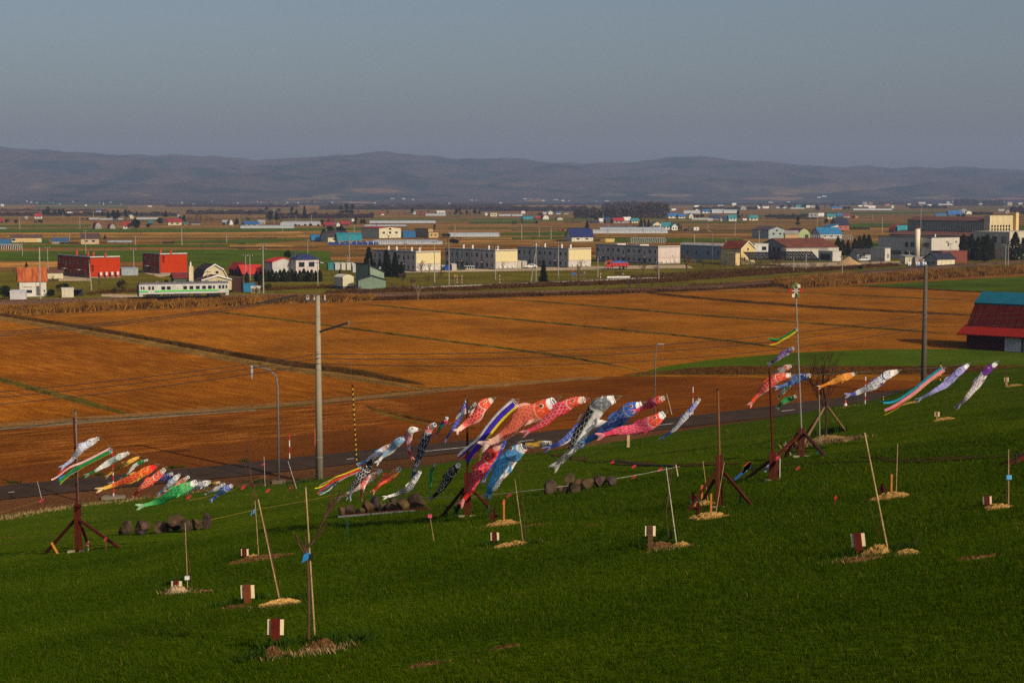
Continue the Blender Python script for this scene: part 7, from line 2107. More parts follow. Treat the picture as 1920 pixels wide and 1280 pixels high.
tipsC.append(koi([(1151, 748), (1124, 766), (1098, 800), (1074, 838), (1052, 868)], 27, Yc(1130) - 0.5, 'big black carp with broad white belly', [(0.12, 0.13, 0.16), KBLK, (0.4, 0.4, 0.36), WH, (0.3, 0.28, 0.26), WH], GC, roll=-0.8, nsc=(20, 11)))
tipsC.append(koi([(1138, 794), (1110, 797), (1082, 808), (1055, 826), (1034, 838)], 17, Yc(1110) + 1.0, 'blue and white carp behind the big black one', [WH, KBLU, (0.5, 0.55, 0.75), WH, KBLU], GC))
tipsC.append(koi([(1202, 759), (1178, 772), (1150, 792), (1122, 812), (1098, 824)], 24, Yc(1180), 'large navy blue carp with gold scale lines', [(0.04, 0.1, 0.42), (0.02, 0.06, 0.26), (0.22, 0.22, 0.26), NAV, (0.03, 0.14, 0.42), IV], GC, nsc=(18, 10)))
tipsC.append(koi([(1244, 746), (1228, 752), (1210, 761), (1192, 771)], 14, Yc(1230), 'short pink red carp over the navy one', [VERM, PINK, (0.62, 0.3, 0.3), KRED, PINK], GC))
tipsC.append(koi([(1244, 776), (1222, 789), (1194, 802), (1162, 810), (1132, 814)], 22, Yc(1225) + 0.5, 'bright crimson carp with big eye below the navy one', [VERM, PINK, (0.66, 0.3, 0.34), (0.66, 0.12, 0.2), PINK, IV], GC, nsc=(18, 10)))
tipsC.append(koi([(1311, 749), (1296, 766), (1280, 786), (1264, 804), (1248, 818)], 10, Yc(1311), 'slender white carp with blue scales, rightmost on the upper rope', [LIL, WH, KBLU, WH, KBLU], GC))
tipsC.append(koi([(1032, 830), (1014, 832), (996, 833), (976, 832)], 11, Yc(1032), 'small golden carp with black tail flying level', [IV, GLD, (0.12, 0.09, 0.03), IV, (0.03, 0.03, 0.03)], GC))
tipsC.append(koi([(982, 838), (958, 852), (938, 880), (926, 908), (918, 928)], 29, Yc(975) - 0.8, 'large sky blue carp with white belly hanging to the grass', [(0.10, 0.30, 0.55), (0.10, 0.36, 0.62), (0.05, 0.12, 0.3), WH, (0.06, 0.3, 0.66), WH], GC, roll=-0.45, nsc=(18, 10)))
tipsC.append(koi([(948, 820), (937, 842), (924, 868), (910, 896)], 11, Yc(948) + 0.4, 'narrow royal blue carp between the red and sky blue ones', [KBLU, (0.05, 0.06, 0.45), LIL, KBLU, (0.04, 0.1, 0.45)], GC))
tipsC.append(koi([(936, 830), (918, 858), (900, 888), (884, 914), (872, 932)], 22, Yc(936) - 0.2, 'red carp hanging down behind the centre stand', [KRED, (0.62, 0.04, 0.07), (0.62, 0.28, 0.28), PINK, KRED, (0.6, 0.35, 0.3)], GC, nsc=(18, 9)))
# right
tipsR.append(streamer([(1494, 618), (1476, 630), (1456, 640), (1438, 640)], 7.5, YR, 'small green yellow and red streamer on the tall pole', [GRN, YELL, (0.5, 0.05, 0.04), (0.02, 0.15, 0.1)], GR))
tipsR.append(koi([(1487, 653), (1474, 661), (1460, 671), (1446, 681)], 10, YR, 'violet carp with white scales high on the tall pole', [PUR, PUR, WH, WH, PUR], GR))
tipsR.append(koi([(1482, 686), (1470, 693), (1458, 701), (1446, 708)], 10.5, YR + 0.8, 'pale pink white carp behind the red one', [(0.66, 0.3, 0.26), WH, (0.6, 0.3, 0.28), WH, PEA], GR))
tipsR.append(koi([(1482, 703), (1460, 710), (1438, 722), (1421, 738), (1410, 752)], 15, YR - 0.5, 'red carp with ivory mouth, largest on the tall pole', [VERM, KRED, (0.66, 0.42, 0.36), (0.66, 0.34, 0.3), VERM, IV], GR))
tipsR.append(koi([(1518, 704), (1500, 710), (1480, 719), (1460, 727)], 12.5, YR, 'blue carp crossing the tall pole', [KBLU, (0.05, 0.15, 0.45), (0.4, 0.45, 0.6), KBLU, (0.06, 0.2, 0.55)], GR))
tipsR.append(koi([(1482, 722), (1473, 729), (1465, 737), (1459, 744)], 8.5, YR + 0.4, 'white and green carp below the blue one', [LGRN, IV, GRN, IV, GRN], GR))
tipsR.append(koi([(1491, 743), (1479, 749), (1467, 756), (1459, 764)], 9.5, YR, 'lowest green carp on the tall pole', [GRN, GRN, LGRN, (0.3, 0.4, 0.15), GRN], GR))
tipsX = []
tipsX.append(koi([(1601, 701), (1582, 707), (1562, 716), (1542, 723)], 12.5, YR, 'orange carp before the bare tree', [ORG, (0.66, 0.25, 0.03), (0.68, 0.45, 0.15), ORG, ORG], GR, dY=0.2))
tipsX.append(koi([(1682, 696), (1660, 707), (1636, 721), (1612, 734), (1596, 739)], 15, YR, 'ivory carp with navy scale marks at right', [IV, IV, NAV, IV, (0.05, 0.07, 0.3)], GR, dY=0.2))
tipsX.append(streamer([(1768, 692), (1740, 712), (1710, 737), (1678, 757), (1648, 767)], 11.5, YR, 'teal and pink ribbon streamer at right', [TEA, (0.66, 0.24, 0.28), YELL, (0.5, 0.04, 0.04), TEA], GR, dY=0.2))
tipsX.append(koi([(1815, 684), (1795, 700), (1773, 720), (1750, 736), (1730, 745)], 12.5, YR, 'lilac carp second from the right', [LIL, LIL, (0.1, 0.1, 0.3), LIL, (0.3, 0.34, 0.6), IV], GR, dY=0.2))
tipsX.append(koi([(1868, 681), (1848, 700), (1832, 722), (1815, 745), (1800, 758)], 13, YR, 'rightmost carp, ivory with purple head and dark scales', [PUR, (0.62, 0.56, 0.56), (0.08, 0.03, 0.14), IV, (0.3, 0.2, 0.42), IV], GR, dY=0.2))

# ================================================================ STANDS, POLES AND ROPES
MAR = mat((0.075, 0.012, 0.007), 0.55, 0.25, 3.0, streak=0.15)
RUST = mat((0.17, 0.065, 0.03), 0.8, 0.3, 3.0)
def stand(P, ppx, ppy_top, post_top, px_base, legs, label, polem=None, pole_r=2.0, blocks=True, single=False, py_base=None):
    """twin upright posts with slanting legs; a pole rises between them"""
    root = thing('pole_stand', label, 'pole stand', P, 0, 'carp pole stands')
    k = P.y / F
    hp = at(px_base, post_top, P.y).z - P.z
    for s in (-1, 1):
        obj('post', MB().box((s * 3.6 - 2.7) * k, -2.7 * k, -0.1, (s * 3.6 + 2.7) * k, 2.7 * k, hp), MAR, root)
    bolts = MB()
    for z in (0.55, 0.72, 0.9):
        bo = obj('bolt', MB().tube([(-7.5 * k, 0, hp * z), (7.5 * k, 0, hp * z)], 0.7 * k, 5), mat((0.5, 0.5, 0.5), 0.4, metal=0.6), root)
    tp = at(ppx, ppy_top, P.y) - P
    obj('pole', MB().tube([(0, 0, 0.25), (0.0, 0, hp), tuple(tp)], [pole_r * k * 1.2, pole_r * k * 1.1, pole_r * k], 8), polem or MAR, root)
    obj('pole_cap', MB().tube([tuple(tp), tuple(tp + Vector((0, 0, 3 * k)))], pole_r * k * 1.4, 8), mat((0.06, 0.02, 0.015)), root)
    for (lx, ly, hf, dy) in legs:
        f_ = hillpt(lx, ly)
        e = f_ - P
        if dy is not None:
            e = Vector((e.x, dy, hz(P.x + e.x, P.y + dy) - P.z))
        obj('leg', MB().beam((0.12 * (1 if e.x > 0 else -1), -0.1 if e.y < 0 else 0.1, hp * hf), tuple(e), 4.6 * k, 4.6 * k), MAR, root)
    if blocks:
        for s in (-11 * k, 10 * k):
            obj('footing_block', MB().box(s - 6 * k, -0.3, -0.1, s + 6 * k, -0.12, 3.5 * k), mat((0.36, 0.29, 0.2), 0.9, 0.25), root)
    return P + tp, hp
topL, _ = stand(SL, 139, 786, 944, 147, [(84, 1038, 0.66, None), (224, 1027, 0.66, None), (172, 1024, 0.5, 1.6)], 'leftmost dark red pole stand with three slanting legs')
topC, _ = stand(SC, 876, 750, 886, 877, [(828, 968, 0.62, None), (924, 957, 0.62, None), (852, 966, 0.5, 1.8)], 'centre dark red pole stand under the big streamer')
top3, _ = stand(S3, 1346, 731, 852, 1348, [(1291, 957, 0.68, None), (1409, 947, 0.66, None), (1316, 945, 0.5, 1.8)], 'bare dark red pole stand without carp right of centre', polem=mat((0.17, 0.075, 0.035), 0.7))
top4, _ = stand(S4, 1443, 698, 846, 1449, [(1398, 898, 0.62, None), (1452, 901, 0.7, -0.8), (1460, 893, 0.6, 1.2)], 'dark red pole stand left of the tall pole')
top5, _ = stand(S5, 1492, 545, 802, 1503, [(1468, 857, 0.8, 1.0), (1477, 867, 0.75, -1.2), (1549, 857, 0.8, None)], 'stand of the tall grey pole beside the bare tree', polem=mat((0.22, 0.22, 0.2), 0.6), pole_r=1.3)
# the little rotor at the tall pole's top
t = thing('pole_pinwheel', 'small red and green arrow wheel on the tall pole top', 'pinwheel', top5)
for i in range(6):
    a = i * math.pi / 3
    b = obj('spoke', MB().beam((0, -0.05, 0), (0.2 * math.cos(a), -0.05, 0.2 * math.sin(a)), 0.03), mat((0.5, 0.5, 0.45)), t)
    obj('vane', MB().box(0.2 * math.cos(a) - 0.05, -0.09, 0.2 * math.sin(a) - 0.06, 0.2 * math.cos(a) + 0.05, -0.02, 0.2 * math.sin(a) + 0.06), mat([(0.4, 0.03, 0.03), (0.6, 0.55, 0.45), (0.1, 0.16, 0.05)][i % 3]), b)
obj('ball', MB().tube([(0, 0, 0.1), (0, 0, 0.16), (0, 0, 0.26), (0, 0, 0.3)], [0.04, 0.1, 0.1, 0.03], 10), mat((0.16, 0.18, 0.07)), t)
ROPE = mat((0.16, 0.14, 0.12), 0.9)
def rope(pts, label, m=None, r=0.0045, cat='rope', group='ropes that carry the carp', name='rope'):
    return tag(obj(name, MB().tube(pts, r, 4, cap=False), m or ROPE), label, cat, group)
rope([topL] + sorted(tipsL, key=lambda p: p.x) + [at(560, 902, Yl(560))] + [tipsM[5], tipsM[6], tipsM[7], tipsM[8]] + [tipsM[14], topC], 'sagging rope from the leftmost pole to the centre pole')
rope([hillpt(640, 900) + Vector((0, 0, 0.3)), tipsM[0], tipsM[3], tipsM[4], tipsM[9], tipsM[10], tipsM[11], tipsM[15]], 'lower rope carrying the black and orange carp')
rope([topC, tipsM[12], tipsM[15], tipsC[0], tipsC[1], tipsC[2], tipsC[3], tipsC[5], tipsC[6], tipsC[8], top3], 'upper rope from the centre pole to the bare pole')
rope([tipsC[11], tipsC[10], tipsC[9], tipsC[4], tipsC[7], top3 - Vector((0, 0, 0.4))], 'lower rope carrying the sky blue and gold carp')
rope([top5 - Vector((0, 0, 0.3))] + [tipsR[i] for i in (0, 1, 2, 3, 5, 6)] + [S5 + Vector((0, -0.1, 0.9))], 'halyard of carp down the tall grey pole')
rope([top4, tipsR[4]] + tipsX + [at(1990, 655, YR - 4)], 'rope carrying the carp at the far right')
for i, tp_ in enumerate([tipsM[1], tipsM[2], tipsM[13], tipsC[12]]):
    q = [tipsM[0], tipsM[3], topC, tipsC[11]][i]
    rope([tp_, q], ['cord holding the black carp by the striped guard', 'cord holding the red and white carp', 'cord holding the blue patterned carp', 'cord holding the hanging red carp'][i])

# miniature streamers near the stand left of the tall pole
t = thing('mini_streamers', 'miniature rainbow streamers on a short black stick', 'streamers', hillpt(1416, 896), 0)
P = t.location
kk = P.y / F
obj('stick', MB().tube([(0, 0, 0), (-9 * kk, 0, 31 * kk)], 0.02, 5), BLK, t)
for i, (c, dz, ln_) in enumerate([((0.55, 0.1, 0.03), 0, 13), (GRN, -3, 15), (YELL, -5, 13), ((0.5, 0.05, 0.12), -9, 16), ((0.04, 0.15, 0.45), -12, 30), (WH, -8, 10)]):
    a = Vector((-9 * kk, 0, (31 + dz * 0.6) * kk))
    b = a + Vector((-ln_ * kk, 0, (-ln_ * 0.75 - i) * kk))
    obj('ribbon', MB().beam(a, b, 0.03, 0.075), cloth(c), t)
t = thing('mini_streamers', 'miniature pink and violet streamer tied to the stand left of the tall pole', 'streamers', hillpt(1462, 896), 0)
P = t.location
kk = P.y / F
obj('stick', MB().tube([(0, 0, 0), (0, 0, 38 * kk)], 0.018, 5), mat((0.5, 0.5, 0.45)), t)
obj('ribbon', MB().tube([(0, 0, 40 * kk), (-12 * kk, 0, 36 * kk), (-17 * kk, 0, 28 * kk)], [0.05, 0.06, 0.05], 6), cloth(PINK), t)
obj('ribbon', MB().tube([(-17 * kk, 0, 28 * kk), (-24 * kk, 0, 20 * kk), (-29 * kk, 0, 12 * kk)], [0.05, 0.06, 0.03], 6), cloth(LIL), t)
# ================================================================ ON THE SLOPE
BAMB = mat((0.36, 0.25, 0.12), 0.6, 0.3, 5.0)
BAMD = mat((0.22, 0.13, 0.06), 0.7, 0.3, 5.0)
SAPL = mat((0.09, 0.045, 0.03), 0.85, 0.3, 4.0)
def bamboo(pb, pt, label, r=0.016, m=None, tie=None):
    A = hillpt(*pb)
    B = at(pt[0], pt[1], A.y + 0.1)
    root = thing('bamboo_stake', label, 'stake', A, 0, 'bamboo stakes')
    d = B - A
    n = max(3, int(d.length / 0.3))
    r *= 0.75
    obj('cane', MB().tube([(-0.02 * d.normalized()), d], [r, r * 0.8], 7), m or BAMB, root)
    for i in range(1, n):
        q = d * (i / n)
        obj('node', MB().tube([q - d.normalized() * 0.008, q + d.normalized() * 0.008], r * 1.2, 6), BAMD, root)
    if tie:
        q = d * tie[0]
        obj('tie', MB().box(q.x - 0.05, q.y - 0.05, q.z - 0.03, q.x + 0.05, q.y + 0.02, q.z + 0.05), mat(tie[1], 0.6), root)
    return root
bamboo((591, 1203), (573, 913), 'tallest bamboo stake beside the nearest sapling', 0.02, tie=(0.55, (0.02, 0.02, 0.02)))
bamboo((524, 1124), (484, 936), 'leaning bamboo stake behind the nearest sapling', 0.02)
bamboo((352, 1106), (347, 980), 'thin stake beside the leftmost signpost', 0.014, tie=(0.18, (0.7, 0.7, 0.7)))
bamboo((485, 1043), (478, 938), 'upright stake beside the small far left mound', 0.016)
bamboo((981, 1017), (965, 897), 'stake beside the mound in front of the centre stand', 0.016)
bamboo((1268, 1017), (1249, 876), 'stake beside the brown signpost', 0.018, mat((0.42, 0.38, 0.3), 0.7))
bamboo((1665, 1033), (1621, 811), 'long leaning bamboo stake beside the tilted red signpost', 0.022)
bamboo((1680, 928), (1683, 832), 'thin stake on the right gravel mound', 0.016)
bamboo((1341, 968), (1358, 866), 'thin stake on the gravel mound before the bare pole', 0.014)
bamboo((1328, 944), (1318, 864), 'thin stake on the gravel mound behind the bare pole', 0.014)
bamboo((1891, 948), (1891, 842), 'stake with blue tie at the right edge', 0.016, tie=(0.5, (0.1, 0.35, 0.6)))
bamboo((814, 1016), (806, 966), 'short stake with pink ribbon on the open grass', 0.012, tie=(0.97, (0.6, 0.08, 0.15)))
bamboo((78, 934), (70, 902), 'pale thin post at the roadside far left', 0.03, mat((0.5, 0.45, 0.38), 0.7))
bamboo((497, 911), (495, 855), 'pale thin post beside the street light', 0.03, mat((0.5, 0.45, 0.38), 0.7))
bamboo((556, 916), (540, 864), 'leaning grey rod between street light and concrete pole', 0.03, mat((0.4, 0.4, 0.4), 0.6))
bamboo((1260, 778), (1250, 738), 'pale wooden stake beyond the road right of the short pink carp', 0.05, mat((0.55, 0.44, 0.24), 0.8))
bamboo((1271, 893), (1267, 870), 'short wooden peg at the end of the white rope', 0.035, mat((0.5, 0.38, 0.2), 0.8))
def sapling(pts, label, r=0.02, twigs=6, seed=1, tie=None):
    rs = random.Random(seed)
    A = hillpt(*pts[0])
    W3 = [A - A] + [at(x, y, A.y + 0.05 * i) - A for i, (x, y) in enumerate(pts[1:])]
    root = thing('sapling', label, 'sapling', A, 0, 'young leafless saplings')
    ln = spline(W3, 16)
    obj('trunk', MB().tube(ln, [r * (1 - 0.75 * i / 16) for i in range(17)], 6), SAPL, root)
    tw = MB()
    L = (ln[-1] - ln[0]).length
    for i in range(twigs):
        k = rs.randint(7, 15)
        d = (ln[k + 1] - ln[k - 1]).normalized()
        e = (d * 0.9 + Vector((rs.uniform(-1, 1), rs.uniform(-0.7, 0.7), rs.uniform(-0.1, 0.6))) * 0.55).normalized()
        l1 = L * rs.uniform(0.07, 0.2)
        mid = ln[k] + e * l1 * 0.6 + Vector((0, 0, 0.03))
        tw.tube([ln[k], mid, ln[k] + e * l1 + Vector((0, 0, l1 * 0.25))], [r * 0.45, r * 0.34, r * 0.18], 4, cap=False)
        e2 = (e + Vector((rs.uniform(-1, 1), rs.uniform(-1, 1), rs.uniform(0, 1))) * 0.5).normalized()
        tw.tube([mid, mid + e2 * l1 * 0.4], [r * 0.28, r * 0.14], 3, cap=False)
    obj('twigs', tw, SAPL, root)
    if tie:
        q = ln[tie[0]]
        obj('tie', MB().prism([(q.x - 0.06, q.z - 0.09), (q.x + 0.03, q.z - 0.04), (q.x + 0.05, q.z + 0.08), (q.x - 0.03, q.z + 0.03)], 'y', q.y - 0.05, q.y + 0.04), cloth(tie[1]), root)
    return root
sapling([(578, 1207), (579, 1130), (577, 1060), (574, 1035), (590, 1010), (600, 985), (618, 952)], 'nearest leafless sapling with blue ribbon and forked top', 0.025, 16, 2, (7, (0.03, 0.25, 0.6)))
sapling([(525, 1121), (500, 1000), (482, 940), (470, 895), (466, 850)], 'thin reddish sapling above the leaning bamboo stake', 0.014, 7, 3)
sapling([(361, 1104), (356, 1060), (346, 1020), (344, 990), (348, 965)], 'spindly sapling by the leftmost signpost', 0.009, 3, 4)
sapling([(484, 1042), (481, 985), (472, 950), (470, 925)], 'spindly sapling by the small far left mound', 0.009, 3, 5, (9, (0.1, 0.35, 0.6)))
sapling([(986, 1017), (982, 960), (975, 905), (971, 850)], 'slim dark sapling before the centre stand', 0.012, 3, 6)
sapling([(1255, 1011), (1249, 965), (1254, 925), (1260, 880), (1275, 822)], 'wavy dark sapling beside the brown signpost', 0.014, 4, 7)
sapling([(1650, 1010), (1638, 975), (1630, 945), (1622, 925)], 'wispy sapling left of the long leaning stake', 0.006, 4, 8)
sapling([(1889, 947), (1887, 915), (1893, 880), (1895, 860)], 'thin sapling at the right edge stake', 0.01, 3, 9)
sapling([(1777, 782), (1774, 745), (1770, 720)], 'tiny sapling beside the upper right signpost', 0.02, 3, 10)
sapling([(1890, 720), (1889, 698), (1890, 676)], 'tiny sapling by the rightmost far signpost', 0.02, 2, 11)
sapling([(1700, 1030), (1712, 1020), (1722, 1008)], 'small dry stem right of the tilted signpost', 0.008, 4, 12)

# signposts: a short square post with a pale plate behind it
def signpost(px, yb, hp, tilt, label, col=(0.10, 0.011, 0.007), side=0.0, pp=(12, 20), rust=False):
    A = hillpt(px, yb)
    pw, pl = pp[0] * A.y / F, pp[1] * A.y / F
    h = hp / ppm(A.y)
    root = thing('name_post', label, 'signpost', A, R(side), 'plant name posts')
    root.rotation_euler = (0, R(tilt), R(side))
    obj('post', MB().box(-pw / 2, -pw * 0.18, -0.1, pw / 2, pw * 0.18, h), mat(col, 0.6, 0.3, 4.0, streak=0.5 if rust else 0.2), root)
    p = obj('plate', MB().prism([(-pl / 2, h - pl * 1.05), (pl / 2, h - pl * 1.05), (pl / 2, h - 0.02), (-pl / 2, h - 0.02)], 'y', pw * 0.18 + 0.003, pw * 0.18 + 0.015), mat((0.74, 0.62, 0.40), 0.6, 0.08), root)
    obj('screw', MB().tube([(0, -pw * 0.18 - 0.006, h - 0.12), (0, -pw * 0.18, h - 0.12)], 0.012, 6), mat((0.05, 0.02, 0.02)), root)
    return root
signpost(516, 1214, 57, 1.5, 'nearest dark red name post with cream plate', side=4, pp=(17, 31))
signpost(465, 1133, 39, -2, 'rust stained name post by the leaning bamboo stake', (0.18, 0.045, 0.012), rust=True, pp=(13, 26))
signpost(331, 1108, 21, 0, 'leftmost small name post half sunk in a straw mound', pp=(9, 20))
signpost(459, 1049, 22, 0, 'small dark red name post on the far left mound', pp=(7, 14))
signpost(928, 1020, 24, -1, 'dark red name post below the centre gravel mound', side=-4, pp=(7, 16))
signpost(1219, 1029, 46, 0.5, 'brown weathered name post beside the wavy sapling', (0.10, 0.05, 0.025), pp=(9.5, 20))
signpost(1612, 1039, 42, -7, 'tilted dark red name post beside the long leaning stake', side=-9, pp=(13, 26))
signpost(1757, 789, 18, 0, 'small tan name post among the right carp', (0.26, 0.15, 0.07), pp=(4, 9))
signpost(1887, 723, 16, 0, 'farthest name post near the right edge of the slope', (0.3, 0.18, 0.09), pp=(4, 8))
signpost(1852, 953, 25, -3, 'dark red name post at the right edge', side=-6, pp=(8, 16))

# mounds of straw coloured gravel, earth patches
GRVL = soil_mat('straw_gravel', [(0.20, 0.10, 0.025), (0.38, 0.225, 0.07), (0.52, 0.34, 0.13)], 0, 0.12, 0.02, rows=0.2, fine=60.0)
EARTH = soil_mat('earth', [(0.045, 0.022, 0.01), (0.10, 0.05, 0.02), (0.22, 0.13, 0.06)], 0, 0.2, 0.03, rows=0.2, straw=0.3, fine=40.0)
def mound(px, py, wpx, hpx, label, m=None, name='gravel_mound', asp=0.8, seed=None):
    A = hillpt(px, py)
    k = A.y / F
    rx = wpx * k / 2
    n = 26
    rs = random.Random(seed or int(px))
    mb = MB()
    rings = 9
    h = hpx * k
    mb.v.append((0, 0, hz(A.x, A.y) - A.z + h))
    for i in range(1, rings + 1):
        t = i / rings
        for j in range(n):
            a = 2 * math.pi * j / n
            q = t * (1 + 0.13 * math.sin(3 * a + px) + 0.08 * math.sin(7 * a + px * 2) + rs.uniform(-0.05, 0.05))
            x, y = rx * q * math.cos(a), rx * asp * q * math.sin(a)
            z = hz(A.x + x, A.y + y) - A.z + h * max(0, 1 - t * t) ** 1.3 * (1 + rs.uniform(-0.3, 0.3)) + (rs.uniform(-0.02, 0.035) if i < rings else -0.05)
            mb.v.append((x, y, z))
    for j in range(n):
        mb.f.append((0, 1 + j, 1 + (j + 1) % n))
    for i in range(rings - 1):
        for j in range(n):
            a, b = 1 + i * n + j, 1 + i * n + (j + 1) % n
            mb.f.append((a, a + n, b + n, b))
    o = obj(name, mb, m or GRVL, None, A, smooth=True)
    BARE.append((A.x, A.y, rx * 0.9))
    return tag(o, label, 'mound', 'planting mounds on the slope')
mound(942, 984, 76, 8, 'straw coloured gravel mound before the centre stand')
mound(1326, 971, 80, 9, 'straw coloured gravel mound before the bare pole stand')
mound(1316, 947, 60, 7, 'smaller straw coloured mound behind the bare pole stand')
mound(1670, 933, 84, 9, 'straw coloured gravel mound on the right slope')
for a in [(512, 1231, 52, 16, 'dug earth mound at the foot of the nearest name post', EARTH, 0.9), (600, 1218, 80, 17, 'dry straw and earth heap at the nearest sapling', EARTH, 0.7), (525, 1133, 90, 9, 'straw strewn planting patch at the leaning bamboo stake', GRVL, 0.6), (440, 1140, 60, 5, 'weedy planting patch left of the rust stained post', EARTH, 0.8),
          (332, 1112, 46, 13, 'pale dry straw mound at the leftmost name post', soil_mat('dead_straw', [(0.16, 0.11, 0.06), (0.30, 0.22, 0.13), (0.42, 0.33, 0.2)], 0, 0.1, 0.03, fine=50.0), 0.9), (380, 1110, 44, 4, 'brown earth patch right of the pale straw mound', EARTH, 0.6),
          (487, 1048, 140, 6, 'flat brown earth bed at the far left name post', EARTH, 0.45), (472, 1049, 40, 8, 'heap of gravel at the far left name post', GRVL, 0.8), (960, 1022, 76, 6, 'gravel patch at the red name post below the centre mound', GRVL, 0.5), (1232, 1026, 60, 9, 'weedy earth mound at the brown name post', EARTH, 0.8), (1275, 1024, 40, 7, 'small gravel heap right of the brown name post', GRVL, 0.8),
          (1645, 1036, 62, 13, 'gravel heap at the tilted name post', GRVL, 0.9), (1700, 1037, 50, 6, 'thin gravel patch right of the tilted name post', GRVL, 0.6), (1610, 1050, 90, 4, 'torn turf patch before the tilted name post', EARTH, 0.5), (1770, 787, 44, 4, 'straw patch at the small tan name post', GRVL, 0.5), (1868, 953, 60, 7, 'gravel patch at the right edge name post', GRVL, 0.6), (1900, 724, 40, 3, 'straw patch at the farthest name post', GRVL, 0.5),
          (1548, 826, 90, 9, 'straw mulch around the bare tree', soil_mat('mulch', [(0.10, 0.06, 0.025), (0.21, 0.135, 0.06), (0.32, 0.22, 0.1)], 0, 0.2, 0.04, fine=30.0), 0.8), (1110, 985, 30, 2, 'scuffed bare spot on the open grass', EARTH, 0.4), (800, 1246, 90, 3, 'bare earth streak near the bottom edge', EARTH, 0.25), (945, 1214, 70, 2, 'shorter bare earth streak near the bottom', EARTH, 0.2), (1830, 1046, 100, 2, 'bare earth streak at the right', EARTH, 0.2), (1000, 985, 70, 1.5, 'earth scrape right of the centre gravel mound', EARTH, 0.3), (1705, 757, 40, 3, 'straw patch under the teal streamer', GRVL, 0.5)]:
    mound(a[0], a[1], a[2], a[3], a[4], a[5], 'earth_mound', a[6])
# wheel ruts: dark torn strips on the slope
RUT = soil_mat('rut_earth', [(0.022, 0.014, 0.006), (0.045, 0.027, 0.012), (0.075, 0.05, 0.02)], 0, 0.4, 0.05, fine=20.0)
def rut(pts, w, sd):
    rs = random.Random(sd)
    ps = smooth_line([hillpt(*p) for p in pts], 0.6)
    mb = MB()
    for i, p in enumerate(ps):
        t = (ps[min(i + 1, len(ps) - 1)] - ps[max(i - 1, 0)]).normalized()
        s = Vector((-t.y, t.x, 0))
        ww = w * (0.25 + rs.random()) * (0.6 + 0.4 * math.sin(i * 0.4))
        for sg in (-1, 1):
            q = p + s * (sg * ww + rs.uniform(-0.1, 0.1))
            mb.v.append((q.x, q.y, hz(q.x, q.y) + 0.03))
    for i in range(len(ps) - 1):
        a = i * 2
        mb.f.append((a, a + 1, a + 3, a + 2))
    kind(obj('wheel_rut', mb, RUT), 'structure')
rut([(1000, 850), (1090, 862), (1200, 868), (1330, 870), (1420, 868)], 0.5, 1)
rut([(1150, 868), (1250, 874), (1400, 872), (1600, 866), (1750, 860), (1900, 855)], 0.45, 2)
rut([(1580, 850), (1700, 838), (1800, 830), (1920, 824)], 0.45, 3)
rut([(1620, 856), (1720, 866), (1850, 858), (1930, 852)], 0.25, 4)
rut([(1780, 800), (1850, 790), (1920, 782)], 0.3, 7)

# red posts, orange stakes, green pegs
def post(px, yb, yt, label, col, r=0.05, cross=False, tilt=0, tape=None, square=True, cat='stake', name='stake'):
    A = hillpt(px, yb)
    h = at(px, yt, A.y).z - A.z
    kk = A.y / F
    r = {0.075: 2.6, 0.06: 2.5, 0.05: 2.5, 0.04: 1.7, 0.035: 1.7, 0.03: 1.5, 0.025: 1.6, 0.02: 1.2, 0.1: 2.6}.get(r, 1.5) * kk
    root = thing(name, label, cat, A, 0, 'pegs and stakes on the slope')
    root.rotation_euler = (0, R(tilt), 0)
    obj('shaft', MB().box(-r, -r, -0.05, r, r, h) if square else MB().tube([(0, 0, -0.05), (0, 0, h)], r, 7), mat(col, 0.6, 0.25, 4.0), root)
    if cross:
        obj('cross_piece', MB().box(-r * 3, -r * 1.3, h * 0.5, r * 3, r * 1.3, h * 0.66), mat(tuple(c * 0.8 for c in col), 0.6), root)
    if tape:
        obj('ribbon', MB().beam((0, 0, h), (-3 * kk, -0.05, h - 8 * kk), 0.02, 2.4 * kk).beam((0, 0, h), (1.5 * kk, -0.02, h - 5 * kk), 0.02, 2 * kk), cloth(tape), root)
    return root
DR = (0.09, 0.012, 0.008)
OS = (0.5, 0.16, 0.04)
post(925, 982, 956, 'dark red post with cross piece on the centre gravel mound', DR, 0.075, True)
post(945, 981, 936, 'orange stake with red top on the centre gravel mound', OS, 0.04, tape=(0.6, 0.06, 0.05))
post(1308, 968, 942, 'dark red post with cross piece on the mound before the bare pole', DR, 0.06, True)
post(1333, 968, 925, 'orange stake on the mound before the bare pole', OS, 0.035)
post(1299, 944, 922, 'dark red post behind the leg of the bare pole stand', DR, 0.06, True)
post(1316, 943, 909, 'orange stake with red top behind the leg of the bare pole stand', OS, 0.035, tape=(0.6, 0.06, 0.05))
post(1654, 931, 906, 'dark red post with cross piece on the right gravel mound', DR, 0.06, True)
post(1671, 930, 889, 'orange stake on the right gravel mound', OS, 0.035)
post(652, 1006, 972, 'dark green peg on the open grass left of centre', (0.015, 0.06, 0.03), 0.03)
for i, (px, yb, yt) in enumerate(((839, 968, 947), (854, 967, 948), (915, 964, 946), (1386, 948, 926), (1531, 853, 838), (1296, 951, 937), (1311, 950, 934))):
    post(px, yb, yt, ['green peg left of the centre stand', 'second green peg left of the centre stand', 'green peg at the right leg of the centre stand', 'green peg at the right leg of the bare pole stand', 'green peg at the right leg of the tall pole stand', 'green peg at the left leg of the bare pole stand', 'green peg beside the orange stakes at the bare pole stand'][i], (0.015, 0.07, 0.04), 0.03, tilt=8 if i in (2, 3, 4) else -4)
post(166, 1033, 1014, 'short stake with pink ribbon inside the leftmost stand', (0.3, 0.25, 0.2), 0.02, tape=(0.62, 0.05, 0.08))
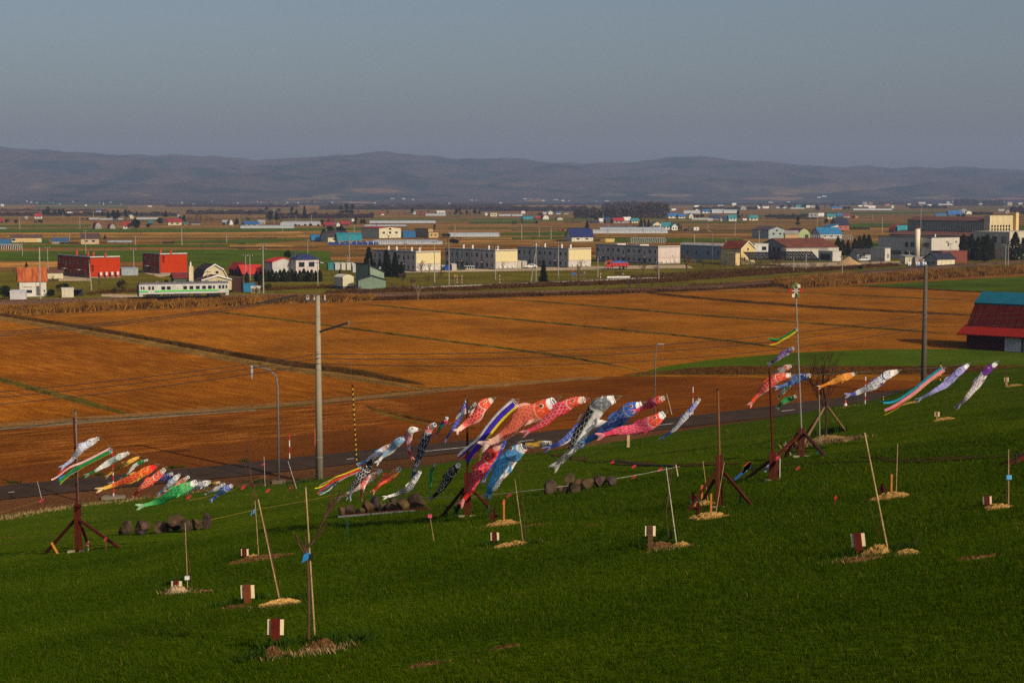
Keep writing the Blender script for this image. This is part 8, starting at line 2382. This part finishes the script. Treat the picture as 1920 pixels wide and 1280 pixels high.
post(199, 1032, 1006, 'short stake with pink ribbon at the right leg of the leftmost stand', (0.12, 0.05, 0.03), 0.02, tape=(0.62, 0.05, 0.08))
post(108, 1037, 1014, 'yellow orange stake leaning before the leftmost stand', (0.6, 0.24, 0.04), 0.025, tilt=-28)
post(1564, 948, 928, 'dark stake with red ribbon on the open grass at right', (0.1, 0.03, 0.02), 0.025, tilt=10, tape=(0.6, 0.04, 0.04))
post(547, 922, 908, 'short stake with pink ribbon below the concrete pole', (0.1, 0.03, 0.02), 0.03, tape=(0.62, 0.06, 0.1))
post(1178, 838, 815, 'pale wooden board post below the crimson carp', (0.5, 0.36, 0.18), 0.1, name='wooden_post')
# loose pink ribbons on the yellow cord
def rag(px, py, label, col=(0.62, 0.05, 0.09)):
    A = hillpt(px, py + 6)
    p = at(px, py, A.y)
    kk = A.y / F
    t = thing('marker_ribbon', label, 'ribbon', p, 0, 'pink marker ribbons')
    obj('tail', MB().beam((0, 0, 0), (-7 * kk, 0, -6 * kk), 0.03, 4 * kk), cloth(col), t)
    obj('knot', MB().box(-1.2 * kk, -1.2 * kk, -1.2 * kk, 1.2 * kk, 1.2 * kk, 1.2 * kk), cloth(col), t)
for px, py, lab in [(459, 911, 'pink ribbon right of the blue and white carp'), (357, 929, 'pink ribbon right of the big green carp tail'), (505, 917, 'pink ribbon below the street light foot'), (80, 936, 'pink ribbon on the yellow cord far left'), (495, 869, 'pink ribbon on the pale post by the street light'), (1152, 863, 'red ribbon on the white rope left of the rocks end'), (1192, 871, 'red ribbon on the dark hose'), (1241, 877, 'red ribbon near the end of the white rope'), (1191, 892, 'red ribbon hanging under the white rope'), (957, 926, 'red ribbon under the white rope left of the rocks'), (1499, 875, 'red ribbon right of the left tall pole stand'), (989, 842, 'small orange ribbon by the golden carp')]:
    rag(px, py, lab)
# cords at ground level
def cord(pts, label, col, r=0.012, hgt=0.35):
    ps = []
    for (x, y) in pts:
        A = hillpt(x, y + 12)
        ps.append(at(x, y, A.y))
    rope(ps, label, mat(col, 0.8), r, 'cord', 'cords along the slope', 'cord')
cord([(-40, 1011), (0, 1008), (150, 1000), (300, 987), (395, 974), (480, 955), (570, 939), (640, 924)], 'yellow cord running low across the left slope', (0.36, 0.23, 0.04), 0.006)
cord([(-20, 967), (0, 961), (80, 937), (150, 944), (260, 945), (355, 938), (430, 921), (498, 891), (530, 896), (600, 901)], 'yellow cord along the roadside grass edge', (0.36, 0.23, 0.04), 0.011)
cord([(640, 922), (700, 930), (790, 932), (880, 931)], 'pale cord behind the rocks left of the centre stand', (0.4, 0.36, 0.2), 0.011)
cord([(878, 932), (960, 923), (1020, 916), (1130, 901), (1200, 889), (1275, 874)], 'white rope stretched from the centre stand past the rocks', (0.5, 0.5, 0.48), 0.0055)
cord([(1150, 863), (1200, 871), (1270, 873)], 'dark hose lying above the white rope', (0.10, 0.09, 0.09), 0.03)

# rocks: each its own faceted stone
def rock(px, yb, wpx, hpx, label, group, col=(0.13, 0.085, 0.055), seed=0):
    A = hillpt(px, yb)
    k = A.y / F
    rs = random.Random(seed)
    rx, rz = wpx * k / 2 * 1.25, hpx * k * 1.4
    mb = MB()
    nlat, nlon = 5, 7
    cuts = [(Vector((rs.gauss(0, 1), rs.gauss(0, 1), rs.gauss(0, 0.8))).normalized(), rs.uniform(0.45, 0.75)) for _ in range(13)]
    for i in range(nlat + 1):
        th = math.pi * i / nlat
        for j in range(nlon):
            ph = 2 * math.pi * (j + 0.5 * (i % 2)) / nlon
            d = Vector((math.sin(th) * math.cos(ph), math.sin(th) * math.sin(ph), math.cos(th)))
            q = d * (1 + rs.uniform(-0.06, 0.06))
            for nn, c in cuts:
                o_ = q.dot(nn) - c
                if o_ > 0:
                    q = q - nn * o_
            mb.v.append((q.x * rx * 1.15, q.y * rx * 1.0, (q.z * 0.62 + 0.42) * rz))
    for i in range(nlat):
        for j in range(nlon):
            a, b = i * nlon + j, i * nlon + (j + 1) % nlon
            c, d_ = a + nlon, b + nlon
            if i % 2 == 0:
                mb.tri_idx = None
                mb.f += [(a, c, b), (b, c, d_)]
            else:
                mb.f += [(a, c, d_), (a, d_, b)]
    m = mat(col, 0.95, 0.45, 3.0)
    o = obj('rock', mb, m, None, A, rs.uniform(0, 6))
    return tag(o, label, 'rock', group)
RL, RM, RR_ = 'rocks beside the leftmost stand', 'rocks left of the centre stand', 'rocks right of the sky blue carp'
ROCKS = [(238, 1001, 26, 20, RL), (267, 1000, 34, 22, RL), (264, 1002, 18, 6, RL), (304, 998, 32, 22, RL), (330, 996, 36, 26, RL), (350, 996, 28, 20, RL), (370, 993, 24, 18, RL), (386, 991, 16, 25, RL), (226, 1002, 12, 10, RL),
         (642, 968, 18, 15, RM), (656, 966, 22, 18, RM), (677, 965, 18, 12, RM), (690, 962, 24, 20, RM), (703, 959, 22, 26, RM), (717, 959, 18, 15, RM), (732, 958, 22, 12, RM), (738, 952, 20, 18, RM), (758, 957, 30, 19, RM), (779, 954, 34, 28, RM),
         (1032, 926, 30, 22, RR_), (1049, 923, 13, 14, RR_), (1059, 926, 14, 11, RR_), (1069, 917, 22, 21, RR_), (1083, 915, 14, 14, RR_), (1078, 924, 28, 17, RR_), (1102, 917, 28, 18, RR_), (1125, 914, 22, 18, RR_), (1147, 912, 24, 15, RR_)]
for i, (px, yb, w_, h_, g) in enumerate(ROCKS):
    same = sorted([r_ for r_ in ROCKS if r_[4] == g], key=lambda r_: r_[0])
    kx = same.index((px, yb, w_, h_, g))
    size = 'large' if w_ >= 28 else ('small' if w_ < 17 else 'middling')
    rock(px, yb, w_, h_, f'{size} brown grey rock, {ORD[kx]} of the {g}', g, (0.075 + 0.02 * math.sin(i * 2.3), 0.05 + 0.012 * math.sin(i * 2.3 + 0.4), 0.032 + 0.007 * math.sin(i)), 100 + i)
A, B = hillpt(645, 969), hillpt(804, 955)
t = thing('edging_plank', 'long dark red plank with silver edge before the rocks', 'plank', A)
obj('board', MB().beam((0, 0, 0.05), tuple(B - A + Vector((0, 0, 0.05))), 0.10, 0.08), mat((0.13, 0.025, 0.018), 0.6), t)
obj('metal_edge', MB().beam((-0.2, -0.08, 0.03), tuple(B - A + Vector((0.1, -0.08, 0.03))), 0.02, 0.06), mat((0.4, 0.4, 0.38), 0.5, metal=0.3), t)

# bare tree with its props on the right
P = hillpt(1548, 817)
mb = bare_tree(77, 0.34, 7, 6, 0.45, 0.011)
meb = mb.mesh('crown')
meb.materials.append(mat((0.055, 0.03, 0.02), 0.9, 0.3, 3.0))
TREES[('dense', 0)] = meb
TN['dense'] = TN['bare']
tr = tree('dense', 1548, 817, 215, 0.95, P=P, label='leafless young tree with wooden props beside the tall pole stand', group='trees on the slope')
kk = P.y / F
t = thing('tree_props', 'three wooden props supporting the bare tree', 'tree prop', P)
for (x, y) in ((1500, 842), (1586, 808), (1512, 812)):
    q = hillpt(x, y) - P
    obj('prop', MB().tube([tuple(q), tuple(Vector((0, 0, 55 * kk)) + q * 0.08)], 0.05, 6), BAMD, t)
bamboo((1537, 832), (1536, 740), 'grey weathered stake in front of the bare tree', 0.035, mat((0.25, 0.22, 0.18), 0.8))
bamboo((1483, 853), (1472, 828), 'short pale rod leaning at the tall pole stand', 0.02, mat((0.45, 0.42, 0.36), 0.8))
bamboo((1490, 857), (1486, 834), 'second pale rod leaning at the tall pole stand', 0.02, mat((0.45, 0.42, 0.36), 0.8))
# a strut of a further stand reaching in at the right edge
A = hillpt(1884, 874)
t = thing('pole_stand', 'dark strut of another pole stand at the right edge', 'pole stand', A)
obj('leg', MB().beam((0, 0, 0), tuple(at(1960, 835, A.y + 0.5) - A), 0.12), MAR, t)
post(1905, 872, 850, 'dark green peg at the right edge strut', (0.012, 0.03, 0.02), 0.035)
# weeds at the foot of the saplings and along the road edge
def weeds(spots, label, m, seed):
    rs = np.random.RandomState(seed)
    V = []
    for (px, py, wpx, hpx, n) in spots:
        A = hillpt(px, py)
        k = A.y / F
        x = A.x + rs.normal(0, wpx * k / 3, n); y = A.y + rs.normal(0, wpx * k / 4, n)
        z = np.maximum(hz_np(x, y), 0)
        h = hpx * k * rs.uniform(0.4, 1.2, n)
        w = h * 0.16
        a = rs.uniform(0, 6.28, n)
        T = np.empty((n, 3, 3))
        T[:, 0] = np.stack([x - np.cos(a) * w, y - np.sin(a) * w, z], 1)
        T[:, 1] = np.stack([x + np.cos(a) * w, y + np.sin(a) * w, z], 1)
        T[:, 2] = np.stack([x + rs.normal(0, 0.5, n) * h, y + rs.normal(0, 0.5, n) * h, z + h], 1)
        V.append(T.reshape(-1, 3))
    V = np.concatenate(V)
    o = kind(obj('weeds', npmesh('weeds', V, np.arange(len(V)).reshape(-1, 3)), m), 'stuff')
GW = leafmat((0.016, 0.042, 0.004), (0.05, 0.095, 0.01), 0.3)
SW = leafmat((0.12, 0.07, 0.03), (0.46, 0.32, 0.15), 0.2)
weeds([(520, 1215, 70, 20, 260), (480, 1235, 70, 18, 200), (660, 1205, 60, 22, 260), (620, 1200, 60, 18, 200), (430, 1136, 60, 14, 200), (470, 1125, 40, 16, 160), (560, 1122, 70, 12, 200), (1240, 1010, 40, 18, 260), (1225, 1020, 50, 14, 200), (1690, 1030, 60, 14, 260), (1580, 1042, 60, 12, 200), (330, 1095, 26, 14, 120), (450, 1044, 40, 10, 120), (915, 1022, 30, 10, 140), (1000, 1018, 50, 8, 140), (1850, 946, 30, 10, 100), (1560, 812, 40, 14, 200), (1530, 822, 50, 8, 200),
       (25, 906, 30, 6, 90), (110, 898, 18, 8, 60), (133, 895, 14, 8, 60), (158, 896, 20, 5, 60), (186, 891, 14, 7, 60), (325, 878, 14, 7, 70), (340, 877, 12, 6, 50), (460, 866, 14, 8, 60), (235, 900, 50, 5, 80), (430, 918, 50, 8, 140), (560, 905, 60, 8, 180), (480, 905, 40, 8, 120)], '', GW, 5)
weeds([(942, 984, 84, 3, 300), (1326, 971, 88, 3, 300), (1316, 947, 66, 3, 200), (1670, 933, 92, 3, 300), (1645, 1036, 70, 4, 200), (1275, 1024, 44, 4, 120), (960, 1022, 80, 4, 200), (512, 1232, 60, 10, 200), (600, 1222, 90, 12, 420), (520, 1136, 80, 7, 220), (332, 1110, 46, 9, 200), (380, 1110, 40, 6, 90), (1545, 830, 100, 8, 420), (1590, 825, 50, 8, 160), (1505, 832, 40, 7, 140), (1600, 1050, 80, 7, 180), (1250, 1030, 60, 7, 120), (1700, 1040, 40, 6, 100), (230, 940, 120, 6, 220), (60, 962, 140, 7, 260), (350, 925, 140, 6, 200), (20, 972, 60, 7, 120), (150, 948, 100, 6, 160), (1110, 836, 60, 4, 90), (1600, 762, 60, 4, 70)], '', SW, 6)

BL = leafmat((0.024, 0.052, 0.0012), (0.070, 0.118, 0.003), 0.35)
V0 = grass_blades(14000, 10, 120, 0.045, 0.006, 9)
kind(obj('dry_grass', npmesh('dry_grass', V0, np.arange(len(V0)).reshape(-1, 3)), leafmat((0.09, 0.075, 0.012), (0.22, 0.17, 0.04), 0.3)), 'stuff')
V = np.concatenate([grass_blades(560000, 10, 60, 0.04, 0.0058, 1), grass_blades(240000, 55, 230, 0.055, 0.011, 2)])
kind(obj('grass', npmesh('grass', V, np.arange(len(V)).reshape(-1, 3)), BL), 'stuff')
finish_labels()
for o in bpy.data.objects:
    if 'dims' in o.keys():
        del o['dims']
